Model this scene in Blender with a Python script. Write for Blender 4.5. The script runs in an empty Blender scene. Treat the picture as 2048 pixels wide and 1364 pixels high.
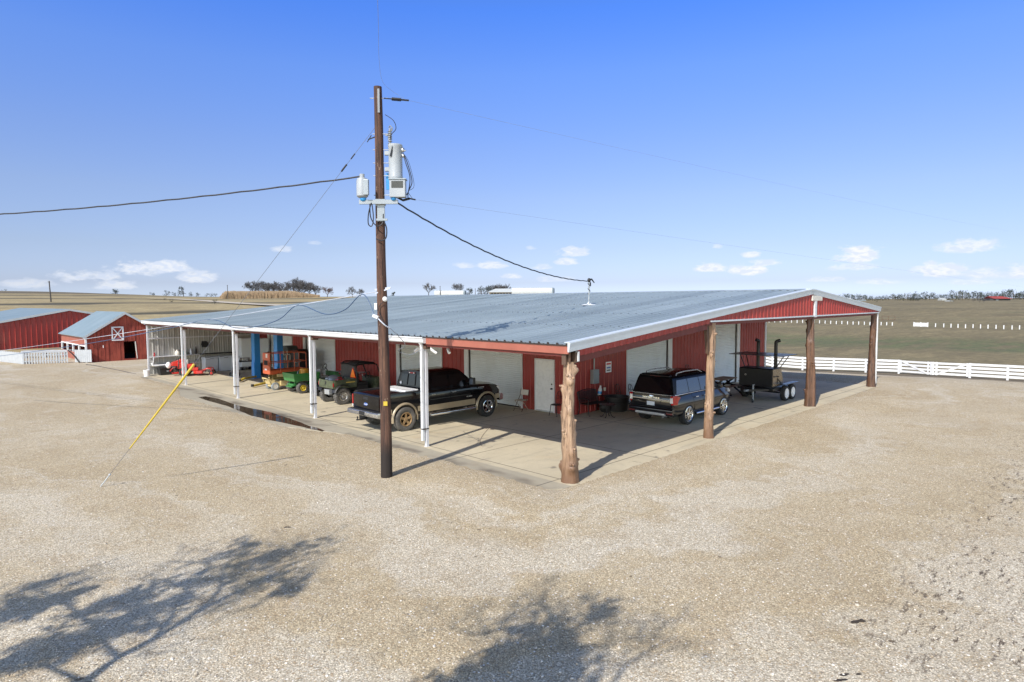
SKY_CORR = [(0,(.66,.78,1.26)),(.55,(.70,.83,1.34)),(1.6,(.58,.632,.98)),(4.55,(.64,.632,.827)),(8.9,(.734,.711,.887)),(13.1,(.719,.761,1.046)),(19,(.649,.835,1.33)),(23.8,(.46,.797,1.56)),(34,(.65,.72,.88)),(60,(.75,.69,.63))]
SKY_STR, CLOUD_COL = .12, (6.1, 6.15, 6.3)
SUN_STR, EXPOSURE = 3.95, .45
SKY_BACK_FILL = (2.7, 2.4, 2.05)
import bpy, bmesh, math, random
from mathutils import Vector, Matrix, noise
R = math.radians
V = Vector
scene = bpy.context.scene
COL = scene.collection
DG = None
# ---------------------------------------------------------------- camera numbers (solved from the photo's parallel lines)
F_PX, PITCH, ROLL, YAW = 1278.26, 0.0620991, -0.00537157, 0.786013
CAM = V((-11.96, -10.01, 4.45))
FW = V((math.cos(YAW)*math.cos(PITCH), math.sin(YAW)*math.cos(PITCH), -math.sin(PITCH)))
_r0 = V((math.sin(YAW), -math.cos(YAW), 0)); _u0 = _r0.cross(FW)
RT = _r0*math.cos(ROLL) + _u0*math.sin(ROLL); UP = -_r0*math.sin(ROLL) + _u0*math.cos(ROLL)
def ray(u, v): return FW + RT*((u-1024)/F_PX) - UP*((v-682)/F_PX)
def on_z(u, v, z=0.0):
    d = ray(u, v); return CAM + d*((z-CAM.z)/d.z)
def on_axis(u, v, ax, val):
    d = ray(u, v); return CAM + d*((val-CAM[ax])/d[ax])
def at_depth(u, v, d): return CAM + ray(u, v)*d

# ---------------------------------------------------------------- mesh builder
class MB:
    def __init__(s): s.v = []; s.f = []
    def add(s, vs, fs):
        o = len(s.v); s.v += [tuple(p) for p in vs]; s.f += [tuple(i+o for i in f) for f in fs]; return s
    def hexa(s, p):  # 8 points: bottom 4, top 4
        return s.add(p, [(3,2,1,0),(4,5,6,7),(0,1,5,4),(1,2,6,5),(2,3,7,6),(3,0,4,7)])
    def box(s, x0, x1, y0, y1, z0, z1, rot=None, org=None):
        p = [V(q) for q in ((x0,y0,z0),(x1,y0,z0),(x1,y1,z0),(x0,y1,z0),(x0,y0,z1),(x1,y0,z1),(x1,y1,z1),(x0,y1,z1))]
        if rot is not None:
            o = V(org) if org is not None else V(((x0+x1)/2,(y0+y1)/2,(z0+z1)/2))
            p = [o + rot @ (q-o) for q in p]
        return s.hexa(p)
    def bar(s, a, b, w, h=None, up=(0,0,1)):
        a, b = V(a), V(b); h = h or w; d = (b-a).normalized(); u = V(up)
        if abs(d.dot(u)) > .98: u = V((1,0,0))
        x = d.cross(u).normalized(); y = x.cross(d)
        x *= w/2; y *= h/2
        return s.hexa([a-x-y, a+x-y, a+x+y, a-x+y, b-x-y, b+x-y, b+x+y, b-x+y])
    def tube(s, pts, r, n=6, caps=True, closed=False):
        pts = [V(p) for p in pts]; m = len(pts)
        rr = r if isinstance(r, (list, tuple)) else [r]*m
        t0 = (pts[1]-pts[0]).normalized()
        ref = V((0,0,1)) if abs(t0.z) < .9 else V((1,0,0))
        x = t0.cross(ref).normalized(); vs = []
        for i, p in enumerate(pts):
            if closed: t = pts[(i+1) % m]-pts[i-1]
            else: t = pts[min(i+1, m-1)]-pts[max(i-1, 0)]
            if t.length < 1e-9: t = V((0,0,1))
            t.normalize()
            x = x - t*x.dot(t)
            if x.length < 1e-6: x = t.cross(V((.3,.5,.8)))
            x.normalize(); y = t.cross(x)
            for k in range(n):
                a = 2*math.pi*k/n; vs.append(p + x*(math.cos(a)*rr[i]) + y*(math.sin(a)*rr[i]))
        fs = []
        for i in range(m if closed else m-1):
            j = (i+1) % m
            for k in range(n):
                l = (k+1) % n; fs.append((i*n+k, i*n+l, j*n+l, j*n+k))
        if caps and not closed:
            fs.append(tuple(range(n-1, -1, -1))); fs.append(tuple((m-1)*n+k for k in range(n)))
        return s.add(vs, fs)
    def cyl(s, a, b, r, n=12, r2=None): return s.tube([a, b], [r, r if r2 is None else r2], n)
    def lathe(s, prof, o=(0,0,0), ax=(0,0,1), n=20, caps=True):
        """prof: (radius, height along axis) list; closed at radius 0"""
        o, a = V(o), V(ax).normalized(); ref = V((1,0,0)) if abs(a.x) < .9 else V((0,1,0))
        x = a.cross(ref).normalized(); y = a.cross(x); vs = []; fs = []; m = len(prof)
        for r, h in prof:
            for k in range(n):
                t = 2*math.pi*k/n; vs.append(o + a*h + x*(r*math.cos(t)) + y*(r*math.sin(t)))
        for i in range(m-1):
            for k in range(n):
                l = (k+1) % n; fs.append((i*n+k, i*n+l, (i+1)*n+l, (i+1)*n+k))
        if caps and prof[0][0] > 1e-6: fs.append(tuple(range(n-1, -1, -1)))
        if caps and prof[-1][0] > 1e-6: fs.append(tuple((m-1)*n+k for k in range(n)))
        return s.add(vs, fs)
    def prism(s, poly, fn0, fn1):
        n = len(poly)
        vs = [fn0(*p) for p in poly] + [fn1(*p) for p in poly]
        fs = [tuple(range(n-1, -1, -1)), tuple(range(n, 2*n))] + [(i, (i+1) % n, n+(i+1) % n, n+i) for i in range(n)]
        return s.add(vs, fs)
    def grid(s, rows):
        m, n = len(rows), len(rows[0]); vs = [p for r_ in rows for p in r_]
        return s.add(vs, [(i*n+j, i*n+j+1, (i+1)*n+j+1, (i+1)*n+j) for i in range(m-1) for j in range(n-1)])
    def ball(s, c, rx, ry=None, rz=None, n=10, m=6):
        ry = ry or rx; rz = rz or rx; c = V(c); vs = []; fs = []
        for i in range(m+1):
            t = math.pi*i/m
            for k in range(n):
                a = 2*math.pi*k/n; vs.append(c + V((rx*math.sin(t)*math.cos(a), ry*math.sin(t)*math.sin(a), rz*math.cos(t))))
        for i in range(m):
            for k in range(n):
                l = (k+1) % n; fs.append((i*n+k, (i+1)*n+k, (i+1)*n+l, i*n+l))
        return s.add(vs, fs)
    def build(s, name, mat, parent=None, smooth=None, bevel=0, weld=False, solid=0, normals=True, seg=2):
        me = bpy.data.meshes.new(name); me.from_pydata(s.v, [], s.f)
        return finish(me, name, mat, parent, smooth, bevel, weld, normals, seg)

def finish(me, name, mat, parent=None, smooth=None, bevel=0, weld=False, normals=True, seg=2):
    bm = bmesh.new(); bm.from_mesh(me)
    if weld: bmesh.ops.remove_doubles(bm, verts=bm.verts, dist=1e-4)
    if normals: bmesh.ops.recalc_face_normals(bm, faces=bm.faces)
    if bevel:
        es = [e for e in bm.edges if len(e.link_faces) == 2 and e.calc_face_angle(0) > R(30)]
        bmesh.ops.bevel(bm, geom=es, offset=bevel, segments=seg, profile=.6, affect='EDGES', clamp_overlap=True)
    bm.to_mesh(me); bm.free()
    if smooth is not None:
        me.polygons.foreach_set('use_smooth', [True]*len(me.polygons))
        me.set_sharp_from_angle(angle=R(smooth))
    for m in (mat if isinstance(mat, (list, tuple)) else [mat]): me.materials.append(m)
    o = bpy.data.objects.new(name, me); COL.objects.link(o)
    if parent is not None: o.parent = parent
    return o

def tag(o, label=None, cat=None, group=None, kind=None):
    if label: o['label'] = label
    if cat: o['category'] = cat
    if group: o['group'] = group
    if kind: o['kind'] = kind
    return o
def thing(name, label, cat, loc=(0,0,0), rz=0, group=None):
    o = bpy.data.objects.new(name, None); o.empty_display_size = .2; COL.objects.link(o)
    o.location = loc; o.rotation_euler = (0, 0, rz)
    return tag(o, label, cat, group)
def empty(name, parent, loc=(0,0,0), rot=(0,0,0)):
    o = bpy.data.objects.new(name, None); COL.objects.link(o); o.parent = parent; o.location = loc; o.rotation_euler = rot
    return o
def kids(o): return [c for c in COL.objects if c.parent == o]
def copy_tree(o, parent=None):
    c = o.copy(); COL.objects.link(c); c.parent = parent
    for k in kids(o): copy_tree(k, c)
    return c
def boolean_cut(o, cutter):
    m = o.modifiers.new('cut', 'BOOLEAN'); m.operation = 'DIFFERENCE'; m.object = cutter; m.solver = 'EXACT'
    try: m.material_mode = 'TRANSFER'
    except Exception: pass
    bpy.context.view_layer.update()
    dg = bpy.context.evaluated_depsgraph_get()
    me = bpy.data.meshes.new_from_object(o.evaluated_get(dg), depsgraph=dg)
    old = o.data; o.modifiers.clear(); o.data = me; bpy.data.meshes.remove(old)
    cm = cutter.data; bpy.data.objects.remove(cutter); bpy.data.meshes.remove(cm)
    me.polygons.foreach_set('use_smooth', [True]*len(me.polygons)); me.set_sharp_from_angle(angle=R(32))
    return o
def text_mesh(txt, size, depth=.002, bold=0.0, spacing=1.0):
    cu = bpy.data.curves.new('lettering', 'FONT'); cu.body = txt; cu.size = size; cu.extrude = depth; cu.offset = bold
    cu.align_x = 'CENTER'; cu.align_y = 'CENTER'; cu.space_character = spacing; cu.resolution_u = 3
    o = bpy.data.objects.new('lettering', cu); COL.objects.link(o); bpy.context.view_layer.update()
    dg = bpy.context.evaluated_depsgraph_get()
    me = bpy.data.meshes.new_from_object(o.evaluated_get(dg), depsgraph=dg)
    bpy.data.objects.remove(o); bpy.data.curves.remove(cu)
    return me
def text_part(name, txt, size, mat, parent, M, depth=.002, bold=0.0, spacing=1.0):
    me = text_mesh(txt, size, depth, bold, spacing); me.transform(M); me.materials.clear(); me.materials.append(mat)
    o = bpy.data.objects.new(name, me); COL.objects.link(o); o.parent = parent
    return o

# ---------------------------------------------------------------- materials
class NT:
    def __init__(s, name):
        s.m = bpy.data.materials.new(name); s.m.use_nodes = True; s.t = s.m.node_tree; s.t.nodes.clear()
        s.out = s.n('ShaderNodeOutputMaterial'); s.b = s.n('ShaderNodeBsdfPrincipled'); s.l(s.b.outputs[0], s.out.inputs[0])
        s.tc = s.n('ShaderNodeTexCoord'); s.co = s.tc.outputs['Object']
    def n(s, t): return s.t.nodes.new(t)
    def l(s, a, b): s.t.links.new(a, b)
    def inp(s, sock, val):
        if hasattr(val, 'is_linked') or isinstance(val, bpy.types.NodeSocket): s.l(val, sock)
        elif isinstance(val, (tuple, list)) and len(val) == 3 and sock.type == 'RGBA': sock.default_value = (*val, 1)
        else: sock.default_value = val
    def noise(s, scale, detail=4, rough=.55, co=None, dist=0, out=0):
        n = s.n('ShaderNodeTexNoise'); s.l(co or s.co, n.inputs['Vector']); n.inputs['Scale'].default_value = scale
        n.inputs['Detail'].default_value = detail; n.inputs['Roughness'].default_value = rough; n.inputs['Distortion'].default_value = dist
        return n.outputs[out]
    def voro(s, scale, co=None, feat='F1', out='Distance', rnd=1):
        n = s.n('ShaderNodeTexVoronoi'); s.l(co or s.co, n.inputs['Vector']); n.inputs['Scale'].default_value = scale; n.feature = feat
        n.inputs['Randomness'].default_value = rnd
        return n.outputs[out]
    def map(s, scale=(1,1,1), loc=(0,0,0), rot=(0,0,0), co=None):
        n = s.n('ShaderNodeMapping'); s.l(co or s.co, n.inputs[0]); n.inputs['Scale'].default_value = scale
        n.inputs['Location'].default_value = loc; n.inputs['Rotation'].default_value = rot
        return n.outputs[0]
    def ramp(s, fac, stops, interp='LINEAR'):
        n = s.n('ShaderNodeValToRGB'); s.l(fac, n.inputs[0]); e = n.color_ramp.elements; n.color_ramp.interpolation = interp
        while len(e) < len(stops): e.new(.5)
        for k, (p, c) in zip(e, stops):
            k.position = p; k.color = (*c, 1) if isinstance(c, (tuple, list)) else (c, c, c, 1)
        return n.outputs[0]
    def math(s, op, a, b=0.0, c=None, clamp=False):
        n = s.n('ShaderNodeMath'); n.operation = op; n.use_clamp = clamp
        s.inp(n.inputs[0], a); s.inp(n.inputs[1], b)
        if c is not None: s.inp(n.inputs[2], c)
        return n.outputs[0]
    def range(s, x, a, b, c=0.0, d=1.0, smooth=True):
        n = s.n('ShaderNodeMapRange'); n.interpolation_type = 'SMOOTHSTEP' if smooth else 'LINEAR'
        s.inp(n.inputs[0], x)
        for i, q in enumerate((a, b, c, d)): n.inputs[1+i].default_value = q
        return n.outputs[0]
    def mix(s, fac, a, b, mode='MIX'):
        n = s.n('ShaderNodeMix'); n.data_type = 'RGBA'; n.blend_type = mode
        s.inp(n.inputs[0], fac); s.inp(n.inputs[6], a); s.inp(n.inputs[7], b)
        return n.outputs[2]
    def sep(s, co=None):
        n = s.n('ShaderNodeSeparateXYZ'); s.l(co or s.co, n.inputs[0]); return n.outputs
    def bump(s, h, strength=.3, dist=.01, nrm=None):
        n = s.n('ShaderNodeBump'); s.l(h, n.inputs['Height']); n.inputs['Strength'].default_value = strength; n.inputs['Distance'].default_value = dist
        if nrm is not None: s.l(nrm, n.inputs['Normal'])
        return n.outputs[0]
    def set(s, **k):
        for a, q in k.items(): s.inp(s.b.inputs[a], q)
        return s.m

def mul(c, k): return tuple(min(1, max(0, x*k)) for x in c)
def pm(name, col, rough=.5, metal=0.0, var=.12, scale=2.5, bump=0.0, bscale=40, dirt=None, coat=0.0, ior=1.5, stretch=None, fine=0):
    """painted / plain surface with uneven tone, optional dirt (colour, amount, scale) and bump"""
    t = NT(name); co = t.map(stretch) if stretch else t.co
    n = t.noise(scale, 5, .6, co)
    c = t.ramp(n, [(.3, mul(col, 1-var)), (.7, mul(col, 1+var))])
    if fine:
        f = t.noise(scale*14, 3, .7, co); c = t.mix(fine, c, t.ramp(f, [(.35, mul(col, .55)), (.65, mul(col, 1.35))]))
    if dirt:
        d = t.noise(dirt[2] if len(dirt) > 2 else 1.3, 6, .65, co); d = t.range(d, .5, .72)
        c = t.mix(t.math('MULTIPLY', d, dirt[1]), c, dirt[0])
    r = t.range(t.noise(scale*3, 4, .6, co), .3, .7, max(.02, rough-.07), min(1, rough+.07))
    t.set(**{'Base Color': c, 'Roughness': r, 'Metallic': metal, 'IOR': ior})
    if coat: t.set(**{'Coat Weight': coat, 'Coat Roughness': .03})
    if bump: t.set(Normal=t.bump(t.noise(bscale, 4, .6, co), bump, .01))
    return t.m
M = {}
M['red_panel'] = pm('red_panel', (.29,.032,.026), .45, var=.14, scale=.6, dirt=((.30,.085,.06), .4, .5))
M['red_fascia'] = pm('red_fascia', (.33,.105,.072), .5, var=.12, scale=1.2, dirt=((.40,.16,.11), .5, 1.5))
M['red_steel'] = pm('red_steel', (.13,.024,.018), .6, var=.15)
M['white_trim'] = pm('white_trim', (.66,.675,.69), .4, var=.05, dirt=((.5,.48,.44), .35, 1.2))
M['white_post'] = pm('white_post', (.60,.60,.63), .45, var=.06, dirt=((.42,.38,.34), .4, 1.5))
M['roller_white'] = pm('roller_white', (.72,.76,.78), .42, var=.05, scale=.8, dirt=((.45,.44,.42), .25, .7))
M['grey_panel'] = pm('grey_panel', (.42,.41,.38), .5, var=.1, scale=.8, dirt=((.28,.26,.23), .5, .9))
M['dark_trim'] = pm('dark_trim', (.035,.025,.022), .6)
M['galv'] = pm('galvanised_steel', (.52,.54,.56), .38, .6, .1, 6)
M['rake_white'] = pm('rake_white', (.54,.59,.63), .38, var=.05, dirt=((.5,.5,.5), .3, .8))
M['black_rubber'] = pm('black_rubber', (.022,.022,.022), .85, var=.25, scale=8, dirt=((.16,.13,.10), .55, 5), bump=.3, bscale=60)
M['dusty_rubber'] = pm('dusty_rubber', (.10,.093,.085), .9, var=.3, scale=6, dirt=((.22,.19,.15), .7, 4), bump=.3, bscale=60)
M['black_plastic'] = pm('black_plastic', (.018,.018,.019), .5, var=.2)
M['black_steel'] = pm('black_steel', (.012,.012,.013), .4, var=.2, scale=5)
M['dark_void'] = pm('dark_void', (.006,.006,.006), .9)
M['chrome'] = pm('chrome', (.75,.76,.78), .14, 1.0, .04)
M['dull_chrome'] = pm('dull_chrome', (.55,.55,.55), .3, .9, .12, 9, dirt=((.25,.22,.18), .5, 6))
M['tan_rim'] = pm('mud_covered_rim', (.30,.19,.09), .75, .1, .25, 9)
M['black_paint'] = pm('black_paint', (.005,.005,.006), .10, 0, .2, 2, coat=.0, ior=1.5, dirt=((.035,.03,.026), .3, 1.8))
M['black_suv'] = pm('black_suv_paint', (.003,.004,.007), .05, 0, .1, 2, coat=.0, ior=1.7)
M['tan_paint'] = pm('tan_paint', (.34,.275,.185), .35, .2, .08, 3, dirt=((.30,.23,.15), .5, 2))
M['glass'] = pm('dark_glass', (.003,.004,.006), .02, 0, .05, 2, coat=.0, ior=1.65)
M['tail_red'] = pm('tail_lamp_red', (.38,.010,.010), .15, 0, .1, 9, coat=1)
M['lamp_clear'] = pm('lamp_clear', (.75,.75,.75), .12, .2, .1, 9, coat=1)
M['white_gloss'] = pm('white_gloss', (.80,.80,.80), .3, var=.04)
M['enamel'] = pm('appliance_enamel', (.62,.65,.68), .35, var=.05, dirt=((.42,.42,.42), .3, 2))
M['offwhite'] = pm('offwhite', (.66,.62,.55), .6, var=.08)
M['blue_lift'] = pm('blue_lift', (.03,.22,.56), .35, var=.12, scale=2, dirt=((.03,.07,.13), .5, 2))
M['yellow'] = pm('yellow_paint', (.62,.44,.03), .5, var=.15, scale=3, dirt=((.25,.18,.06), .5, 4))
M['guard_yellow'] = pm('guard_yellow', (.50,.36,.035), .45, var=.1, scale=2)
M['cream_yellow'] = pm('cream_yellow', (.58,.46,.22), .55, var=.14, scale=4, dirt=((.28,.2,.1), .5, 5))
M['olive'] = pm('olive_steel', (.20,.15,.045), .6, var=.2, scale=6)
M['orange'] = pm('orange_rail', (.50,.10,.035), .45, var=.15, scale=4, dirt=((.30,.08,.04), .5, 4))
M['green'] = pm('machine_green', (.04,.19,.05), .4, var=.15, scale=4, dirt=((.12,.2,.08), .4, 3))
M['camo'] = pm('olive_green_plastic', (.075,.09,.05), .5, var=.25, scale=5, dirt=((.30,.28,.22), .5, 3))
M['drum_yellow'] = pm('drum_yellow', (.58,.27,.02), .45, var=.12, scale=8)
M['smv'] = pm('orange_triangle', (.9,.20,.01), .4, var=.03)
M['mower_red'] = pm('mower_red', (.55,.03,.02), .3, var=.1, coat=.4)
M['grey_vinyl'] = pm('grey_vinyl', (.32,.32,.31), .6, var=.1)
M['pole_wood'] = None
M['log_wood'] = None
M['conduit'] = pm('conduit_grey', (.30,.33,.35), .4, .3, .08)
M['transformer_grey'] = pm('transformer_grey', (.34,.365,.385), .4, 0, .05, 3, dirt=((.45,.46,.46), .3, 3))
M['sky_blue'] = pm('blue_plate', (.03,.26,.58), .4, var=.1)
M['wire_black'] = pm('black_cable', (.03,.03,.035), .6)
M['wire_grey'] = pm('grey_wire', (.34,.37,.42), .5, .4)
M['wire_white'] = pm('white_cable', (.50,.53,.60), .5)
M['wire_blue'] = pm('blue_cable', (.05,.10,.19), .5)
M['porcelain'] = pm('porcelain', (.24,.25,.26), .25, var=.1)
M['white_fence'] = pm('white_fence', (.70,.70,.70), .6, var=.05, scale=1.5, dirt=((.55,.53,.48), .3, 2))
M['grey_fence'] = pm('weathered_white_board', (.43,.45,.47), .7, var=.12, scale=3, dirt=((.38,.38,.37), .5, 3))
M['brown_steel'] = pm('rusty_steel', (.10,.06,.04), .7, var=.2)
M['chair_beige'] = pm('chair_beige', (.40,.34,.27), .5, var=.1)
M['iron'] = pm('wrought_iron', (.014,.011,.011), .5, var=.2)
M['far_white'] = pm('far_white', (.46,.48,.48), .6, var=.05, scale=.3)
M['far_grey'] = pm('far_grey', (.24,.29,.32), .6, var=.08, scale=.3)
M['far_red'] = pm('far_red_roof', (.30,.055,.045), .6, var=.1, scale=.2)
M['far_dark'] = pm('far_dark', (.05,.05,.055), .7, var=.1)
M['tan_wall'] = pm('tan_wall', (.42,.36,.27), .7)
M['reed'] = pm('dry_reed', (.27,.19,.115), .8, var=.35, scale=.8)
M['bark_far'] = pm('grey_bark', (.070,.062,.058), .9, var=.3, scale=.5)
M['twig_far'] = pm('bare_twig', (.095,.090,.090), .9, var=.3, scale=.4)
M['twig_red'] = pm('reddish_twig', (.12,.075,.065), .9, var=.3, scale=.4)
M['leaf_dark'] = pm('dark_leaf', (.030,.042,.030), .8, var=.35, scale=.3)
M['leaf_olive'] = pm('olive_leaf', (.060,.065,.040), .8, var=.35, scale=.3)
M['water_dark'] = None
M['table_grey'] = pm('table_grey', (.48,.49,.50), .4, var=.05)
M['wood_bench'] = pm('bench_wood', (.26,.17,.10), .7, var=.2, scale=6, stretch=(1,12,12))
M['smoker_side'] = pm('brushed_smoker_side', (.30,.25,.19), .3, .85, .15, 5)
M['smoker_top'] = pm('smoker_roof_sheet', (.05,.055,.06), .3, .5, .1, 3)
M['gold'] = pm('gold_lettering', (.6,.42,.08), .4)
M['sign_white'] = pm('sign_white', (.80,.78,.78), .4, var=.03)
M['sign_red'] = pm('sign_red', (.6,.05,.05), .4)
M['sign_blue'] = pm('sign_blue', (.10,.16,.42), .4)
M['teal'] = pm('teal_plastic', (.05,.3,.3), .4)
M['badge_blue'] = pm('badge_blue', (.03,.10,.38), .2, coat=1)
M['plate'] = pm('licence_plate', (.60,.66,.74), .4)
M['cover_grey'] = pm('grey_cover', (.06,.065,.06), .75, var=.2, scale=3, bump=.3, bscale=6)

def _wood(name, c0, c1, c2, streak, rough=.8, darkbase=None, pale=None):
    t = NT(name)
    st = t.map((16, 16, .6)); n = t.noise(1.0*streak, 6, .65, st)
    c = t.ramp(n, [(.28, c0), (.5, c1), (.72, c2)])
    fine = t.noise(3.2*streak, 4, .75, t.map((18, 18, .45)))
    c = t.mix(t.range(fine, .50, .60), c, mul(c0, .42))
    big = t.noise(.8, 3, .5); c = t.mix(t.math('MULTIPLY', t.range(big, .45, .7), .35), c, mul(c2, 1.15))
    if pale:
        sp = t.noise(2.2, 5, .7, t.map((6, 6, 1.6))); c = t.mix(t.range(sp, .64, .70), c, pale)
    z = t.sep()[2]
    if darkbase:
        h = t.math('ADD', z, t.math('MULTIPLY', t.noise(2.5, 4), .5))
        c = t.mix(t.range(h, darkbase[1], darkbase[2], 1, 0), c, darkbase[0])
    t.set(**{'Base Color': c, 'Roughness': rough, 'Normal': t.bump(n, .6, .02)})
    return t.m
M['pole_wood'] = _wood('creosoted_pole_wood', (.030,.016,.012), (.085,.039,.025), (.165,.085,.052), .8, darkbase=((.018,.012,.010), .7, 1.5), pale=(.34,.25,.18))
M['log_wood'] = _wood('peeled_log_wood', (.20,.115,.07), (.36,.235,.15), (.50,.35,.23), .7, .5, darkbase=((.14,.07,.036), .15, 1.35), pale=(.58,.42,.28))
M['log_wood_brown'] = _wood('brown_shaded_log_wood', (.05,.024,.014), (.115,.058,.034), (.19,.10,.06), .7, .5, pale=(.28,.16,.09))  # dark brown logs, toned down further to stand in for porch shade
M['barn_board'] = _wood('red_barn_board', (.20,.030,.018), (.30,.050,.030), (.38,.085,.05), .8, .8)
M['trunk_near'] = _wood('tree_bark', (.05,.035,.025), (.09,.07,.05), (.14,.11,.08), 1.0, .9)

def _roof():
    t = NT('galvalume_roof')
    n = t.noise(.25, 5, .6); st = t.noise(1.0, 5, .65, t.map((.12, 2.2, 1)))
    c = t.ramp(n, [(.3, (.285,.335,.355)), (.7, (.35,.40,.42))])
    c = t.mix(t.math('MULTIPLY', t.range(st, .45, .75), .4), c, (.20,.235,.25))
    y_ = t.sep()[1]; wn = t.n('ShaderNodeTexWhiteNoise'); wn.noise_dimensions = '1D'; t.l(t.math('FLOOR', t.math('DIVIDE', t.math('ADD', y_, .12), .915)), wn.inputs['W']); c = t.mix(1, c, t.ramp(wn.outputs[0], [(0, (.86,.87,.88)), (1, (1.10,1.10,1.09))]), 'MULTIPLY')
    sp = t.noise(14, 2, .6); c = t.mix(t.math('MULTIPLY', t.range(sp, .62, .75), .35), c, (.48,.49,.5))
    t.set(**{'Base Color': c, 'Metallic': .25, 'Roughness': .48})
    return t.m
M['roof'] = _roof()
def _teal_roof():
    t = NT('pale_teal_roof'); n = t.noise(.5, 4)
    t.set(**{'Base Color': t.ramp(n, [(.3, (.20,.265,.285)), (.7, (.26,.325,.345))]), 'Metallic': .2, 'Roughness': .5}); return t.m
M['teal_roof'] = _teal_roof()

def _slab():
    t = NT('concrete_slab'); co = t.co; x, y, z = t.sep()[0:3]
    a = t.noise(.35, 6, .62); b = t.noise(2.5, 6, .7); f = t.noise(60, 3, .7)
    c = t.ramp(a, [(.3, (.42,.36,.245)), (.55, (.55,.475,.325)), (.75, (.62,.54,.38))])
    c = t.mix(t.math('MULTIPLY', t.range(b, .5, .7), .35), c, (.26,.235,.20))
    c = t.mix(.18, c, t.ramp(f, [(.3, (.2,.18,.15)), (.7, (.62,.57,.48))]))
    # rusty tints and oil spots
    c = t.mix(t.math('MULTIPLY', t.range(t.noise(.55, 5, .6, t.map(loc=(7,3,0))), .58, .72), .35), c, (.46,.31,.16))
    c = t.mix(t.math('MULTIPLY', t.range(t.noise(1.4, 3, .5, t.map(loc=(1,9,0))), .66, .74), .75), c, (.10,.09,.085))
    # tyre scuffs along the drive-in direction
    c = t.mix(t.math('MULTIPLY', t.range(t.noise(1.0, 5, .6, t.map((.25, 3.0, 1))), .55, .72), .30), c, (.19,.175,.155))
    # older, greyer pour of the drive apron outside the posts
    ap = t.range(t.math('ADD', x, t.math('MULTIPLY', t.math('SUBTRACT', t.noise(1.5, 4), .5), .15)), -.22, -.30); c = t.mix(t.math('MULTIPLY', ap, .6), c, (.27,.25,.205))
    # damp streak along the drain line at the edge
    w = t.math('ADD', x, t.math('MULTIPLY', t.math('SUBTRACT', t.noise(.8, 4), .5), .8))
    damp = t.math('MULTIPLY', t.range(w, -1.05, -.75), t.range(w, -.45, -.72))
    damp = t.math('MULTIPLY', damp, t.range(t.noise(.45, 3, .5, t.map((1, 1, 1), (0, 2.2, 0))), .38, .56))
    c = t.mix(t.math('MULTIPLY', damp, .75), c, (.13,.105,.08))
    # saw-cut control joints
    def joint(s, step, off, w=.012):
        q = t.math('ABSOLUTE', t.math('SUBTRACT', t.math('FRACT', t.math('DIVIDE', t.math('ADD', s, off), step)), .5))
        return t.range(q, w/step, w/step*2.2, 1, 0)
    j = t.math('MAXIMUM', joint(x, 3.55, 1.77), joint(y, 3.52, 1.45))
    c = t.mix(t.math('MULTIPLY', j, .72), c, (.05,.045,.04))
    t.set(**{'Base Color': c, 'Roughness': .82, 'Normal': t.bump(t.math('SUBTRACT', f, j), .25, .006)})
    return t.m
M['slab'] = _slab()

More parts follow.
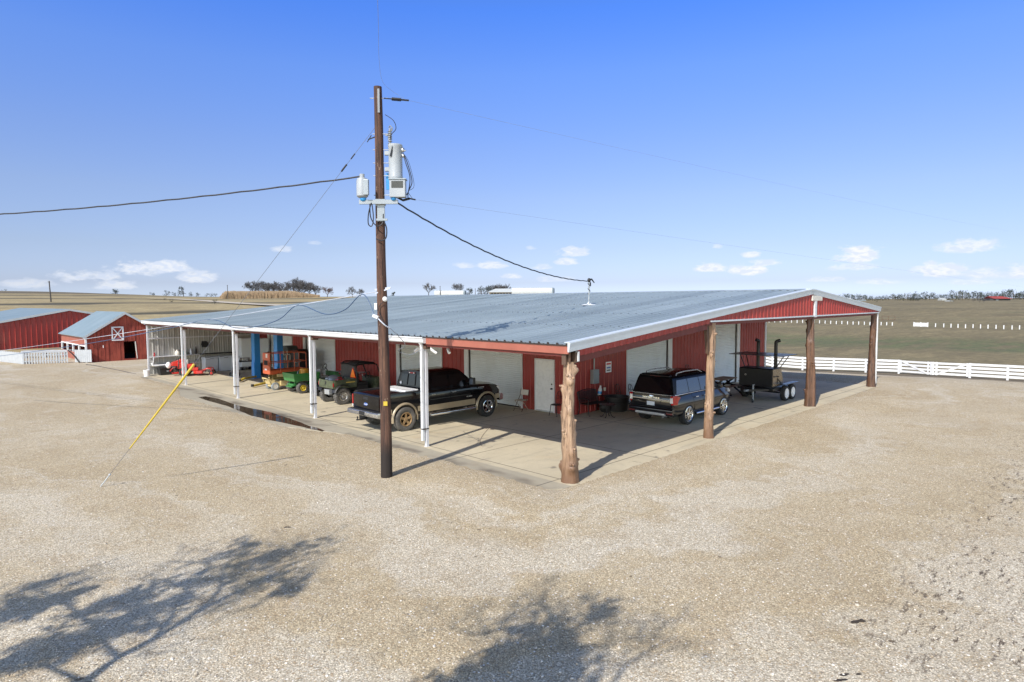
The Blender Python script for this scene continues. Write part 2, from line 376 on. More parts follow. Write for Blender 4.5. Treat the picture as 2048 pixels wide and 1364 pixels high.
def _gravel():
    t = NT('crushed_limestone_gravel'); co = t.co; x, y, z = t.sep()[0:3]
    big = t.noise(.22, 5, .62); mid = t.noise(1.1, 6, .68)
    # distance out from the slab: traffic runs round the building, so lanes follow it
    ox = t.math('MAXIMUM', t.math('SUBTRACT', -1.0, x), 0.0); oy = t.math('MAXIMUM', t.math('SUBTRACT', -.4, y), 0.0)
    ds = t.math('SQRT', t.math('ADD', t.math('MULTIPLY', ox, ox), t.math('MULTIPLY', oy, oy)))
    dw = t.math('ADD', ds, t.math('MULTIPLY', t.math('SUBTRACT', t.noise(.11, 5, .65), .5), 11.0))
    cx = t.n('ShaderNodeCombineXYZ'); t.l(dw, cx.inputs[0]); t.l(t.math('MULTIPLY', t.math('ADD', x, y), .10), cx.inputs[1])
    lane = t.noise(.38, 5, .66, cx.outputs[0]); rut = t.noise(2.6, 3, .6, cx.outputs[0])
    c = t.ramp(big, [(.30, (.44,.36,.235)), (.46, (.50,.42,.285)), (.58, (.54,.465,.335)), (.72, (.61,.555,.44))])
    c = t.mix(t.math('MULTIPLY', t.range(lane, .47, .63), .58), c, (.66,.625,.54))
    c = t.mix(t.math('MULTIPLY', t.range(lane, .45, .33), .4), c, (.44,.35,.225))
    c = t.mix(t.math('MULTIPLY', t.range(rut, .55, .72), .35), c, (.43,.355,.245))
    c = t.mix(t.math('MULTIPLY', t.range(mid, .50, .68), .45), c, (.43,.335,.21))
    c = t.mix(t.math('MULTIPLY', t.range(t.noise(3.2, 4, .7), .56, .70), .35), c, (.64,.595,.50))
    trk = t.math('FRACT', t.math('DIVIDE', dw, 1.75)); trk = t.math('MULTIPLY', t.range(t.math('ABSOLUTE', t.math('SUBTRACT', trk, .5)), .10, .03), t.range(t.noise(.3, 4, .6, t.map(loc=(5,2,0))), .46, .60))
    c = t.mix(t.math('MULTIPLY', trk, .30), c, (.66,.62,.54))
    # each stone its own tone
    vc = t.voro(52, out='Color'); sv = t.sep(vc)
    tone = t.ramp(sv[0], [(0, (.32,.30,.27)), (.22, (.72,.68,.62)), (.6, (1,.98,.94)), (.85, (1.25,1.22,1.17)), (1, (1.65,1.63,1.6))])
    c = t.mix(.80, c, t.mix(1, c, tone, 'MULTIPLY'))
    warm = t.range(sv[1], .86, .93); c = t.mix(t.math('MULTIPLY', warm, .55), c, (.40,.25,.11))
    vd = t.voro(52); c = t.mix(t.math('MULTIPLY', t.range(vd, .34, .66), .42), c, (.20,.155,.105))
    v2 = t.voro(17, out='Color'); s2 = t.sep(v2); peb = t.math('MULTIPLY', t.range(t.voro(17), .30, .22), t.range(s2[0], .80, .84))
    c = t.mix(t.math('MULTIPLY', peb, .8), c, t.ramp(s2[1], [(0, (.30,.26,.20)), (.5, (.62,.58,.52)), (1, (.85,.83,.80))]))
    # damp leaf-litter specks towards the near right
    zone = t.math('MULTIPLY', t.range(y, -6.3, -8.2), t.range(x, -5.2, -2.0))
    st2 = t.noise(1.0, 7, .78, t.map((2.6, 9.5, 1), rot=(0,0,R(-45)))); pz = t.range(t.noise(.45, 5, .65), .34, .54); sp = t.math('MULTIPLY', t.range(st2, .535, .60), t.math('MULTIPLY', zone, pz))
    c = t.mix(t.math('MULTIPLY', sp, .92), c, (.065,.042,.027))
    few = t.math('MULTIPLY', t.range(t.noise(3.0, 2, .5), .735, .76), .8); c = t.mix(few, c, (.11,.08,.05))
    h = t.math('SUBTRACT', t.math('MULTIPLY', t.noise(9, 4, .7), .6), vd)
    t.set(**{'Base Color': c, 'Roughness': .9, 'Normal': t.bump(h, .5, .014)})
    return t.m
M['gravel'] = _gravel()

def _field():
    t = NT('dry_pasture'); x, y, z = t.sep()[0:3]
    dx = t.math('SUBTRACT', x, CAM.x); dy = t.math('SUBTRACT', y, CAM.y)
    r = t.math('SQRT', t.math('ADD', t.math('MULTIPLY', dx, dx), t.math('MULTIPLY', dy, dy)))
    right = t.range(t.math('SUBTRACT', dx, dy), -40, 60)      # 1 towards the right-hand pasture
    a = t.noise(.02, 6, .65); b = t.noise(.11, 6, .7); f = t.noise(1.3, 5, .75)
    st = t.noise(.05, 6, .65, t.map((1, 5, 1), rot=(0,0,R(45))))
    brown = t.ramp(a, [(.3, (.115,.09,.045)), (.55, (.175,.14,.07)), (.75, (.23,.185,.095))])
    straw = t.ramp(b, [(.3, (.24,.185,.095)), (.6, (.36,.285,.15)), (.8, (.42,.34,.19))])
    c = t.mix(right, straw, brown)
    c = t.mix(t.math('MULTIPLY', t.range(st, .48, .66), .55), c, t.mix(right, (.33,.26,.14), (.27,.215,.11)))
    g = t.math('MULTIPLY', t.range(r, 112, 126), t.range(r, 168, 146)); g = t.math('MULTIPLY', g, t.range(st, .36, .56))
    c = t.mix(t.math('MULTIPLY', t.math('MULTIPLY', g, right), .75), c, (.085,.105,.035))
    g2 = t.range(t.noise(.035, 5, .6, t.map(loc=(40,10,0))), .55, .68); c = t.mix(t.math('MULTIPLY', g2, .3), c, (.09,.10,.045))
    # contour terraces of the left hillside: weedy strips that follow the height
    zz = t.math('ADD', z, t.math('MULTIPLY', t.noise(.012, 3), 1.6))
    q = t.math('FRACT', t.math('MULTIPLY', zz, .62)); strip = t.math('MULTIPLY', t.range(q, .10, .16), t.range(q, .40, .26))
    strip = t.math('MULTIPLY', strip, t.math('SUBTRACT', 1.0, right)); strip = t.math('MULTIPLY', strip, t.range(z, 1.0, 2.0))
    c = t.mix(t.math('MULTIPLY', strip, .92), c, (.055,.048,.028))
    far = t.math('MULTIPLY', t.range(z, 7.5, 9.5), t.math('SUBTRACT', 1.0, right)); c = t.mix(t.math('MULTIPLY', far, .7), c, (.09,.072,.05))
    c = t.mix(.5, c, t.mix(1, c, t.ramp(f, [(.3, (.45,.45,.42)), (.7, (1.5,1.5,1.45))]), 'MULTIPLY'))
    tuft = t.noise(.45, 6, .75, t.map((1, 2.2, 1), rot=(0,0,R(45)))); c = t.mix(.6, c, t.mix(1, c, t.ramp(tuft, [(.35, (.6,.6,.58)), (.65, (1.35,1.33,1.28))]), 'MULTIPLY'))
    # bare soil strip along the paddock fence
    soil = t.math('MULTIPLY', t.range(r, 70, 64), right); c = t.mix(t.math('MULTIPLY', soil, .6), c, (.12,.085,.06))
    t.set(**{'Base Color': c, 'Roughness': .95, 'Normal': t.bump(f, .5, .15)})
    return t.m
M['field'] = _field()
M['dirt_road'] = pm('dirt_road', (.44,.38,.30), .9, var=.1, scale=.4)
def _water():
    t = NT('shallow_puddle_water'); n = t.noise(3, 3)
    t.set(**{'Base Color': t.ramp(n, [(.3, (.05,.036,.024)), (.7, (.085,.062,.042))]), 'Roughness': .03, 'IOR': 1.33})
    return t.m
M['water_dark'] = _water()
M['soil'] = pm('dark_soil', (.035,.026,.020) , .95, var=.3, scale=9, bump=.5, bscale=50)
def _pebble():
    t = NT('limestone_pebble'); g = t.n('ShaderNodeNewGeometry'); r = g.outputs['Random Per Island']
    t.set(**{'Base Color': t.ramp(r, [(0, (.20,.16,.12)), (.2, (.36,.30,.22)), (.5, (.48,.42,.33)), (.85, (.58,.53,.46)), (1, (.70,.67,.62))]), 'Roughness': .85}); return t.m
M['pebble'] = _pebble()
M['suv_glass'] = pm('mirror_tinted_glass', (.003,.014,.040), .02, 0, .05, 2, coat=.0, ior=2.2)
M['suv_roof'] = pm('black_suv_roof', (.003,.003,.004), .22, 0, .1, 2, ior=1.22)
M['wire_dark'] = pm('weathered_steel_strand', (.12,.13,.15), .6, .2)
# ================================================================ terrain
def _herm(xs, ys, x):
    if x <= xs[0]: return ys[0]
    if x >= xs[-1]: return ys[-1]
    for i in range(len(xs)-1):
        if x <= xs[i+1]: break
    h = xs[i+1]-xs[i]; t = (x-xs[i])/h
    def d(k):
        if k <= 0 or k >= len(xs)-1: return 0
        a = (ys[k+1]-ys[k])/(xs[k+1]-xs[k]); b = (ys[k]-ys[k-1])/(xs[k]-xs[k-1])
        return 0 if a*b <= 0 else 2*a*b/(a+b)
    t2, t3 = t*t, t*t*t
    return (2*t3-3*t2+1)*ys[i] + (t3-2*t2+t)*h*d(i) + (3*t2-2*t3)*ys[i+1] + (t3-t2)*h*d(i+1)
_T = [  # (azimuth right of the view axis in degrees, [(range, height)...])
 (-40, [(0,0),(72,0),(86,.4),(100,1.5),(150,3.9),(210,5.6),(300,8.0),(400,10.9),(440,11.0),(600,9),(1300,0),(4200,-14)]),
 (-24, [(0,0),(72,0),(86,.3),(100,1.2),(150,3.3),(210,4.4),(300,6.0),(400,7.8),(440,7.9),(600,6.5),(1300,0),(4200,-14)]),
 (-2,  [(0,0),(72,0),(86,.3),(100,1.2),(150,3.2),(210,5.2),(300,7.3),(400,7.5),(440,7.4),(600,6.0),(1300,0),(4200,-14)]),
 (16,  [(0,0),(45,0),(60,-.8),(72,-1.4),(110,-1.2),(150,-.6),(210,.5),(300,2.0),(400,3.0),(600,4),(1300,5.3),(1500,5.3),(4200,-14)]),
 (24,  [(0,0),(41,0),(50,-.75),(60,-1.7),(66,-2.2),(85,-2.9),(110,-3.3),(150,-3.7),(210,-3.4),(300,-1.9),(400,-.6),(600,.85),(900,2.5),(1300,5.0),(1500,5.3),(2000,3),(4200,-14)]),
 (45,  [(0,0),(41,0),(50,-.75),(60,-1.7),(66,-2.2),(85,-2.9),(110,-3.3),(150,-3.7),(210,-3.4),(300,-1.9),(400,-.6),(600,.85),(900,2.5),(1300,5.0),(1500,5.3),(2000,3),(4200,-14)]),
]
def terr(x, y):
    dx, dy = x-CAM.x, y-CAM.y; r = math.hypot(dx, dy)
    az = math.degrees(YAW) - math.degrees(math.atan2(dy, dx)); az = (az+180) % 360-180
    flat = 1.0 if abs(az) < 60 else max(0.0, 1-(abs(az)-60)/50)
    a = max(-40, min(45, az)); vs = []
    for i in range(len(_T)-1):
        if a <= _T[i+1][0]: break
    z0 = _herm(*zip(*_T[i][1]), r); z1 = _herm(*zip(*_T[i+1][1]), r)
    t = (a-_T[i][0])/(_T[i+1][0]-_T[i][0]); t = t*t*(3-2*t)
    return (z0*(1-t)+z1*t)*flat
def place(u, d):
    """point on the ground seen in the direction of column u at view depth d"""
    p = at_depth(u, 640, d); return V((p.x, p.y, terr(p.x, p.y)))
def hit(u, v, d0=20, d1=2500):
    a = d0
    while a < d1:
        p = at_depth(u, v, a)
        if p.z <= terr(p.x, p.y): return V((p.x, p.y, terr(p.x, p.y)))
        a *= 1.01
    p = at_depth(u, v, d1); return V((p.x, p.y, terr(p.x, p.y)))
def RG(az): # outer limit of the gravel
    s = 1/(1+math.exp(-(az-8)/4)); return 74*(1-s)+57*s + 1.2*math.sin(az*.55)+.8*math.sin(az*1.7+1)

def polar(rs, azs, fz):
    rows = []
    for a in azs:
        th = YAW-R(a); rows.append([V((CAM.x+r_*math.cos(th), CAM.y+r_*math.sin(th), fz(r_, a, CAM.x+r_*math.cos(th), CAM.y+r_*math.sin(th)))) for r_ in rs(a)])
    return rows
# pasture and hills: one sheet out to the horizon
azs = [-180+i*2.5 for i in range(48)] + [-60+i*.8 for i in range(150)] + [60+i*2.5 for i in range(49)]
rr = [1.0]; 
while rr[-1] < 4100: rr.append(rr[-1]*1.045+.15)
def _fz(r, a, x, y):
    z = terr(x, y); k = max(0, min(1, (r-90)/80)); z += k*(noise.noise(V((x*.012, y*.012, 3)))*.5 + noise.noise(V((x*.05, y*.05, 9)))*.12)*min(1, r/200)
    if r < RG(a)-1.5: z -= .25
    return z
mb = MB(); mb.grid(polar(lambda a: rr, azs, _fz)); g = mb.build('ground', M['field'], smooth=180); tag(g, kind='structure')

def in_slab(x, y): return -1.3 < x < 24.4 and -.6 < y < 34
def slab_x(y):
    P = [(-99,-1.0),(8.8,-.85),(11.8,-1.70),(22.6,-1.76),(26.5,-.70),(34,-.78),(35,-.8),(99,-.8)]
    for a, b in zip(P, P[1:]):
        if y <= b[0]: return a[1]+(b[1]-a[1])*(y-a[0])/(b[0]-a[0])
    return -.8
def _gz(r, a, x, y):
    z = terr(x, y) + .012
    n = noise.noise(V((x*.45, y*.45, 1)))*.022 + noise.noise(V((x*1.7, y*1.7, 5)))*.010 + noise.noise(V((x*.12, y*.12, 8)))*.03
    ex = max(slab_x(y)-x, -.35-y, x-25, y-34)     # distance outside the slab
    if ex < 0: return z+.006+max(-.09, ex*.35)
    k = min(1, ex/1.6)
    # gravel heaps up a little round the slab corner and right-hand edge
    lip = .0 if ex > 2.2 else .05*math.sin(min(1, ex/2.2)*math.pi)
    z += n*k + lip*(1 if y < 3 else .35) + .006*(1-k)
    return max(z, terr(x, y)-.02)
gr = []
def grs(a):
    L = RG(a); out = [1.2]; q = 1.2
    k = 150; ratio = (L/1.2)**(1/k)
    return [1.2*ratio**i for i in range(k+1)]
gaz = [-180+i*3 for i in range(43)] + [-52+i*.3 for i in range(347)] + [54+i*3 for i in range(43)]
mb = MB(); mb.grid(polar(grs, gaz, _gz)); g = mb.build('gravel_yard', M['gravel'], smooth=180); tag(g, kind='structure')

# concrete slab with an irregular gravel-covered rim
def edge_pts():
    random.seed(4); P = []
    def seg(a, b, step, amp):
        n = max(1, int((V(b)-V(a)).length/step))
        for i in range(n):
            p = V(a).lerp(V(b), i/n); d = (V(b)-V(a)).normalized(); q = V((-d.y, d.x))
            P.append(p + q*(amp*noise.noise(V((p.x*.9, p.y*.9, 2)))+amp*.5*noise.noise(V((p.x*3.1, p.y*3.1, 6)))))
    seg((-1.02, .1), (-.55, -.30), .12, .05)
    seg((-.55, -.30), (.2, -.38), .12, .05); seg((.2, -.38), (7, -.42), .15, .05); seg((7, -.42), (24.55, -.22), .25, .04)
    P += [V((24.6, -.1)), V((24.6, 34.1))]
    seg((24.6, 34.1), (0, 34.1), 3, .0); seg((0, 34.1), (-.75, 34), .3, .0)
    seg((-.75, 34), (-.62, 27), .25, .09); seg((-.62, 27), (-1.78, 22.6), .2, .06); seg((-1.78, 22.6), (-1.72, 12.0), .2, .05); seg((-1.72, 12.0), (-.75, 8.8), .15, .06); seg((-.75, 8.8), (-1.0, 4.5), .15, .06); seg((-1.0, 4.5), (-1.02, .1), .12, .05)
    return P
E_ = edge_pts(); mb = MB(); mb.prism([tuple(p) for p in E_], lambda x, y: V((x, y, -.2)), lambda x, y: V((x, y, .004)))
sl = mb.build('concrete_slab', M['slab']); tag(sl, kind='structure')

# standing water in the drain line
def puddle(cx, pts):
    L = [(x - w + .06*noise.noise(V((y*1.3, 1, 0))), y) for x, y, w in pts]; Rr = [(x + w + .08*noise.noise(V((y*1.1, 7, 0))), y) for x, y, w in pts]
    m = MB(); m.prism(L+Rr[::-1], lambda x, y: V((x, y, .0045)), lambda x, y: V((x, y, .010))); o = m.build('puddle', M['water_dark']); tag(o, kind='structure')
ys = [10.1+i*.4 for i in range(30)]
puddle(0, [(-1.12-.05*math.sin((y-10)*.35), y, .01+.42*math.sin(math.pi*min(1, max(0, (y-10.05)/12.0)))**.4*(.75+.25*math.sin(y*.9+1))) for y in ys])

# dirt road on the left hillside
pts = [(300,597.6),(350,599.2),(400,602.6),(450,606.6),(505,610.6),(560,613.5),(620,617)]
mb = MB(); rows = []
P = [hit(u, v, 60) for u, v in pts]
Q = []
for i in range(len(P)-1):
    for k in range(8): Q.append(P[i].lerp(P[i+1], k/8))
Q.append(P[-1])
for i, p in enumerate(Q):
    t = (Q[min(i+1, len(Q)-1)]-Q[max(i-1, 0)]).normalized(); s = V((-t.y, t.x, 0))*2.6
    rows.append([V(((p-s).x, (p-s).y, terr((p-s).x, (p-s).y)+.35)), V(((p+s).x, (p+s).y, terr((p+s).x, (p+s).y)+.35))])
mb.grid(rows); o = mb.build('dirt_road', M['dirt_road'], smooth=180); tag(o, kind='structure')

# ================================================================ sky, sun, camera
SUN_L = V((1.07, .278, -1)).normalized()              # the way the light travels
SUN_EL = math.asin(-SUN_L.z); SUN_AZ = math.atan2(-SUN_L.y, -SUN_L.x)
w = bpy.data.worlds.new('World'); scene.world = w; w.use_nodes = True; nt = w.node_tree; nt.nodes.clear()
def N(t): return nt.nodes.new(t)
def L(a, b): nt.links.new(a, b)
out = N('ShaderNodeOutputWorld'); bg = N('ShaderNodeBackground'); L(bg.outputs[0], out.inputs[0])
sky = N('ShaderNodeTexSky'); sky.sky_type = 'NISHITA'; sky.sun_disc = False
sky.sun_elevation = SUN_EL; sky.sun_rotation = math.pi/2 - SUN_AZ
sky.altitude = 200; sky.air_density = 1.0; sky.dust_density = .6; sky.ozone_density = 2.2
def wm(op, a, b=0.0, c=None, clamp=False):
    n = N('ShaderNodeMath'); n.operation = op; n.use_clamp = clamp
    for i, q in enumerate((a, b, c)):
        if q is None: continue
        if isinstance(q, bpy.types.NodeSocket): L(q, n.inputs[i])
        else: n.inputs[i].default_value = q
    return n.outputs[0]
def wr(x, a, b, c=0.0, d=1.0):
    n = N('ShaderNodeMapRange'); n.interpolation_type = 'SMOOTHSTEP'; L(x, n.inputs[0])
    for i, q in enumerate((a, b, c, d)): n.inputs[1+i].default_value = q
    return n.outputs[0]
tc = N('ShaderNodeTexCoord'); sp = N('ShaderNodeSeparateXYZ'); L(tc.outputs['Generated'], sp.inputs[0])
el = wm('ARCSINE', sp.outputs[2]); az = wm('ARCTAN2', sp.outputs[1], sp.outputs[0])
right = wm('SUBTRACT', YAW, az)                        # azimuth to the right of the view axis, radians
# the haze-pale band of air just above the horizon
nz = N('ShaderNodeTexNoise'); mp = N('ShaderNodeMapping'); L(tc.outputs['Generated'], mp.inputs[0]); mp.inputs['Scale'].default_value = (1, 1, 2.4); L(mp.outputs[0], nz.inputs['Vector'])
nz.inputs['Scale'].default_value = 26; nz.inputs['Detail'].default_value = 7; nz.inputs['Roughness'].default_value = .62
nz2 = N('ShaderNodeTexNoise'); L(mp.outputs[0], nz2.inputs['Vector']); nz2.inputs['Scale'].default_value = 90; nz2.inputs['Detail'].default_value = 5
jit = wm('ADD', wm('MULTIPLY', wm('SUBTRACT', nz.outputs[0], .5), 3.2), wm('MULTIPLY', wm('SUBTRACT', nz2.outputs[0], .5), 1.5))
tot = None
CL = [  # small fair-weather clouds: photo column, row, half width, half height (px), strength

 (1715,512,58,17,1.0),(1945,497,62,14,.75),(1710,537,55,9,.65),(1880,546,60,15,.95),(1990,550,70,10,.6),(2040,546,40,14,.85),(1495,542,42,13,.95),(1424,539,34,10,.95),
 (1505,510,22,8,.8),(1530,527,36,8,.7),(1438,494,14,6,.6),(1145,506,36,12,.8),(1132,525,24,8,.75),(985,532,34,9,.7),(930,533,26,7,.55),(1020,554,22,7,.8),(1085,535,24,7,.55),(1110,560,40,7,.4),
 (563,500,22,7,.55),(270,540,62,16,.8),(340,536,48,12,.75),(390,556,40,14,.65),(150,556,55,13,.7),(215,552,40,12,.6),(240,573,60,10,.6),(60,570,60,10,.45),(1650,560,50,6,.5),(1760,565,60,6,.5),(1930,565,50,6,.5),(630,487,16,5,.3),(1063,497,12,5,.4)]
def pix_angles(u, v):
    d = ray(u, v).normalized(); return YAW-math.atan2(d.y, d.x), math.asin(d.z)
for u, v, hw, hh, s_ in CL:
    a0, e0 = pix_angles(u, v); du = hw/F_PX*1.15; dv = hh/F_PX*1.35
    du *= math.cos(math.atan((u-1024)/F_PX))**2
    p = wm('DIVIDE', wm('SUBTRACT', right, a0), du); q = wm('DIVIDE', wm('SUBTRACT', el, e0), dv)
    q = wm('ADD', q, wm('MULTIPLY', wm('LESS_THAN', q, 0.0), wm('MULTIPLY', q, .9)))     # flatter bases
    d2 = wm('ADD', wm('MULTIPLY', p, p), wm('MULTIPLY', q, q))
    m_ = wm('MULTIPLY', wr(wm('ADD', d2, jit), .95, .05), s_)
    tot = m_ if tot is None else wm('MAXIMUM', tot, m_)
# white balance of the sky by elevation: the photograph's air is a purer blue than the model's
crp = N('ShaderNodeValToRGB'); L(wm('DIVIDE', el, R(60)), crp.inputs[0]); ce = crp.color_ramp.elements
while len(ce) < len(SKY_CORR): ce.new(.5)
for k_, (deg, c_) in zip(ce, SKY_CORR): k_.position = deg/60; k_.color = (*[q/4 for q in c_], 1)
mixh = N('ShaderNodeMix'); mixh.data_type = 'RGBA'; mixh.blend_type = 'MULTIPLY'; mixh.inputs[0].default_value = 1
sc4 = N('ShaderNodeVectorMath'); sc4.operation = 'SCALE'; sc4.inputs[3].default_value = 4.0; L(crp.outputs[0], sc4.inputs[0])
# low sky behind the camera is boosted, added fill for the porch walls
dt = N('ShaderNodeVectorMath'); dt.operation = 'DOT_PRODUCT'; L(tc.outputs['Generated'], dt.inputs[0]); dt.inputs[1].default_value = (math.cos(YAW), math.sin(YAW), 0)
bk = N('ShaderNodeMix'); bk.data_type = 'RGBA'; L(wm('MULTIPLY', wr(dt.outputs['Value'], .35, -.25), wr(el, R(34), R(12))), bk.inputs[0]); L(sc4.outputs[0], bk.inputs[6]); bk.inputs[7].default_value = (*SKY_BACK_FILL, 1)
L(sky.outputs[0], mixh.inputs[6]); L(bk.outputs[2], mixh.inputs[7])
mixc = N('ShaderNodeMix'); mixc.data_type = 'RGBA'; L(wm('MULTIPLY', tot, .95), mixc.inputs[0]); L(mixh.outputs[2], mixc.inputs[6]); cm = N('ShaderNodeMix'); cm.data_type = 'RGBA'; L(wr(nz2.outputs[0], .38, .58), cm.inputs[0]); cm.inputs[6].default_value = (*[q*k for q, k in zip(CLOUD_COL, (.80, .86, .98))], 1); cm.inputs[7].default_value = (*CLOUD_COL, 1); L(cm.outputs[2], mixc.inputs[7])
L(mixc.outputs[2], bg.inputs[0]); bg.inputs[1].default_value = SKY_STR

sd = bpy.data.lights.new('sun', 'SUN'); sd.energy = SUN_STR; sd.angle = R(.53); sd.color = (1, .95, .87)
so = bpy.data.objects.new('sun', sd); COL.objects.link(so); so.rotation_euler = (SUN_L).to_track_quat('-Z', 'Y').to_euler(); so.location = (-40, -10, 40)

cd = bpy.data.cameras.new('camera'); co_ = bpy.data.objects.new('camera', cd); COL.objects.link(co_); scene.camera = co_
cd.sensor_width = 36; cd.sensor_fit = 'HORIZONTAL'; cd.lens = F_PX/2048*36; cd.clip_start = .1; cd.clip_end = 9000
mt = Matrix((RT, UP, -FW)).transposed().to_4x4(); mt.translation = CAM; co_.matrix_world = mt
vs = scene.view_settings; scene.display_settings.display_device = 'sRGB'; vs.view_transform = 'Standard'; vs.look = 'None'; vs.exposure = EXPOSURE; vs.gamma = 1; vs.use_curve_mapping = False
scene.cycles.use_denoising = True; scene.cycles.max_bounces = 6; scene.cycles.diffuse_bounces = 4; scene.cycles.glossy_bounces = 3
# ================================================================ the shop building
WX, WY, XE, YE = 7.05, 5.80, 24.62, 33.9      # wall lines; far ends
EZ, RX, RZ, RE, REZ = 3.40, 15.2, 4.84, 24.45, 4.00   # eave height, ridge x/z, right eave x/z
SL1 = (RZ-EZ)/(RX+.2); SL2 = (REZ-RZ)/(RE-RX)
def roof_z(x): return EZ+SL1*(x+.2) if x < RX else RZ+SL2*(x-RX)
shop = thing('workshop_building', 'long red metal workshop with wide grey roof and open log-post porch', 'building', (0,0,0))
# ---- ribbed sheet: origin, direction along, length, outward normal, z0, top function
def ribbed(mb, o, d, length, nrm, z0, top, pitch=.305, rib=.032, bot=None):
    o, d, nrm = V(o), V(d), V(nrm); prof = []; n = int(math.ceil(length/pitch))
    for i in range(n+1):
        c = i*pitch
        for s, h in ((-.045,0),(-.022,rib),(.022,rib),(.045,0),(.12,0),(.135,.007),(.16,.007),(.175,0)):
            q = c+s
            if 0 <= q <= length: prof.append((q, h))
    prof = [(0, 0)]+[p for p in prof if 1e-4 < p[0] < length-1e-4]+[(length, 0)]
    r0 = []; r1 = []
    for q, h in prof:
        p = o+d*q+nrm*h; zb = z0 if bot is None else bot(q)
        r0.append(V((p.x, p.y, zb))); r1.append(V((p.x, p.y, top(q))))
    mb.grid([r0, r1])
# left face: sheets between the roller doors (y ranges), facing -X
roll_left = [(8.47, 11.78, 3.2), (13.76, 17.14, 3.2), (23.66, 27.2, 3.2), (29.05, 32.3, 3.2)]
pdoor = (6.62, 7.68, 2.13)
mb = MB(); top = lambda q: roof_z(WX)-.03
y = WY
for a, b, h in [pdoor]+roll_left:
    ribbed(mb, (WX, y, 0), (0,1,0), a-y, (-1,0,0), .004, top)
    ribbed(mb, (WX, a, 0), (0,1,0), b-a, (-1,0,0), h, top); y = b
ribbed(mb, (WX, y, 0), (0,1,0), YE-y, (-1,0,0), .004, top)
# right face, facing -Y
roll_right = [(10.78, 14.02, 3.4), (17.85, 20.95, 3.4)]
x = WX
for a, b, h in roll_right:
    ribbed(mb, (x, WY, 0), (1,0,0), a-x, (0,-1,0), .004, lambda q, x=x: roof_z(x+q)-.03)
    ribbed(mb, (a, WY, 0), (1,0,0), b-a, (0,-1,0), h, lambda q, a=a: roof_z(a+q)-.03); x = b
def twin(a, b):
    ribbed(mb, (a, WY, 0), (1,0,0), b-a, (0,-1,0), .004, lambda q, a=a: roof_z(min(a+q, RE))-.03)
twin(x, XE)
# hidden faces, plain ribbed sheets so that the building is closed
ribbed(mb, (XE, WY, 0), (0,1,0), YE-WY, (1,0,0), .004, lambda q: REZ-.03)
ribbed(mb, (WX, YE, 0), (1,0,0), XE-WX, (0,1,0), .004, lambda q: roof_z(min(WX+q, RE))-.03)
mb.build('wall', M['red_panel'], shop)
# corner trims
mb = MB(); mb.box(XE-.12, XE+.04, WY-.045, WY+.02, .004, REZ-.05); mb.build('corner_trim', M['white_trim'], shop)
mb = MB(); mb.box(WX-.045, WX+.1, WY-.045, WY+.1, .004, roof_z(WX)-.05); mb.build('corner_trim', M['red_panel'], shop)
# ---- roller doors
def roller(axis, a, b, h, jamb):
    mb = MB(); rows = []; n = int(h/.085)
    for i in range(n):
        z = .02+i*(h-.02)/n
        for dz, off in ((0,.0),(.018,.016),(.05,.022),(.078,.006)):
            rows.append((z+dz, off))
    rows.append((h, 0))
    if axis == 'x': mb.grid([[V((WX+.05-o, a, z)), V((WX+.05-o, b, z))] for z, o in rows])
    else: mb.grid([[V((a, WY+.05-o, z)), V((b, WY+.05-o, z))] for z, o in rows])
    d = mb.build('roller_door', M['roller_white'], shop)
    m2 = MB(); m3 = MB(); m4 = MB()
    if axis == 'x':
        m2.box(WX-.06, WX+.06, b, b+jamb, .004, h+.02); m3.box(WX-.05, WX+.06, a-.07, a, .004, h+.02); m4.box(WX-.01, WX+.06, a, b, .004, .045)
    else:
        m2.box(b, b+jamb, WY-.06, WY+.06, .004, h+.02); m3.box(a-.09, a, WY-.05, WY+.06, .004, h+.02); m4.box(a, b, WY-.01, WY+.06, .004, .045)
    m2.build('door_jamb', M['white_trim'], d); m3.build('door_jamb', M['white_trim'], d); m4.build('bottom_bar', M['black_rubber'], d)
    m5 = MB()   # dark guide slot beside the curtain
    if axis == 'x': m5.box(WX-.012, WX+.03, b-.05, b-.001, .05, h)
    else: m5.box(b-.05, b-.001, WY-.012, WY+.03, .05, h)
    m5.build('guide_rail', M['dark_trim'], d)
for a, b, h in roll_left: roller('x', a, b, h, .28)
for a, b, h in roll_right: roller('y', a, b, h, .32)
# ---- personnel door
a, b, h = pdoor
mb = MB(); mb.box(WX-.02, WX+.02, a+.06, b-.06, .05, h-.06); pd = mb.build('entry_door', M['white_gloss'], shop, bevel=.006)
mb = MB(); mb.box(WX-.055, WX+.05, a, a+.06, .004, h); mb.box(WX-.055, WX+.05, b-.06, b, .004, h); mb.box(WX-.055, WX+.05, a+.06, b-.06, h-.06, h); mb.build('door_frame', M['white_trim'], pd)
mb = MB(); mb.box(WX-.06, WX+.05, a+.06, b-.06, .004, .048); mb.build('threshold', M['galv'], pd)
for z in (.96, 1.14):
    mb = MB(); mb.lathe([(.035,0),(.035,.012),(.016,.02),(.016,.045),(.03,.052),(.034,.07),(.022,.085),(0,.088)] if z < 1 else [(.032,0),(.032,.02),(0,.024)], (WX-.02, a+.15, z), (-1,0,0), 12)
    mb.build('door_knob' if z < 1 else 'deadbolt', M['black_steel'], pd, smooth=40)
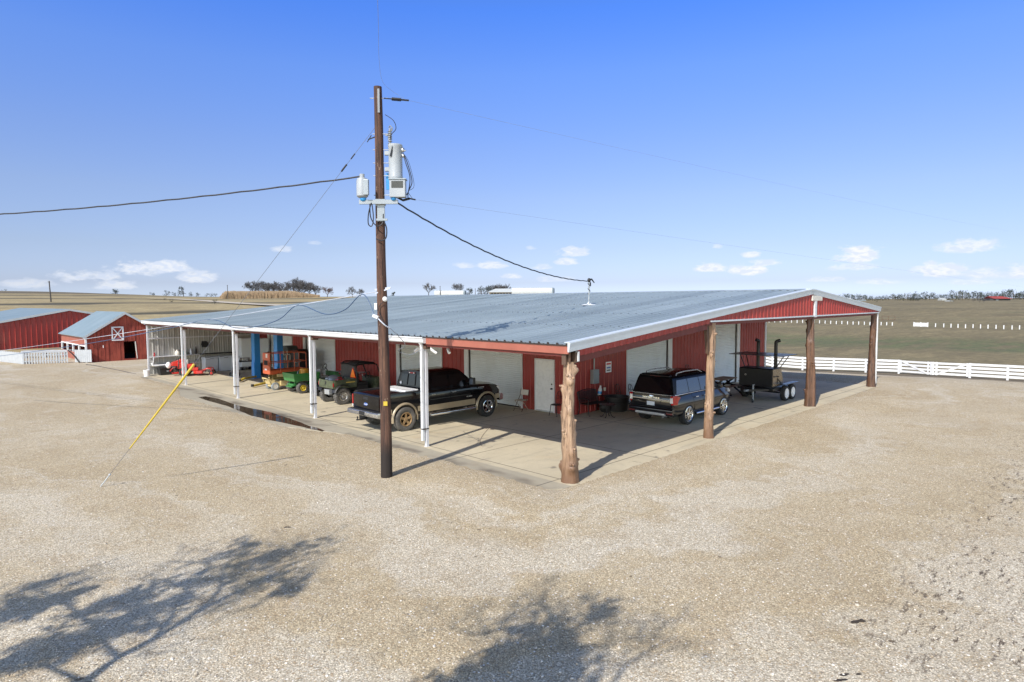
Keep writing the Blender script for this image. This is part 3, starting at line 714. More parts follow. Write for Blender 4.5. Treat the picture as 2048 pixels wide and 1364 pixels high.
# ---- roof: one ribbed sheet per slope, ribs up the slope
def roof_slope(x0, z0, x1, z1):
    mb = MB(); y = -.12; r0 = []; r1 = []; d = V((x1-x0, 0, z1-z0)).normalized(); nr = V((-d.z, 0, d.x)); 
    if nr.z < 0: nr = -nr
    n = 0; ys = []
    while y < 33.85:
        for s, h in ((-.05,0),(-.028,.045),(.028,.045),(.05,0),(.122,0),(.138,.010),(.166,.010),(.182,0)): ys.append((y+s, h))
        y += .305; n += 1
    for yy, h in ys:
        if yy < -.15: yy = -.15
        o = nr*h; r0.append(V((x0, yy, z0))+o); r1.append(V((x1, yy, z1))+o)
    mb.grid([r0, r1]); return mb
a_ = roof_slope(-.22, EZ-.02*SL1, RX, RZ); r_ = a_.build('roof', M['roof'], shop)
b_ = roof_slope(RX, RZ, RE, REZ); b_.build('roof', M['roof'], shop)
mb = MB()
for y0 in range(-0, 34, 3):
    y1 = min(33.82, y0+3.02); y0 = -.14 if y0 == 0 else y0
    mb.hexa([V((RX-.28, y0, RZ+.03-.28*SL1)), V((RX, y0, RZ+.045)), V((RX, y1, RZ+.045)), V((RX-.28, y1, RZ+.03-.28*SL1)), V((RX-.28, y0, RZ+.04-.28*SL1)), V((RX, y0, RZ+.058)), V((RX, y1, RZ+.058)), V((RX-.28, y1, RZ+.04-.28*SL1))])
    mb.hexa([V((RX, y0, RZ+.045)), V((RX+.28, y0, RZ+.03+.28*SL2)), V((RX+.28, y1, RZ+.03+.28*SL2)), V((RX, y1, RZ+.045)), V((RX, y0, RZ+.058)), V((RX+.28, y0, RZ+.04+.28*SL2)), V((RX+.28, y1, RZ+.04+.28*SL2)), V((RX, y1, RZ+.058))])
mb.build('ridge_cap', M['roof'], r_)
for k_ in range(1, 5):      # lap lines where the sheets overlap up the slope
    x_ = -.22+(RX+.22)*k_/5; mb = MB(); y_ = -.08
    rows0, rows1 = [], []
    while y_ < 33.7:
        for s_, h_ in ((-.05,0),(-.028,.045),(.028,.045),(.05,0),(.122,0)):
            yy = y_+s_+.0; j_ = .010*math.sin(y_*7+k_); rows0.append(V((x_-.03+j_, yy, roof_z(x_-.03)+h_+.014))); rows1.append(V((x_+.03, yy, roof_z(x_+.03)+h_+.004)))
        y_ += .305
    mb.grid([rows0, rows1]); mb.build('sheet_lap', M['galv'], r_)
# soffit liner and framing seen from below
mb = MB(); mb.add([(-.1,-.05,EZ-.055),(WX,-.05,roof_z(WX)-.06),(WX,33.8,roof_z(WX)-.06),(-.1,33.8,EZ-.055)], [(3,2,1,0)])
mb.add([(WX,-.05,roof_z(WX)-.06),(RX,-.05,RZ-.06),(RX,WY,RZ-.06),(WX,WY,roof_z(WX)-.06)], [(3,2,1,0)])
mb.add([(RX,-.05,RZ-.06),(RE,-.05,REZ-.06),(RE,WY,REZ-.06),(RX,WY,RZ-.06)], [(3,2,1,0)])
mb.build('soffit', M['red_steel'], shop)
for y in (.12, 5.61, 12.62, 19.98, 26.99, 33.55):
    mb = MB(); z0 = EZ-.07
    mb.hexa([V((0,y-.07,z0-.22)), V((WX,y-.07,roof_z(WX)-.38)), V((WX,y+.07,roof_z(WX)-.38)), V((0,y+.07,z0-.22)), V((0,y-.07,z0)), V((WX,y-.07,roof_z(WX)-.07)), V((WX,y+.07,roof_z(WX)-.07)), V((0,y+.07,z0))])
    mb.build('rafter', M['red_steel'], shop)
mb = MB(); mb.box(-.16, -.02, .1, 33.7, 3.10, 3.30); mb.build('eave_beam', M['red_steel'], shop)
# ---- left eave: red fascia with dark closure strip, then the white gutter
mb = MB(); mb.box(-.215, -.165, -.14, 5.42, 3.175, 3.365); mb.build('fascia', M['red_fascia'], shop)
mb = MB(); mb.box(-.235, -.17, -.14, 5.42, 3.365, 3.40)
y = -.12
while y < 5.4:
    mb.box(-.232, -.2, y-.03, y+.03, 3.40, 3.435); y += .305
mb.build('closure_strip', M['dark_trim'], shop)
mb = MB()
prof = [(-.20,3.20),(-.30,3.20),(-.33,3.235),(-.33,3.32),(-.36,3.35),(-.36,3.385),(-.345,3.39),(-.34,3.36),(-.20,3.36)]
mb.prism(prof, lambda x, z: V((x, 5.42, z)), lambda x, z: V((x, 33.84, z)))
gut = mb.build('gutter', M['white_trim'], shop)
y = 7.2
while y < 33.5:
    mb = MB(); mb.box(-.338, -.328, y-.02, y+.02, 3.21, 3.385); mb.build('gutter_strap', M['white_post'], gut); y += 3.05
# ---- rake trims and gable infill
def rake(x0, z0, x1, z1):
    mb = MB(); s = (z1-z0)/(x1-x0)
    pr = [(-.155,-.175),(-.20,-.175),(-.215,-.06),(-.235,.03),(-.235,.055),(-.05,.065),(-.05,.05),(-.155,.04)]
    mb.prism(pr, lambda y, z: V((x0, y, z0+z)), lambda y, z: V((x1, y, z1+z))); return mb
rake(-.24, EZ, RX, RZ).build('rake_trim', M['rake_white'], shop)
rk = rake(RX, RZ, RE+.05, REZ).build('rake_trim', M['rake_white'], shop)
mb = MB(); mb.hexa([V((RX-.32,-.245,RZ+.03-.32*SL1)), V((RX+.32,-.245,RZ+.03+.32*SL2)), V((RX+.32,-.04,RZ+.05+.32*SL2)), V((RX-.32,-.04,RZ+.05-.32*SL1)), V((RX-.32,-.245,RZ+.065-.32*SL1)), V((RX+.32,-.245,RZ+.065+.32*SL2)), V((RX+.32,-.04,RZ+.085+.32*SL2)), V((RX-.32,-.04,RZ+.085-.32*SL1))])
mb.build('peak_cap', M['rake_white'], rk)
GB = 3.79
mb = MB()
def gb_bot(x): return max(3.0, roof_z(x)-.33) if x < 6.75 else GB
def gfill(x0, x1):
    ribbed(mb, (x0, -.135, 0), (1,0,0), x1-x0, (0,-1,0), 0, lambda q: roof_z(min(x0+q, RE))-.02, pitch=.305, rib=.03, bot=lambda q: gb_bot(x0+q))
gfill(.16, 6.75); gfill(6.75, 15.5); gfill(15.72, 24.3)
mb.build('gable_panel', M['red_panel'], shop)
mb = MB(); mb.box(6.75, 24.35, -.185, -.10, GB-.035, GB+.015); mb.build('gable_trim', M['rake_white'], shop)
mb = MB(); mb.box(15.5, 15.72, -.19, -.10, GB-.06, RZ-.35); mb.build('gable_stile', M['white_trim'], shop)
mb = MB(); mb.box(15.2, 16.3, -.20, -.14, 4.40, 4.62); mb.build('ridge_bracket', M['offwhite'], shop, bevel=.02)
mb = MB(); mb.box(.12, .17, -.19, -.1, 2.98, 3.22); mb.build('strip_end', M['white_trim'], shop)
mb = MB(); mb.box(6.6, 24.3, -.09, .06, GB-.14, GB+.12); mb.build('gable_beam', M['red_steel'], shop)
mb = MB(); mb.bar((.1, 0, 3.02), (6.7, 0, 3.62), .14, .2); mb.build('gable_beam', M['red_steel'], shop)
# ---- white steel porch posts, each with a downspout
for i, y in enumerate((5.61, 12.62, 19.98, 26.99, 33.6)):
    mb = MB(); mb.box(-.13, -.04, y-.045, y+.045, .004, 3.2); mb.box(-.15, -.02, y-.065, y+.065, .004, .016)
    po = mb.build('porch_post', M['white_post'], shop)
    if i < 4:
        mb = MB(); mb.box(-.255, -.18, y-.02, y+.065, .20, 3.12); mb.hexa([V((-.255,y-.02,3.12)), V((-.18,y-.02,3.12)), V((-.18,y+.065,3.12)), V((-.255,y+.065,3.12)), V((-.315,y-.02,3.21)), V((-.24,y-.02,3.21)), V((-.24,y+.065,3.21)), V((-.315,y+.065,3.21))])
        mb.hexa([V((-.34,y-.02,.22)), V((-.24,y-.02,.22)), V((-.24,y+.10,.22)), V((-.34,y+.10,.22)), V((-.34,y-.02,.22)), V((-.24,y-.02,.22)), V((-.24,y+.10,.22)), V((-.34,y+.10,.22))]) if 0 else None
        mb.build('downspout', M['white_trim'], po)
        mb = MB(); mb.box(-.265, -.03, y-.055, y+.075, .55, .58); mb.build('strap', M['dark_trim'], po)
        mb = MB(); mb.box(-.20, .02, y-.16, y+.16, 3.02, 3.12); mb.build('bracket', M['brown_steel'], po)
# ---- cedar log posts
def log_post(x, h, r0, seed, mat, dens=1.0):
    random.seed(seed); mb = MB(); n = 26; m = 56; rows = []
    kn = [(random.uniform(0, 2*math.pi), random.uniform(.25, h-.15), random.uniform(.05, .10), random.uniform(.03, .06)) for _ in range(int(15*dens))]
    fl = [(random.uniform(0, 6.28), random.uniform(.010, .022), random.randint(2, 5)) for _ in range(3)]
    for i in range(m+1):
        z = h*i/m; row = []; t = z/h
        rb = r0*(1-.32*t) + .035*math.exp(-z/.22)
        ox = .032*math.sin(z*1.3+seed)+.016*math.sin(z*3.1+seed*2); oy = .03*math.cos(z*1.1+seed)
        for k in range(n):
            a = 2*math.pi*k/n; r = rb
            for ph, am, fr in fl: r += am*math.sin(fr*a+ph+z*.5)
            r += .014*noise.noise(V((math.cos(a)*3, math.sin(a)*3, z*2.2+seed)))+.008*noise.noise(V((math.cos(a)*8, math.sin(a)*8, z*5+seed)))
            for ka, kz, kw, kh in kn:
                da = (a-ka+math.pi) % (2*math.pi)-math.pi; d2 = (da*rb)**2/(kw*kw)+(z-kz)**2/(kw*1.3)**2
                r += kh*math.exp(-d2*1.6)
            row.append(V((x+ox+r*math.cos(a), oy+r*math.sin(a), z-.03)))
        rows.append(row)
    for i in range(m):
        pass
    vs = [p for r_ in rows for p in r_]; fs = []
    for i in range(m):
        for k in range(n):
            l = (k+1) % n; fs.append((i*n+k, i*n+l, (i+1)*n+l, (i+1)*n+k))
    fs.append(tuple(m*n+k for k in range(n)))
    mb.add(vs, fs)
    for ka, kz, kw, kh in kn[:int(9*dens)]:       # cut branch stubs
        t = kz/h; rb = r0*(1-.32*t); ox = .032*math.sin(kz*1.3+seed)+.016*math.sin(kz*3.1+seed*2); oy = .03*math.cos(kz*1.1+seed)
        p = V((x+ox, oy, kz)); d = V((math.cos(ka), math.sin(ka), .25))
        mb.tube([p+d*rb*.7, p+d*(rb+kh*.9), p+d*(rb+kh+.03)], [.05, .036, .02], 7)
    return mb.build('log_post', mat, shop, smooth=75)
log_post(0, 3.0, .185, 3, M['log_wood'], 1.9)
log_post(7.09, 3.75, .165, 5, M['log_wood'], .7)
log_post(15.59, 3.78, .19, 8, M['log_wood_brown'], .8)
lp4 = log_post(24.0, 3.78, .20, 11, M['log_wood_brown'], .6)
mb = MB(); mb.box(24.19, 24.25, -.17, -.10, .15, 3.80); mb.build('downspout', M['white_trim'], lp4)
mb = MB(); mb.box(-.16, -.03, -.03, .1, 2.9, 3.2); mb.box(.05, .13, -.16, -.04, 2.95, 3.2); mb.bar((-.05,-.05,2.95), (-.12,-.12,3.36), .05, .09); mb.bar((.08,-.05,2.9), (.2,-.12,3.2), .05, .07); mb.build('post_cap', M['brown_steel'], shop)
mb = MB(); mb.bar((6.82,.03,3.72), (6.97,.03,2.75), .10, .14); mb.build('knee_brace', M['brown_steel'], shop)
# ---- grey lined end wall of the far bay with girts
mb = MB(); ribbed(mb, (-.02, YE, 0), (1,0,0), WX+.0, (0,-1,0), .03, lambda q: roof_z(q)-.08, pitch=.305, rib=.028)
ew = mb.build('end_wall', M['grey_panel'], shop)
mb = MB(); mb.box(0, WX-.05, YE-.13, YE-.04, 2.22, 2.30); mb.box(0, WX-.05, YE-.13, YE-.04, .55, .63); mb.build('girt', M['white_post'], ew)
mb = MB(); mb.box(.02, 3.0, YE-.42, YE-.03, 1.10, 1.145); mb.build('wall_shelf', M['white_post'], ew)
for x in (.15, 1.5, 2.9):
    mb = MB(); mb.bar((x, YE-.38, 1.1), (x, YE-.04, .8), .03, .03); mb.build('shelf_bracket', M['white_post'], ew)

# ---- fittings on the walls: each lifts off on its own
t = thing('disconnect_box', 'grey electrical disconnect box with a conduit on the red wall', 'electrical box', (8.40, WY-.03, 1.42))
mb = MB(); mb.box(-.19, .19, -.16, 0, -.28, .28); mb.build('box', M['conduit'], t, bevel=.012)
mb = MB(); mb.box(-.17, .17, -.175, -.162, -.26, .26); mb.build('door', M['conduit'], t, bevel=.004)
mb = MB(); mb.box(.19, .24, -.12, -.04, -.08, .12); mb.bar((.24,-.08,.02), (.30,-.14,.10), .025); mb.build('handle', M['black_steel'], t)
mb = MB(); mb.cyl((0,-.05,.28), (0,-.05,2.55), .028, 8); mb.build('conduit', M['conduit'], t, smooth=60)
s = thing('wall_sign', 'small white notice sign with red and blue lettering on the red wall', 'sign', (9.40, WY-.045, 1.72))
mb = MB(); mb.box(-.19, .19, -.012, 0, -.22, .22); mb.build('sign_board', M['sign_white'], s, bevel=.004)
mb = MB(); mb.box(-.15, .15, -.0155, -.0125, .10, .17); mb.build('lettering', M['sign_red'], s)
mb = MB(); mb.box(-.13, .13, -.0155, -.0125, -.05, .01); mb.build('lettering', M['sign_blue'], s)
mb = MB(); mb.box(-.13, .12, -.0155, -.0125, -.15, -.11); mb.build('lettering', M['black_plastic'], s)
# cameras / floodlights under the eave at the first white post
for i, (x, y, z, dx, dy, lab) in enumerate([(-.12, 5.30, 3.02, .5, -.35, 'white camera hanging under the red fascia beside the white post'), (.25, 4.95, 3.03, -.3, -.6, 'smaller white camera nearer the corner log under the red fascia'), (.2, 6.3, 3.0, -.5, .5, 'white camera hanging left of the first white post under the gutter')]):
    c = thing('security_camera', lab, 'camera', (x, y, z), 0, 'white cameras under the eave')
    d = V((dx, dy, -.45)).normalized()
    mb = MB(); mb.cyl((0,0,0), tuple(d*.2), .045, 12); mb.build('housing', M['white_gloss'], c, smooth=40)
    mb = MB(); mb.cyl((0,0,.0), (0,0,.13), .018, 8); mb.build('mount', M['white_gloss'], c, smooth=40)
# weatherhead mast on the roof
def mast_spot():
    lo, hi = 2.0, 14.5
    for _ in range(60):
        m_ = (lo+hi)/2; p = on_axis(1178, 611, 0, m_)
        if p.z > roof_z(m_): lo = m_
        else: hi = m_
    return p
mp_ = mast_spot(); MAST = V((mp_.x, mp_.y, roof_z(mp_.x)))
ms = thing('service_mast', 'slim grey service mast with a black weatherhead on the shop roof', 'mast', MAST)
mb = MB(); mb.cyl((0,0,-.1), (0,0,.98), .032, 10); mb.build('pipe', M['galv'], ms, smooth=60)
mb = MB(); mb.lathe([(.30,.02),(.26,.045),(.10,.06),(.05,.12),(.04,.13)], (0,0,0), (0,0,1), 14); mb.build('flashing', M['white_trim'], ms, smooth=50)
mb = MB(); mb.ball((0,0,1.04), .075, .075, .09); mb.tube([(0,0,1.06),(.10,-.06,1.08),(.20,-.12,.93)], [.05,.035,.02], 7); mb.tube([(0,0,1.0),(.06,-.02,.92),(.07,-.03,.80)], [.04,.03,.015], 6); mb.build('weatherhead', M['black_plastic'], ms, smooth=60)
mb = MB(); mb.tube([(math.cos(k*.9)*.045, math.sin(k*.9)*.045, .98-k*.03) for k in range(18)], .014, 5); mb.build('cable_wrap', M['wire_black'], ms, smooth=60)
# ================================================================ utility pole and its lines
PX, PY = -2.93, 3.56
pole = thing('utility_pole', 'tall brown wooden utility pole with grey transformer and white cabinets', 'utility pole', (PX, PY, 0), YAW-math.pi/2)
# local axes: +x to the camera's right, +y away from the camera
def pl(x, y, z): # local to world
    a = YAW-math.pi/2; return V((PX+x*math.cos(a)-y*math.sin(a), PY+x*math.sin(a)+y*math.cos(a), z))
LEAN = -.010
def sx(z): return LEAN*z*.6
mb = MB(); random.seed(2)
rows = []; n = 20
for i in range(60):
    z = -.2+9.9*i/59
    r = .146-.0048*z; r += .006*noise.noise(V((z*.8, 3, 1)))
    rows.append([V((sx(z)+.012*math.sin(z*.9)+(r+.006*noise.noise(V((math.cos(k*6.283/n)*2, math.sin(k*6.283/n)*2, z*.6))))*math.cos(2*math.pi*k/n), (r)*math.sin(2*math.pi*k/n), z)) for k in range(n)])
vs_ = [p for r_ in rows for p in r_]; fs_ = [(i*n+k, i*n+(k+1) % n, (i+1)*n+(k+1) % n, (i+1)*n+k) for i in range(59) for k in range(n)]; fs_.append(tuple(59*n+k for k in range(n)))
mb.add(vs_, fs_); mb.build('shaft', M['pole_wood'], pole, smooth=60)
mb = MB(); mb.box(sx(9.4)-.0+.02, sx(9.4)+.07, -.125, -.105, 9.05, 9.62); mb.build('pole_top_plate', M['porcelain'], pole)
# transformer can
tx = .36
mb = MB(); mb.lathe([(.0,7.44),(.165,7.45),(.175,7.50),(.175,7.52),(.168,7.54),(.168,8.22),(.178,8.24),(.178,8.285),(.165,8.30),(0,8.325)], (tx,-.02,0), (0,0,1), 28)
tr = mb.build('transformer', M['transformer_grey'], pole, smooth=35)
for z0_ in (8.05, 7.66):
    mb = MB(); mb.box(.10, tx-.1, -.07, .03, z0_, z0_+.09); mb.build('hanger_bracket', M['transformer_grey'], tr)
mb = MB(); mb.box(.11, tx-.13, .02, .05, 7.22, 7.62); mb.build('blue_plate', M['sky_blue'], tr)
mb = MB(); 
for k in range(5): mb.lathe([(.022,8.30+k*.055),(.055,8.315+k*.055),(.05,8.33+k*.055),(.022,8.345+k*.055)], (tx-.12,-.05,0), (0,0,1), 10)
mb.cyl((tx-.12,-.05,8.26), (tx-.12,-.05,8.62), .02, 8); mb.build('bushing', M['porcelain'], tr, smooth=40)
mb = MB(); mb.ball((tx+.19,-.06,8.16), .05, .05, .06); mb.ball((tx+.20,-.08,8.02), .04, .04, .05); mb.cyl((tx+.13,-.04,8.16), (tx+.27,-.10,8.14), .018, 8); mb.build('secondary_bushing', M['dull_chrome'], tr, smooth=60)
mb = MB(); mb.bar((tx-.02,-.175,8.25), (tx-.09,-.19,7.98), .015, .05); mb.build('earth_strap', M['black_steel'], tr)
# fused cut-out on the side of the pole
mb = MB(); mb.bar((.13,-.02,8.52), (.26,-.06,8.56), .03); mb.tube([(.22,-.06,8.40),(.24,-.07,8.52),(.25,-.07,8.68)], .035, 8); mb.tube([(.22,-.08,8.70),(.26,-.10,8.74),(.31,-.12,8.68),(.30,-.12,8.60)], .014, 6)
for k in range(4): mb.lathe([(.03,8.44+k*.05),(.055,8.455+k*.05),(.03,8.47+k*.05)], (.235,-.065,0), (0,0,1), 8)
mb.build('fuse_cutout', M['porcelain'], pole, smooth=40)
# hardware on the left flank
mb = MB(); mb.bar((-.11,-.02,8.50), (-.30,-.05,8.42), .025); mb.bar((-.22,-.03,8.53), (-.32,-.05,8.36), .02); mb.build('cutout_arm', M['black_steel'], pole)
for z in (9.42, 8.56, 8.18, 7.86, 7.55, 7.08):
    mb = MB(); mb.cyl((-.24 if z > 9 else -.19, -.02, z), (.2,-.02, z), .011, 6); mb.build('through_bolt', M['galv'], pole)
# steel cross bracket with two meter cabinets
mb = MB(); mb.box(-.50, .44, -.27, -.19, 6.83, 6.93); mb.box(-.12, .12, -.19, -.10, 6.80, 6.96); mb.build('cross_bracket', M['conduit'], pole)
mb = MB(); mb.box(-.20+.12, .05+.05, -.19, -.15, 6.42, 6.80); mb.bar((-.1,-.19,6.46), (.17,-.19,6.46), .05); mb.build('bracket_stay', M['conduit'], pole)
mb = MB(); mb.box(.26, .64, -.36, -.14, 6.98, 7.40); cb = mb.build('light_cabinet', M['transformer_grey'], pole, bevel=.012)
mb = MB(); mb.box(.31, .59, -.368, -.361, 7.20, 7.36); mb.build('lens', M['cover_grey'], cb)
mb = MB(); mb.box(.24, .66, -.38, -.12, 7.40, 7.425); mb.build('hood', M['conduit'], cb)
mb = MB(); mb.ball((.34,-.27,6.96), .065, .06, .06); mb.build('blue_insulator', M['sky_blue'], pole, smooth=60)
mb = MB(); mb.lathe([(.09,6.98),(.14,7.02),(.14,7.38),(.12,7.44),(.06,7.47),(.06,7.55),(0,7.56)], (-.42,-.24,0), (0,0,1), 16); mc = mb.build('recloser', M['transformer_grey'], pole, smooth=40)
mb = MB(); mb.box(-.36, -.24, -.40, -.30, 7.03, 7.40); mb.build('recloser_box', M['conduit'], mc, bevel=.01)
mb = MB(); mb.ball((-.40,-.26,6.95), .08, .06, .06); mb.build('blue_insulator', M['sky_blue'], pole, smooth=60)
def curve(pts, k=6):
    P = [V(p) for p in pts]; out = []
    for i in range(len(P)-1):
        a, b, c, d = P[max(i-1, 0)], P[i], P[i+1], P[min(i+2, len(P)-1)]
        for j in range(k):
            t = j/k; out.append(.5*((2*b)+(c-a)*t+(2*a-5*b+4*c-d)*t*t+(3*b-a-3*c+d)*t**3))
    out.append(P[-1]); return out
def loop(name, pts, r, mat, par): 
    mb = MB(); mb.tube(curve(pts), r, 6); return mb.build(name, mat, par, smooth=60)
loop('jumper_wire', [(.13,-.05,9.02),(.34,-.1,8.86),(.40,-.12,8.66),(.28,-.12,8.52),(.25,-.09,8.42)], .009, M['wire_black'], pole)
for k in range(3):
    loop('secondary_lead', [(tx+.20,-.08-.02*k,8.08),(tx+.26+.04*k,-.1,7.85),(tx+.36+.05*k,-.1,7.5-.1*k),(tx+.32,-.12,7.15),(tx+.22+.1*k,-.2,6.98)], .012 if k < 2 else .006, M['wire_black'], pole)
loop('drip_loop', [(-.20,-.27,6.86),(-.27,-.28,6.6),(-.28,-.28,6.35),(-.20,-.26,6.3),(-.16,-.25,6.5),(-.19,-.25,6.83)], .014, M['wire_black'], pole)
loop('drip_loop', [(-.24,-.26,6.84),(-.22,-.27,6.5),(-.08,-.25,6.30),(.05,-.2,6.38),(.07,-.19,6.6)], .014, M['wire_black'], pole)
loop('drip_loop', [(.07,-.19,6.45),(.14,-.17,6.25),(.12,-.17,6.02),(.0,-.18,5.95),(-.12,-.18,6.0)], .016, M['wire_black'], pole)
mb = MB(); mb.bar((-.20,-.06,4.75), (.20,-.06,4.80), .02, .05); mb.bar((-.19,-.09,4.66), (.19,-.09,4.79), .02, .03); mb.build('white_tie', M['wire_white'], pole)
mb = MB(); mb.ball((.07,-.17,4.52), .065); mb.build('lamp_globe', M['white_gloss'], pole, smooth=80)
mb = MB(); mb.box(-.21, -.14, -.12, -.03, 4.26, 4.42); mb.build('junction_box', M['white_gloss'], pole, bevel=.01)
mb = MB(); mb.bar((-.24,-.10,4.12), (-.11,-.14,4.06), .09, .07); mb.build('cable_clamp', M['white_gloss'], pole, bevel=.01)
mb = MB(); mb.box(-.04+.02, .06+.02, -.149, -.139, 1.86, 1.97); mb.build('yellow_tag', M['guard_yellow'], pole)
loop('hanging_cord', [(-.17,-.09,4.1),(-.05,-.17,3.98),(.08,-.17,3.86),(.17,-.1,3.80)], .016, M['wire_white'], pole)
loop('hanging_cord', [(.05,-.17,4.48),(-.09,-.17,4.3),(-.02,-.17,4.05),(.1,-.17,3.84)], .009, M['wire_black'], pole)

# --- lines: every span is an object of its own
def span(name, a, b, sag, r, mat, label, n=24, wob=0, cat='cable', group=None):
    a, b = V(a), V(b); pts = []
    for i in range(n+1):
        t = i/n; p = a.lerp(b, t); p.z -= 4*sag*t*(1-t)
        if wob: p += V((math.sin(i*2.1), math.cos(i*2.1), math.sin(i*2.1+1)))*wob
        pts.append(p)
    mb = MB(); mb.tube(pts, r, 6); o = mb.build(name, mat, None, smooth=60); tag(o, label, cat, group); return o
A = pl(-.40, -.24, 7.50)
span('service_cable', A, at_depth(-500, 440, 22), .35, .020, M['wire_black'], 'thick black twisted cable running left from the pole across the sky', 60, .008)
span('service_cable', pl(.42, -.24, 6.86), MAST+V((-.05,-.02,1.0)), .42, .020, M['wire_black'], 'black service cable sagging from the pole to the roof mast', 60, .008)
far = V(at_depth(3200, 722, 46))
T0 = pl(.10, -.02, 9.42); T1 = pl(.72, -.10, 9.34)
d = thing('strain_insulator', 'ribbed dark strain insulator at the top of the utility pole', 'insulator', (0,0,0))
mb = MB(); mb.tube([T0, T0.lerp(T1, .35)], .014, 6); mb.tube([T0.lerp(T1, .7), T1], .022, 6); mb.build('clevis', M['black_steel'], d)
mb = MB()
for k in range(9): mb.cyl(T0.lerp(T1, .33+k*.042), T0.lerp(T1, .35+k*.042), .042, 8)
mb.tube([T0.lerp(T1, .3), T0.lerp(T1, .75)], .018, 6); mb.build('sheds', M['black_plastic'], d)
span('primary_wire', T1, T1+(at_depth(1900, 436, 60)-T1)*1.6, .2, .0028, M['wire_grey'], 'thin overhead wire running right from the pole top insulator', 30)
N0 = pl(.60, -.15, 6.95)
mb = MB(); mb.tube([pl(.42,-.15,7.0), pl(.55,-.15,6.93), pl(.72,-.17,6.97)], .03, 6); mb.tube([pl(.72,-.17,6.97), pl(.86,-.17,6.94)], .02, 6); o = mb.build('wire_clamp', M['black_steel'], None); tag(o, 'small dark clamp where the lower thin wire leaves the pole', 'wire clamp')
span('neutral_wire', pl(.86, -.17, 6.94), pl(.86,-.17,6.94)+(at_depth(2048, 572, 70)-pl(.86,-.17,6.94))*1.5, .1, .0026, M['wire_grey'], 'lower thin wire running right from the pole towards the horizon', 30)
q = [T0.lerp(T1, .9), at_depth(779, 178, 15.2), at_depth(764, 160, 13.6), at_depth(758, 115, 11.6), at_depth(757, 55, 9.6), at_depth(755, -10, 8.0), at_depth(752, -120, 6.4)]
mb = MB(); mb.tube(curve(q), .0028, 5); o = mb.build('overhead_wire', M['wire_grey'], None); tag(o, 'thin wire rising from the pole top out of the picture', 'cable')
# guy wire with yellow guard
GA = on_z(200, 975); GB_ = pl(-.13, -.02, 8.72)
guy = thing('guy_wire', 'steel guy wire anchored in the gravel with a long yellow guard', 'guy wire', GA)
def gp(t): return (GB_-GA)*t
mb = MB(); mb.tube([gp(0), gp(1)], .005, 6); mb.build('strand', M['wire_dark'], guy)
# parameter of the guard along the wire from the photo rows
def t_at(v):
    lo, hi = 0, 1
    for _ in range(40):
        m_ = (lo+hi)/2; p = GA+gp(m_)-CAM; vv = 682-F_PX*p.dot(UP)/p.dot(FW)
        if vv > v: lo = m_
        else: hi = m_
    return lo
ta, tb, tc_ = t_at(897), t_at(858), t_at(728)
mb = MB(); mb.tube([gp(ta), gp(tb), gp(tc_)], [.014, .021, .031], 10); mb.build('yellow_guard', M['guard_yellow'], guy, smooth=60)
mb = MB(); ti = t_at(343); mb.tube([gp(ti), gp(ti+.02)], .022, 6); mb.tube([gp(ti+.035), gp(ti+.05)], .016, 6); mb.build('guy_insulator', M['black_steel'], guy)
mb = MB(); mb.tube([gp(0)-gp(.02), gp(.035)], .014, 6); mb.ball(gp(.035), .03); mb.build('anchor_rod', M['galv'], guy)
# low telephone lines to the left: white messenger with a blue cable slung under it
W0 = pl(-.17, -.06, 4.70); W1 = at_depth(-120, 716, 37)
span('white_line', W0, W1, .12, .009, M['wire_white'], 'thin white line running from the pole to the left past the barn', 40)
def wl(t): p = W0.lerp(W1, t); p.z -= 4*.12*t*(1-t); return p
def t_u(u):
    lo, hi = 0, 1
    for _ in range(40):
        m_ = (lo+hi)/2; p = wl(m_)-CAM; uu = 1024+F_PX*p.dot(RT)/p.dot(FW)
        if uu > u: lo = m_
        else: hi = m_
    return lo
q = [wl(t_u(u)) for u in (726, 690, 650, 597, 560, 520, 470, 420, 330, 170, 0, -100)]
dz = [0, -.32, -.36, 0, -.30, -.42, -.38, 0, -.08, -.2, -.25, -.2]
mb = MB(); mb.tube(curve([pl(-.2,-.1,4.1)]+[p+V((0,0,z)) for p, z in zip(q, dz)]), .012, 6); o = mb.build('blue_line', M['wire_blue'], None, smooth=60); tag(o, 'dark blue cable slung in loops under the thin white line', 'cable')
mb = MB(); mb.tube(curve([pl(.17,-.1,3.80), pl(.42,.6,3.35), V((-1.1, 5.6, 3.02)), V((-.6, 5.75, 2.86)), V((-.35, 5.66, 2.95)), V((-.12,5.55,3.08))]), .009, 6); o = mb.build('camera_cable', M['wire_grey'], None, smooth=60); tag(o, 'thin grey cable drooping from the pole to the first white post', 'cable')
# ================================================================ vehicles: bodies are lofts of half cross-sections, mirrored
def half_loft(stations, cap=True):
    """stations: list of half sections, each a list of (x, y>=0, z) from bottom centre to top centre"""
    mb = MB(); m = len(stations[0]); ring = 2*m-2; vs = []
    for st in stations:
        vs += [V(p) for p in st] + [V((p[0], -p[1], p[2])) for p in st[-2:0:-1]]
    fs = []
    for i in range(len(stations)-1):
        for k in range(ring):
            l = (k+1) % ring; fs.append((i*ring+k, i*ring+l, (i+1)*ring+l, (i+1)*ring+k))
    if cap:
        fs.append(tuple(range(ring-1, -1, -1))); fs.append(tuple((len(stations)-1)*ring+k for k in range(ring)))
    return mb.add(vs, fs)
def arches(body, hubs, r, w0, w1, mat):
    for x, z in hubs:
        mb = MB()
        for s in (-1, 1): mb.cyl((x, s*w0, z), (x, s*w1, z), r, 28)
        boolean_cut(body, mb.build('wheel_well', mat))
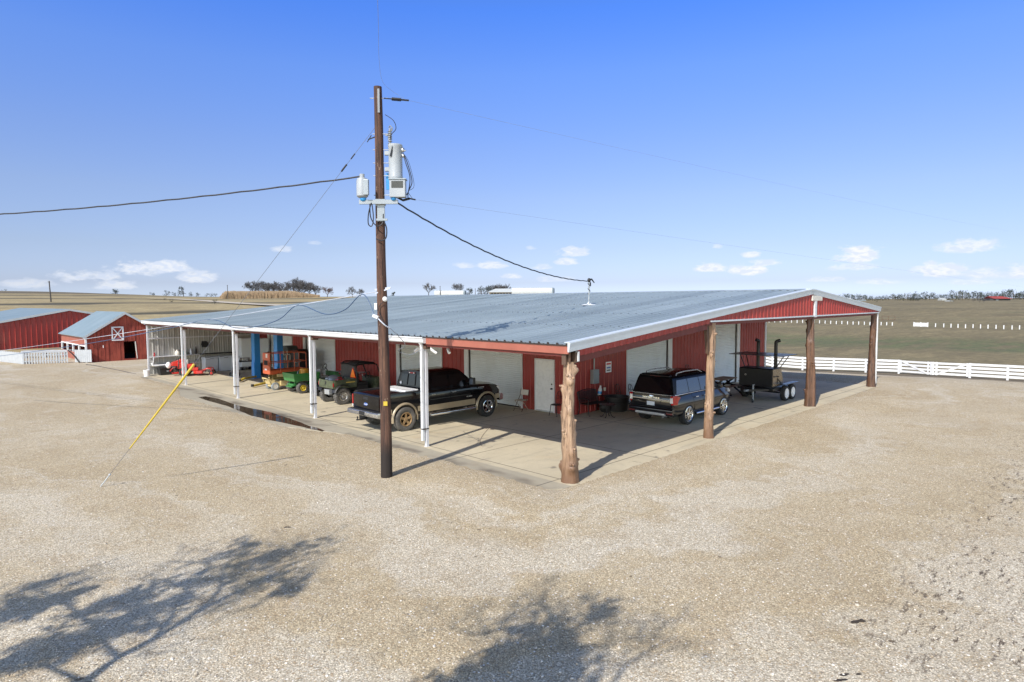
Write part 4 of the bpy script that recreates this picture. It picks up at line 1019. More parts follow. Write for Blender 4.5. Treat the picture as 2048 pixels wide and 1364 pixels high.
def make_wheel(name, parent, loc, R_, W, rr, side, tyre, rim, spokes=6, style='split', knob=False):
    """tyre mesh with a rim sub-part; side = -1 outer face towards -y"""
    mb = MB(); h = W/2; sh = .035 if not knob else .03
    mb.lathe([(rr-.01,-h*.75),(rr+.02,-h*.92),(R_-sh*1.6,-h),(R_-sh*.5,-h*.93),(R_,-h*.72),(R_,h*.72),(R_-sh*.5,h*.93),(R_-sh*1.6,h),(rr+.02,h*.92),(rr-.01,h*.75)], (0,0,0), (0,1,0), 36, caps=False)
    nk = 22 if knob else 48; kh = .018 if knob else .006
    for k in range(nk):
        a = 2*math.pi*k/nk
        for s in (-1, 1):
            aa = a+(math.pi/nk if s > 0 else 0); c = V((math.cos(aa), 0, math.sin(aa))); t = V((-math.sin(aa), 0, math.cos(aa)))
            p = c*(R_-.004); w_ = (.42 if knob else .3)*2*math.pi*R_/nk
            y0, y1 = (s*h*.08, s*h*(1.0 if knob else .85)); y0, y1 = min(y0, y1), max(y0, y1)
            q = [p-t*w_/2, p+t*w_/2]; up = c*kh
            mb.hexa([q[0]+V((0,y0,0)), q[1]+V((0,y0,0)), q[1]+V((0,y1,0)), q[0]+V((0,y1,0)), q[0]+up+V((0,y0,0)), q[1]+up+V((0,y0,0)), q[1]+up+V((0,y1,0)), q[0]+up+V((0,y1,0))])
    w = mb.build(name, tyre, parent, smooth=40); w.location = loc
    mb = MB(); f = side*h
    mb.lathe([(rr+.012, f*.96),(rr-.005, f*1.0),(rr-.03, f*.8),(rr-.035, f*.2)] , (0,0,0), (0,1,0), 32, caps=False)
    mb.lathe([(.075, f*.2),(.075, f*.78),(.055, f*.92),(0, f*.95)], (0,0,0), (0,1,0), 16)
    for k in range(spokes):
        a = 2*math.pi*k/spokes+.3
        offs = (-.16, .16) if style == 'split' else (0,)
        for o in offs:
            c0 = V((math.cos(a+o*.6), 0, math.sin(a+o*.6))); c1 = V((math.cos(a+o*1.35), 0, math.sin(a+o*1.35)))
            mb.bar(c0*.05+V((0, f*.72, 0)), c1*(rr-.02)+V((0, f*.82, 0)), .035 if style == 'split' else .082, .03, up=(0,1,0))
    r_ = mb.build('rim', rim, w, smooth=35)
    mb = MB(); mb.lathe([(rr-.035, f*.1),(0, f*.1)], (0,0,0), (0,1,0), 24); mb.build('brake_disc', M['black_steel'], w)
    return w
def side_patch(name, fn, quads, mat, parent, off=.006, sides=(-1, 1), n=8, m=4, thick=True):
    """panel laid on a curved side: quads = (x0b,x1b,zb,x0t,x1t,zt); fn(x,z) = half width"""
    outs = []
    for s in sides:
        mb = MB()
        for (a, b, z0, c, d, z1) in quads:
            rows = []
            for j in range(m+1):
                t = j/m; row = []
                for i in range(n+1):
                    q = i/n; x = (a*(1-q)+b*q)*(1-t)+(c*(1-q)+d*q)*t; z = z0+(z1-z0)*t
                    row.append(V((x, s*(fn(x, z)+off), z)))
                rows.append(row)
            mb.grid(rows)
            # thin returns so that the panel is a solid skin, not a card
            bd = rows[0]+[r_[-1] for r_ in rows[1:]]+rows[-1][-2::-1]+[r_[0] for r_ in rows[-2:0:-1]]
            k = len(bd); mb.add([p for p in bd]+[p-V((0, s*(off+.01), 0)) for p in bd], [(i, (i+1) % k, k+(i+1) % k, k+i) for i in range(k)])
        outs.append(mb.build(name, mat, parent, smooth=40))
    return outs

# ---------------------------------------------------------------- black crew-cab pickup
def build_truck():
    T = thing('pickup_truck', 'black crew cab pickup with tan lower trim parked under the porch', 'pickup truck', (-.40, 9.0, 0))
    HW = .97
    def sec(x, z0, zt, w, flat=.0, crown=.03):
        return [(x,0,z0),(x,w-.12,z0),(x,w-.03,z0+.10),(x,w,z0+.32),(x,w,(z0+zt)/2+.12),(x,w-.02,zt-.12),(x,w-.06,zt-.02),(x,w*.6,zt+crown*.8),(x,0,zt+crown)]
    xs = [(2.18,.50,1.34,HW),(2.6,.48,1.34,HW),(3.6,.48,1.34,HW),(4.28,.48,1.34,HW-.005),(4.75,.50,1.31,HW-.015),(5.25,.52,1.27,HW-.03),(5.62,.55,1.22,HW-.06),(5.80,.60,1.14,HW-.10),(5.86,.64,1.0,HW-.13)]
    body = half_loft([sec(*a) for a in xs]).build('cab_body', M['black_paint'], T, smooth=35)
    arches(body, [(5.07,.44)], .50, .45, 1.2, M['dark_void'])
    # bed: outer shell with hollow inside
    def bsec(x, z0=.55, zt=1.30, w=HW-.03): return [(x,0,z0),(x,w-.05,z0),(x,w,z0+.1),(x,w,zt-.10),(x,w-.02,zt),(x,w-.10,zt+.01),(x,0,zt+.01)]
    bed = half_loft([bsec(.40),bsec(.48),bsec(1.3),bsec(2.10)]).build('bed', M['black_paint'], T, smooth=35)
    mb = MB(); mb.box(.45, 2.05, -.78, .78, .80, 1.6); boolean_cut(bed, mb.build('hollow', M['black_plastic']))
    arches(bed, [(1.25,.44)], .50, .70, 1.2, M['dark_void'])
    mb = MB(); mb.box(.45, 2.08, .775, .93, 1.305, 1.33); mb.build('bed_rail_cap', M['black_plastic'], bed); mb = MB(); mb.box(.45, 2.08, -.93, -.775, 1.305, 1.33); mb.build('bed_rail_cap', M['black_plastic'], bed)
    TAIL0 = set(o.name for o in COL.objects)
    # tailgate
    mb = MB(); mb.prism([(.03,.64),(.02,.75),(.02,1.30),(.06,1.35),(.13,1.35),(.13,.64)], lambda x, z: V((x,-.80,z)), lambda x, z: V((x,.80,z)))
    tg = mb.build('tailgate', M['black_paint'], T, bevel=.012, smooth=35)
    mb = MB(); mb.lathe([(.075,0),(.085,.006),(.085,.010),(.078,.014),(0,.014)], (0,0,0), (0,0,1), 28)
    o = mb.build('badge', M['badge_blue'], tg, smooth=40); o.matrix_local = Matrix.Translation((.018, 0, .98)) @ Matrix.Rotation(R(-90), 4, 'Z') @ Matrix.Rotation(R(90), 4, 'X') @ Matrix.Diagonal((1.35,.62,1,1))
    MT = Matrix.Translation((.0035, 0, .98)) @ Matrix.Rotation(R(-90), 4, 'Z') @ Matrix.Rotation(R(90), 4, 'X')
    text_part('badge_lettering', 'Ford', .085, M['white_gloss'], tg, MT)
    mb = MB(); mb.lathe([(.088,-.002),(.092,.004),(.088,.010)], (0,0,0), (0,0,1), 28); o = mb.build('badge_ring', M['chrome'], tg, smooth=60); o.matrix_local = Matrix.Translation((.018, 0, .98)) @ Matrix.Rotation(R(-90), 4, 'Z') @ Matrix.Rotation(R(90), 4, 'X') @ Matrix.Diagonal((1.35,.62,1,1))
    mb = MB(); mb.box(.008, .03, -.14, .14, 1.14, 1.23); mb.build('tailgate_handle', M['black_plastic'], tg, bevel=.01)
    # lamps, bumper, hitch
    for s in (-1, 1):
        mb = MB(); mb.box(.05, .26, min(s*.895, s*.950), max(s*.895, s*.950), .90, 1.25); tl = mb.build('tail_lamp', M['tail_red'], T, bevel=.02)
        mb = MB(); mb.box(.05, .20, min(s*.898, s*.946), max(s*.898, s*.946), .82, .90); mb.build('reverse_lens', M['lamp_clear'], tl, bevel=.01)
    mb = MB(); mb.prism([(-.12,.60),(-.15,.63),(-.15,.74),(-.10,.78),(.10,.78),(.10,.56)], lambda x, z: V((x, -.95, z)), lambda x, z: V((x, .95, z)))
    bp = mb.build('rear_bumper', M['dull_chrome'], T, bevel=.02, smooth=35)
    mb = MB(); mb.box(-.156, -.148, -.17, .17, .63, .76); mb.build('plate_recess', M['black_plastic'], bp)
    mb = MB(); mb.box(-.11, .10, -.85, .85, .778, .795); mb.build('step_pad', M['black_plastic'], bp)
    mb = MB(); mb.box(-.22, .3, -.04, .04, .46, .54); mb.box(-.36, -.20, -.035, .035, .47, .50); mb.cyl((-.32,0,.50), (-.32,0,.55), .02, 8); mb.ball((-.32,0,.575), .032); mb.build('hitch', M['black_steel'], T, smooth=50)
    for o in [x for x in COL.objects if x.name not in TAIL0]:
        if o.parent == T: o.location.x += .28; o.location.z -= .04
    # greenhouse
    GH = [(1.32,.915),(1.52,.86),(1.80,.775),(1.90,.70),(1.94,.52),(1.955,0)]
    def gh(xf): return [(xf(1.30),0,1.30),(xf(1.30),.92,1.30)]+[(xf(z),w,z) for z, w in GH]
    st = [gh(lambda z: 2.20+(z-1.3)*.16), gh(lambda z: 2.32+(z-1.3)*.14), gh(lambda z: 3.0), gh(lambda z: 3.62), gh(lambda z: 3.9-(z-1.3)*.25), gh(lambda z: 4.54-(z-1.3)*1.08)]
    # round the roof down towards the windscreen
    top = half_loft(st).build('roof', M['black_paint'], T, smooth=35)
    def gy(x, z):
        for i in range(len(GH)-1):
            if z <= GH[i+1][0]: a, b = GH[i], GH[i+1]; t = max(0, (z-a[0])/(b[0]-a[0])); return a[1]+(b[1]-a[1])*t
        return .5
    side_patch('rear_side_window', gy, [(2.46,3.22,1.40,2.52,3.22,1.78)], M['glass'], T)
    side_patch('front_side_window', gy, [(3.32,4.27,1.40,3.32,3.86,1.78)], M['glass'], T)
    # windscreen and rear window laid on the sloping faces
    def face_quad(x_of, y0b, y1b, y0t, y1t, z0, z1, off):
        mb = MB(); rows = [[V((x_of(z0)+off, y0b+(y1b-y0b)*i/6, z0)) for i in range(7)], [V((x_of(z1)+off, y0t+(y1t-y0t)*i/6, z1)) for i in range(7)]]; mb.grid(rows)
        rows2 = [[p-V((math.copysign(.012, off), 0, 0)) for p in r_] for r_ in rows]; mb.grid(rows2); return mb
    face_quad(lambda z: 4.54-(z-1.3)*1.08, -.84, .84, -.70, .70, 1.38, 1.88, .02).build('windscreen', M['glass'], T)
    rw = face_quad(lambda z: 2.20+(z-1.3)*.16, -.78, .78, -.70, .70, 1.42, 1.82, -.012).build('rear_window', M['glass'], T)
    for y in (-.24, .24):
        mb = MB(); mb.bar((2.198, y, 1.42), (2.262, y*.95, 1.82), .03, .02, up=(0,1,0)); mb.build('window_divider', M['black_plastic'], rw)
    mb = MB(); mb.box(2.245, 2.285, -.17, .17, 1.845, 1.89); bl = mb.build('brake_light', M['tail_red'], T, bevel=.008)
    for y in (-.13, .13):
        mb = MB(); mb.box(2.238, 2.26, y-.03, y+.03, 1.85, 1.885); mb.build('cargo_lens', M['lamp_clear'], bl)
    mb = MB(); mb.lathe([(.055,0),(.055,.006),(0,.008)], (2.196, .62, 1.47), (-1,0,.12), 14); mb.build('window_sticker', M['sign_white'], T)
    # doors (upper black skin), tan lower band, rocker step
    def by(x, z):
        z0, zt = .48, 1.34
        if z < z0+.32: return HW-.03+(z-z0-.10)*.03/.22 if z > z0+.1 else HW-.03
        if z > zt-.12: return HW-.02-(z-zt+.12)*.04/.1
        return HW
    for nm, a, b in (('rear_door', 2.32, 3.25), ('front_door', 3.27, 4.24)):
        for s, d in zip((-1, 1), side_patch(nm, by, [(a, b, .78, a, b, 1.30)], M['black_paint'], T, .007)):
            mb = MB(); mb.box(a+.07, a+.24, min(s*(HW+.008), s*(HW+.04)), max(s*(HW+.008), s*(HW+.04)), 1.13, 1.165); mb.build('door_handle', M['dull_chrome'], d, bevel=.008)
            mb = MB(); mb.bar((a+.01, s*(HW+.006), .97), (b-.01, s*(HW+.006), .97), .014, .03, up=(0,0,1)); mb.build('side_moulding', M['black_plastic'], d)
    side_patch('tan_cladding', by, [(2.26,4.50,.56,2.26,4.46,.775),], M['tan_paint'], T, .008)
    bym = lambda x, z: HW-.03
    for q_ in ((.42,.72,.62,.42,.72,.80), (1.80,2.12,.62,1.80,2.12,.80)): side_patch('tan_cladding', bym, [q_], M['tan_paint'], T, .006)
    side_patch('tan_cladding', lambda x, z: HW-.05, [(5.56,5.76,.66,5.56,5.76,.84)], M['tan_paint'], T, .02)
    for s in (-1, 1):
        mb = MB(); mb.tube([(2.30, s*1.02, .44),(4.42, s*1.02, .44)], .055, 10); mb.bar((2.6,s*.95,.47), (2.6,s*.7,.52), .05); mb.bar((4.1,s*.95,.47), (4.1,s*.7,.52), .05); mb.build('running_board', M['chrome'], T, smooth=50)
        for hx, wv in ((1.25, HW-.02), (5.07, HW-.01)):
            mb = MB(); rows = []
            for k in range(25):
                a = R(-12+204*k/24); row = []
                for rr_, oy in ((.485,-.05),(.485,.035),(.505,.045),(.55,.022),(.56,-.02)):
                    row.append(V((hx+rr_*math.cos(a), s*(wv+oy), .44+rr_*math.sin(a)*.98)))
                rows.append(row)
            mb.grid(rows); mb.build('fender_flare', M['tan_paint'], T, smooth=50)
        mb = MB(); mb.box(4.10, 4.22, min(s*1.06, s*1.28), max(s*1.06, s*1.28), 1.34, 1.62); mi = mb.build('side_mirror', M['black_plastic'], T, bevel=.03)
        mb = MB(); mb.bar((4.18, s*.9, 1.40), (4.17, s*1.10, 1.46), .05); mb.build('mirror_arm', M['black_plastic'], mi)
        mb = MB(); mb.box(4.092, 4.105, min(s*1.08, s*1.26), max(s*1.08, s*1.26), 1.37, 1.59); mb.build('mirror_glass', M['chrome'], mi)
        mb = MB(); mb.box(5.66, 5.84, min(s*.60, s*.86), max(s*.60, s*.86), .92, 1.12); mb.build('headlamp', M['lamp_clear'], T, bevel=.02)
        mb = MB(); mb.box(4.62, 4.92, min(s*(HW-.005), s*(HW+.008)), max(s*(HW-.005), s*(HW+.008)), 1.16, 1.195); mb.build('fender_badge', M['dull_chrome'], T)
        mb = MB(); mb.box(4.02, 4.30, min(s*(HW+.005), s*(HW+.014)), max(s*(HW+.005), s*(HW+.014)), .88, .92); mb.build('door_badge', M['dull_chrome'], T)
        mb = MB(); mb.bar((4.20, s*.935, 1.36), (4.34, s*.93, 1.36), .03, .12); mb.build('window_corner', M['black_plastic'], T)
    mb = MB(); mb.prism([(5.74,.56),(5.92,.58),(5.95,.64),(5.95,.80),(5.90,.84),(5.74,.84)], lambda x, z: V((x,-.98,z)), lambda x, z: V((x,.98,z))); mb.build('front_bumper', M['chrome'], T, bevel=.03)
    mb = MB(); mb.box(5.80, 5.885, -.58, .58, .88, 1.13); mb.build('grille', M['chrome'], T, bevel=.02)
    mb = MB(); mb.box(.3, 5.6, -.45, .45, .42, .56); mb.build('chassis', M['black_plastic'], T)
    for hx, rim, ty in ((1.25, M['tan_rim'], M['dusty_rubber']), (5.07, M['chrome'], M['black_rubber'])):
        for s in (-1, 1): make_wheel('wheel', T, (hx, s*.885, .415), .415, .28, .235, s, ty, rim, 5, 'solid')
        mb = MB(); mb.cyl((hx,-.8,.42), (hx,.8,.42), .06, 8); mb.build('axle', M['black_steel'], T)
    return T
truck = build_truck()
# white box lying in the bed behind the cab
t = thing('tool_chest', 'white tool chest lying in the truck bed behind the cab', 'tool chest', (1.30, 9.0, .83))
mb = MB(); mb.box(-.25, .28, -.70, .70, 0, .46); mb.build('box', M['offwhite'], t, bevel=.015)
mb = MB(); mb.box(-.27, .30, -.72, .72, .46, .53); mb.build('lid', M['white_gloss'], t, bevel=.02)
for y in (-.35, .1, .42):
    mb = MB(); mb.box(-.262, -.25, y-.10, y+.10, .26, .36); mb.build('side_marking', M['sign_blue'], t)

# ---------------------------------------------------------------- black full-size SUV
def build_suv():
    S = thing('sport_utility_vehicle', 'black full-size SUV with roof rails parked beside the red wall', 'SUV', (7.43, 2.53, 0))
    HW = .97
    def sec(x, z0, zt, w, c=.02):
        return [(x,0,z0),(x,w-.14,z0),(x,w-.04,z0+.08),(x,w-.012,z0+.25),(x,w,.76 if zt > .95 else (z0+zt)/2),(x,w-.045,zt-.20),(x,w-.125,zt-.02),(x,w*.6,zt+c*.7),(x,0,zt+c)]
    xs = [(.06,.50,1.10,HW-.10),(.12,.42,1.12,HW-.05),(.35,.36,1.13,HW-.01),(1.1,.33,1.13,HW),(2.5,.33,1.13,HW),(3.55,.33,1.12,HW),(4.1,.34,1.10,HW-.01),(4.5,.36,1.05,HW-.04),(4.78,.40,.98,HW-.09),(4.93,.46,.88,HW-.17),(4.97,.52,.78,HW-.24)]
    body = half_loft([sec(*a) for a in xs]).build('body', M['black_suv'], S, smooth=40)
    arches(body, [(1.12,.385),(4.02,.385)], .445, .62, 1.2, M['dark_void'])
    GH = [(1.10,.860),(1.30,.810),(1.64,.715),(1.75,.665),(1.815,.55),(1.84,0)]
    def gh(xf): return [(xf(1.04),0,1.04),(xf(1.04),.87,1.04)]+[(xf(z),w,z) for z, w in GH]
    st = [gh(lambda z: .13+(z-1.06)*.30), gh(lambda z: .42+(z-1.06)*.2), gh(lambda z: 1.4), gh(lambda z: 2.5), gh(lambda z: 3.1-(z-1.06)*.2), gh(lambda z: 3.85-(z-1.06)*1.22)]
    top = half_loft(st).build('roof', M['suv_roof'], S, smooth=40)
    def gy(x, z):
        for i in range(len(GH)-1):
            if z <= GH[i+1][0]: a, b = GH[i], GH[i+1]; t = max(0, (z-a[0])/(b[0]-a[0])); return a[1]+(b[1]-a[1])*t
        return .5
    side_patch('quarter_window', gy, [(.36,1.30,1.15,.56,1.32,1.62)], M['suv_glass'], S)
    side_patch('rear_side_window', gy, [(1.34,2.22,1.15,1.36,2.22,1.62)], M['suv_glass'], S)
    side_patch('front_side_window', gy, [(2.26,3.40,1.15,2.26,2.98,1.62)], M['suv_glass'], S)
    def by(x, z): return HW-.003
    for nm, a, b, z0 in (('rear_door', 1.58, 2.24, .50), ('front_door', 2.26, 3.34, .50)):
        for s, d in zip((-1, 1), side_patch(nm, lambda x, z: HW-.010+.010*min(1, (z-.50)/.26)-(.045*min(1, max(0, z-.76)/.17)+.08*max(0, z-.93)/.18), [(a, b, z0, a-(.12 if nm == 'rear_door' else 0), b, 1.08)], M['black_suv'], S, .006)):
            mb = MB(); mb.box(a+.02, a+.22, min(s*(HW+.0), s*(HW+.035)), max(s*(HW+.0), s*(HW+.035)), .955, .985); mb.build('door_handle', M['chrome'], d, bevel=.008)
    for s in (-1, 1):
        mb = MB(); pts = [V((.14+.3*0, s*.83, 1.125)), V((.45, s*.865, 1.12)), V((1.4, s*.87, 1.125)), V((2.6, s*.87, 1.125)), V((3.45, s*.86, 1.12))]; mb.tube(pts, .014, 6); mb.build('belt_chrome', M['chrome'], S, smooth=60)
        mb = MB(); mb.tube([(.72, s*.62, 1.76),(.78, s*.62, 1.85),(1.4, s*.62, 1.885),(2.4, s*.62, 1.87),(2.75, s*.62, 1.76)], .022, 8); mb.build('roof_rail', M['dull_chrome'], S, smooth=60)
        mb = MB(); mb.tube([(1.62, s*.98, .36),(3.5, s*.98, .36)], .05, 8); mb.build('running_board', M['chrome'], S, smooth=50)
        mb = MB(); mb.prism([(.05,.80),(.02,1.08),(.06,1.12),(.20,1.12),(.46,1.05),(.30,.92),(.24,.80)], lambda x, z: V((x, s*.80, z)), lambda x, z: V((x, s*(.972 if x > .15 else .90), z)))
        tl = mb.build('tail_lamp', M['tail_red'], S, bevel=.01)
        mb = MB(); mb.box(.012, .05, min(s*.78, s*.89), max(s*.78, s*.89), .86, 1.05); mb.build('tail_lens', M['lamp_clear'], tl, bevel=.01)
        mb = MB(); mb.prism([(4.60,.86),(4.90,.80),(4.95,.86),(4.86,.95),(4.62,1.0)], lambda x, z: V((x, s*.60, z)), lambda x, z: V((x, s*(.90 if x < 4.7 else .80), z))); mb.build('headlamp', M['lamp_clear'], S, bevel=.01)
        mb = MB(); mb.box(3.26, 3.40, min(s*.99, s*1.20), max(s*.99, s*1.20), 1.14, 1.32); mi = mb.build('side_mirror', M['black_suv'], S, bevel=.035); mb = MB(); mb.bar((3.32, s*.90, 1.16), (3.32, s*1.02, 1.19), .05); mb.build('mirror_arm', M['black_plastic'], mi)
    # rear: hatch glass, chrome strip with lettering, plate, bumper with silver skid
    def xr(z): return .13+(z-1.06)*.30
    mb = MB(); rows = [[V((xr(z)-.012, -w+2*w*i/8, z)) for i in range(9)] for z, w in ((1.16,.77),(1.4,.71),(1.68,.62))]; mb.grid(rows); mb.grid([[p+V((.015,0,0)) for p in r_] for r_ in rows]); hg = mb.build('hatch_window', M['glass'], S, smooth=60)
    mb = MB(); mb.box(.26, .42, -.62, .62, 1.755, 1.785); mb.build('rear_spoiler', M['black_suv'], S, bevel=.012)
    mb = MB(); mb.box(.335, .345, -.22, .22, 1.725, 1.75); mb.build('brake_light', M['tail_red'], S)
    mb = MB(); mb.prism([(.09,.62),(.035,.70),(.03,.84),(.05,.98),(.085,1.12),(.12,1.12),(.12,.62)], lambda x, z: V((x,-.80,z)), lambda x, z: V((x,.80,z))); hd = mb.build('tailgate', M['black_suv'], S, bevel=.01, smooth=40)
    mb = MB(); mb.box(.024, .06, -.80, .80, .925, .965); mb.build('chrome_strip', M['chrome'], hd, bevel=.008)
    mb = MB(); mb.tube([(.066,-.80,1.125),(.066,.80,1.125)], .012, 6); mb.build('belt_chrome', M['chrome'], hd, smooth=60)
    ML = Matrix.Translation((.036, 0, 1.0)) @ Matrix.Rotation(R(-90), 4, 'Z') @ Matrix.Rotation(R(84), 4, 'X')
    text_part('lettering', 'EXPEDITION', .075, M['chrome'], hd, ML, .006, .001, 1.75)
    mb = MB(); mb.lathe([(.07,0),(.075,.008),(0,.010)], (0,0,0), (0,0,1), 24); o = mb.build('badge', M['chrome'], hd, smooth=50); o.matrix_local = Matrix.Translation((.062, 0, 1.075)) @ Matrix.Rotation(R(-90), 4, 'Z') @ Matrix.Rotation(R(76), 4, 'X') @ Matrix.Diagonal((1.4,.6,1,1))
    mb = MB(); mb.box(.012, .03, -.155, .155, .72, .86); mb.build('licence_plate', M['plate'], hd, bevel=.004)
    mb = MB(); mb.prism([(.0,.42),(-.02,.50),(-.02,.60),(.02,.66),(.14,.66),(.14,.36)], lambda x, z: V((x,-.90,z)), lambda x, z: V((x,.90,z))); bp = mb.build('rear_bumper', M['black_suv'], S, bevel=.02, smooth=40)
    mb = MB(); mb.prism([(-.03,.40),(-.035,.47),(.0,.50),(.1,.50),(.1,.36)], lambda x, z: V((x,-.62,z)), lambda x, z: V((x,.62,z))); mb.build('skid_plate', M['galv'], bp, bevel=.015)
    for s in (-1, 1):
        mb = MB(); mb.box(-.03, .02, min(s*.66, s*.88), max(s*.66, s*.88), .47, .515); mb.build('reflector', M['tail_red'], bp)
        mb = MB(); mb.tube([(-.036, s*.60, .455),(-.034, s*.70, .50),(-.03, s*.90, .50)], .016, 6); mb.build('bumper_trim', M['chrome'], bp, smooth=60)
    mb = MB(); mb.cyl((.0,-.50,.33), (.25,-.50,.33), .04, 10); mb.build('exhaust_tip', M['chrome'], S, smooth=50)
    mb = MB(); rows = [[V((3.85-(z-1.06)*1.22+.02, -w+2*w*i/8, z)) for i in range(9)] for z, w in ((1.15,.77),(1.4,.71),(1.68,.61))]; mb.grid(rows); mb.grid([[p-V((.015,0,0)) for p in r_] for r_ in rows]); mb.build('windscreen', M['glass'], S, smooth=60)
    mb = MB(); mb.box(4.84, 4.985, -.55, .55, .58, .82); mb.build('grille', M['dull_chrome'], S, bevel=.02)
    mb = MB(); mb.box(.4, 4.6, -.5, .5, .28, .42); mb.build('chassis', M['black_plastic'], S)
    for hx in (1.12, 4.02):
        for s in (-1, 1): make_wheel('wheel', S, (hx, s*.845, .375), .375, .255, .265, s, M['black_rubber'], M['chrome'], 6, 'split')
    return S
suv = build_suv()
def shorten(root, x0, k):      # a shorter wheelbase: squeeze the bodywork lengthwise, keep the wheels round
    bpy.context.view_layer.update()
    for o in list(kids(root)):
        if o.name.startswith('wheel') and not o.name.startswith('wheel_'):
            o.location.x = x0+(o.location.x-x0)*k; continue
        for q in [o]+kids(o):
            if q.type != 'MESH': continue
            if q.location.length > 1e-6: q.location.x = x0+(q.location.x-x0)*k
            else:
                for v_ in q.data.vertices: v_.co.x = x0+(v_.co.x-x0)*k
shorten(suv, 1.12, .905)

# ---------------------------------------------------------------- green utility side-by-side
def build_utv():
    U = thing('utility_vehicle', 'olive green utility vehicle with dark canopy and orange triangle on its back', 'utility vehicle', (1.90, 15.40, 0))
    mb = MB(); mb.box(.5, 2.7, -.45, .45, .30, .50); mb.box(.2, .5, -.2, .2, .34, .48); mb.build('chassis', M['black_steel'], U)
    cb = empty('cargo_box', U)
    mb = MB(); mb.box(.0, .05, -.61, .61, .72, 1.06); cb = mb.build('tailgate', M['camo'], U, bevel=.015)
    mb = MB(); mb.box(-.015, .0, -.60, -.06, .80, .98); mb.box(-.015, .0, .06, .60, .80, .98); mb.build('tailgate_panel', M['camo'], cb, bevel=.005)
    mb = MB(); mb.box(-.02, .0, -.05, .05, .88, 1.0); mb.build('latch', M['black_plastic'], cb)
    COL.objects.remove(COL.objects['cargo_box']) if 'cargo_box' in COL.objects and False else None
    mb = MB(); mb.box(.05, 1.15, -.64, -.58, .70, 1.08); mb.box(.05, 1.15, .58, .64, .70, 1.08); mb.box(1.10, 1.16, -.58, .58, .70, 1.08); mb.box(.05, 1.10, -.58, .58, .70, .76); bx = mb.build('cargo_bed', M['camo'], U, bevel=.012)
    mb = MB(); mb.box(.08, 1.15, -.652, -.64, .86, 1.0); mb.build('side_decal', M['camo'], bx)
    mb = MB(); mb.box(.62, 1.06, -.656, -.652, .93, .97); mb.build('gold_stripe', M['gold'], bx)
    for s in (-1, 1):
        mb = MB(); mb.box(-.005, .05, min(s*.70, s*.60), max(s*.70, s*.60), .74, 1.02) if False else mb.box(-.01, .04, min(s*.61, s*.645), max(s*.61, s*.645), .80, .96); mb.build('tail_lamp', M['tail_red'], U, bevel=.01)
        for hx in (.44, 2.46):
            mb = MB(); rows = []
            for k in range(17):
                a = R(10+150*k/16); rows.append([V((hx+r_*math.cos(a), s*y_, (.40 if hx < 1 else .36)+r_*math.sin(a))) for r_, y_ in ((.46,.46),(.475,.72),(.44,.76))])
            mb.grid(rows); mb.build('fender', M['black_plastic'] if hx < 1 else M['camo'], U, smooth=50)
        for hx in (.44, 2.46):
            make_wheel('wheel', U, (hx, s*.60, .36), .36, .26, .18, s, M['dusty_rubber'], M['dull_chrome'], 8, 'solid', knob=True)
    for hx in (.44, 2.46):
        mb = MB(); mb.cyl((hx,-.55,.34), (hx,.55,.34), .05, 8); mb.build('axle', M['galv'], U, smooth=60)
    mb = MB(); mb.box(1.2, 1.75, -.62, .62, .50, .78); mb.build('seat_base', M['black_plastic'], U, bevel=.03)
    mb = MB(); mb.box(1.25, 1.75, -.60, .60, .78, .90); mb.bar((1.24,-.6,.88), (1.24,.6,.88), .05); mb.box(1.17, 1.29, -.60, .60, .88, 1.32); mb.build('bench_seat', M['black_plastic'], U, bevel=.04)
    mb = MB(); mb.prism([(2.15,.45),(2.15,1.02),(2.40,1.06),(2.95,.92),(3.02,.74),(2.98,.45)], lambda x, z: V((x,-.55,z)), lambda x, z: V((x,.55,z))); mb.build('hood', M['camo'], U, bevel=.04)
    mb = MB(); mb.tube([(2.1,-.3,1.0),(1.95,-.3,1.12)], .025, 6); mb.tube([(1.93+.05*math.cos(a), -.3+.17*math.sin(a), 1.14+.15*math.cos(a)) for a in [k*6.283/14 for k in range(14)]], .017, 6, closed=True); mb.build('steering_wheel', M['black_plastic'], U, smooth=60)
    mb = MB()
    for s in (-1, 1):
        mb.tube([(1.18, s*.60, .75),(1.16, s*.62, 1.70),(1.30, s*.60, 1.76),(2.0, s*.60, 1.74),(2.22, s*.60, 1.62),(2.45, s*.58, 1.0)], .028, 8)
    mb.tube([(1.17,-.62,1.70),(1.17,.62,1.70)], .028, 8); mb.tube([(2.05,-.60,1.72),(2.05,.60,1.72)], .028, 8); mb.tube([(1.17,-.60,1.35),(1.17,.60,1.35)], .024, 8); mb.tube([(1.17,-.6,1.68),(1.17,.6,.9)], .02, 6)
    mb.build('roll_cage', M['black_steel'], U, smooth=60)
    mb = MB(); rows = [[V((1.0+.19*i, -.70+.28*j, 1.79-.012*abs(i-3)**1.4-.03*abs(j-2.5)**1.2)) for j in range(6)] for i in range(7)]
    mb.grid(rows); mb.grid([[p-V((0,0,.025)) for p in r_] for r_ in rows]); mb.build('canopy', M['cover_grey'], U, smooth=60)
    mb = MB(); mb.grid([[V((1.13,-.60,1.0)), V((1.13,.60,1.0))],[V((1.12,-.60,1.68)), V((1.12,.60,1.68))]]); mb.grid([[V((1.115,-.60,1.0)), V((1.115,.60,1.0))],[V((1.105,-.60,1.68)), V((1.105,.60,1.68))]]); mb.build('rear_screen', M['black_plastic'], U)
    mb = MB(); mb.prism([(-.20,1.12),(.20,1.12),(.03,1.48),(-.03,1.48)], lambda y, z: V((1.085, y-.42, z)), lambda y, z: V((1.10, y-.42, z))); sg = mb.build('slow_vehicle_triangle', M['smv'], U)
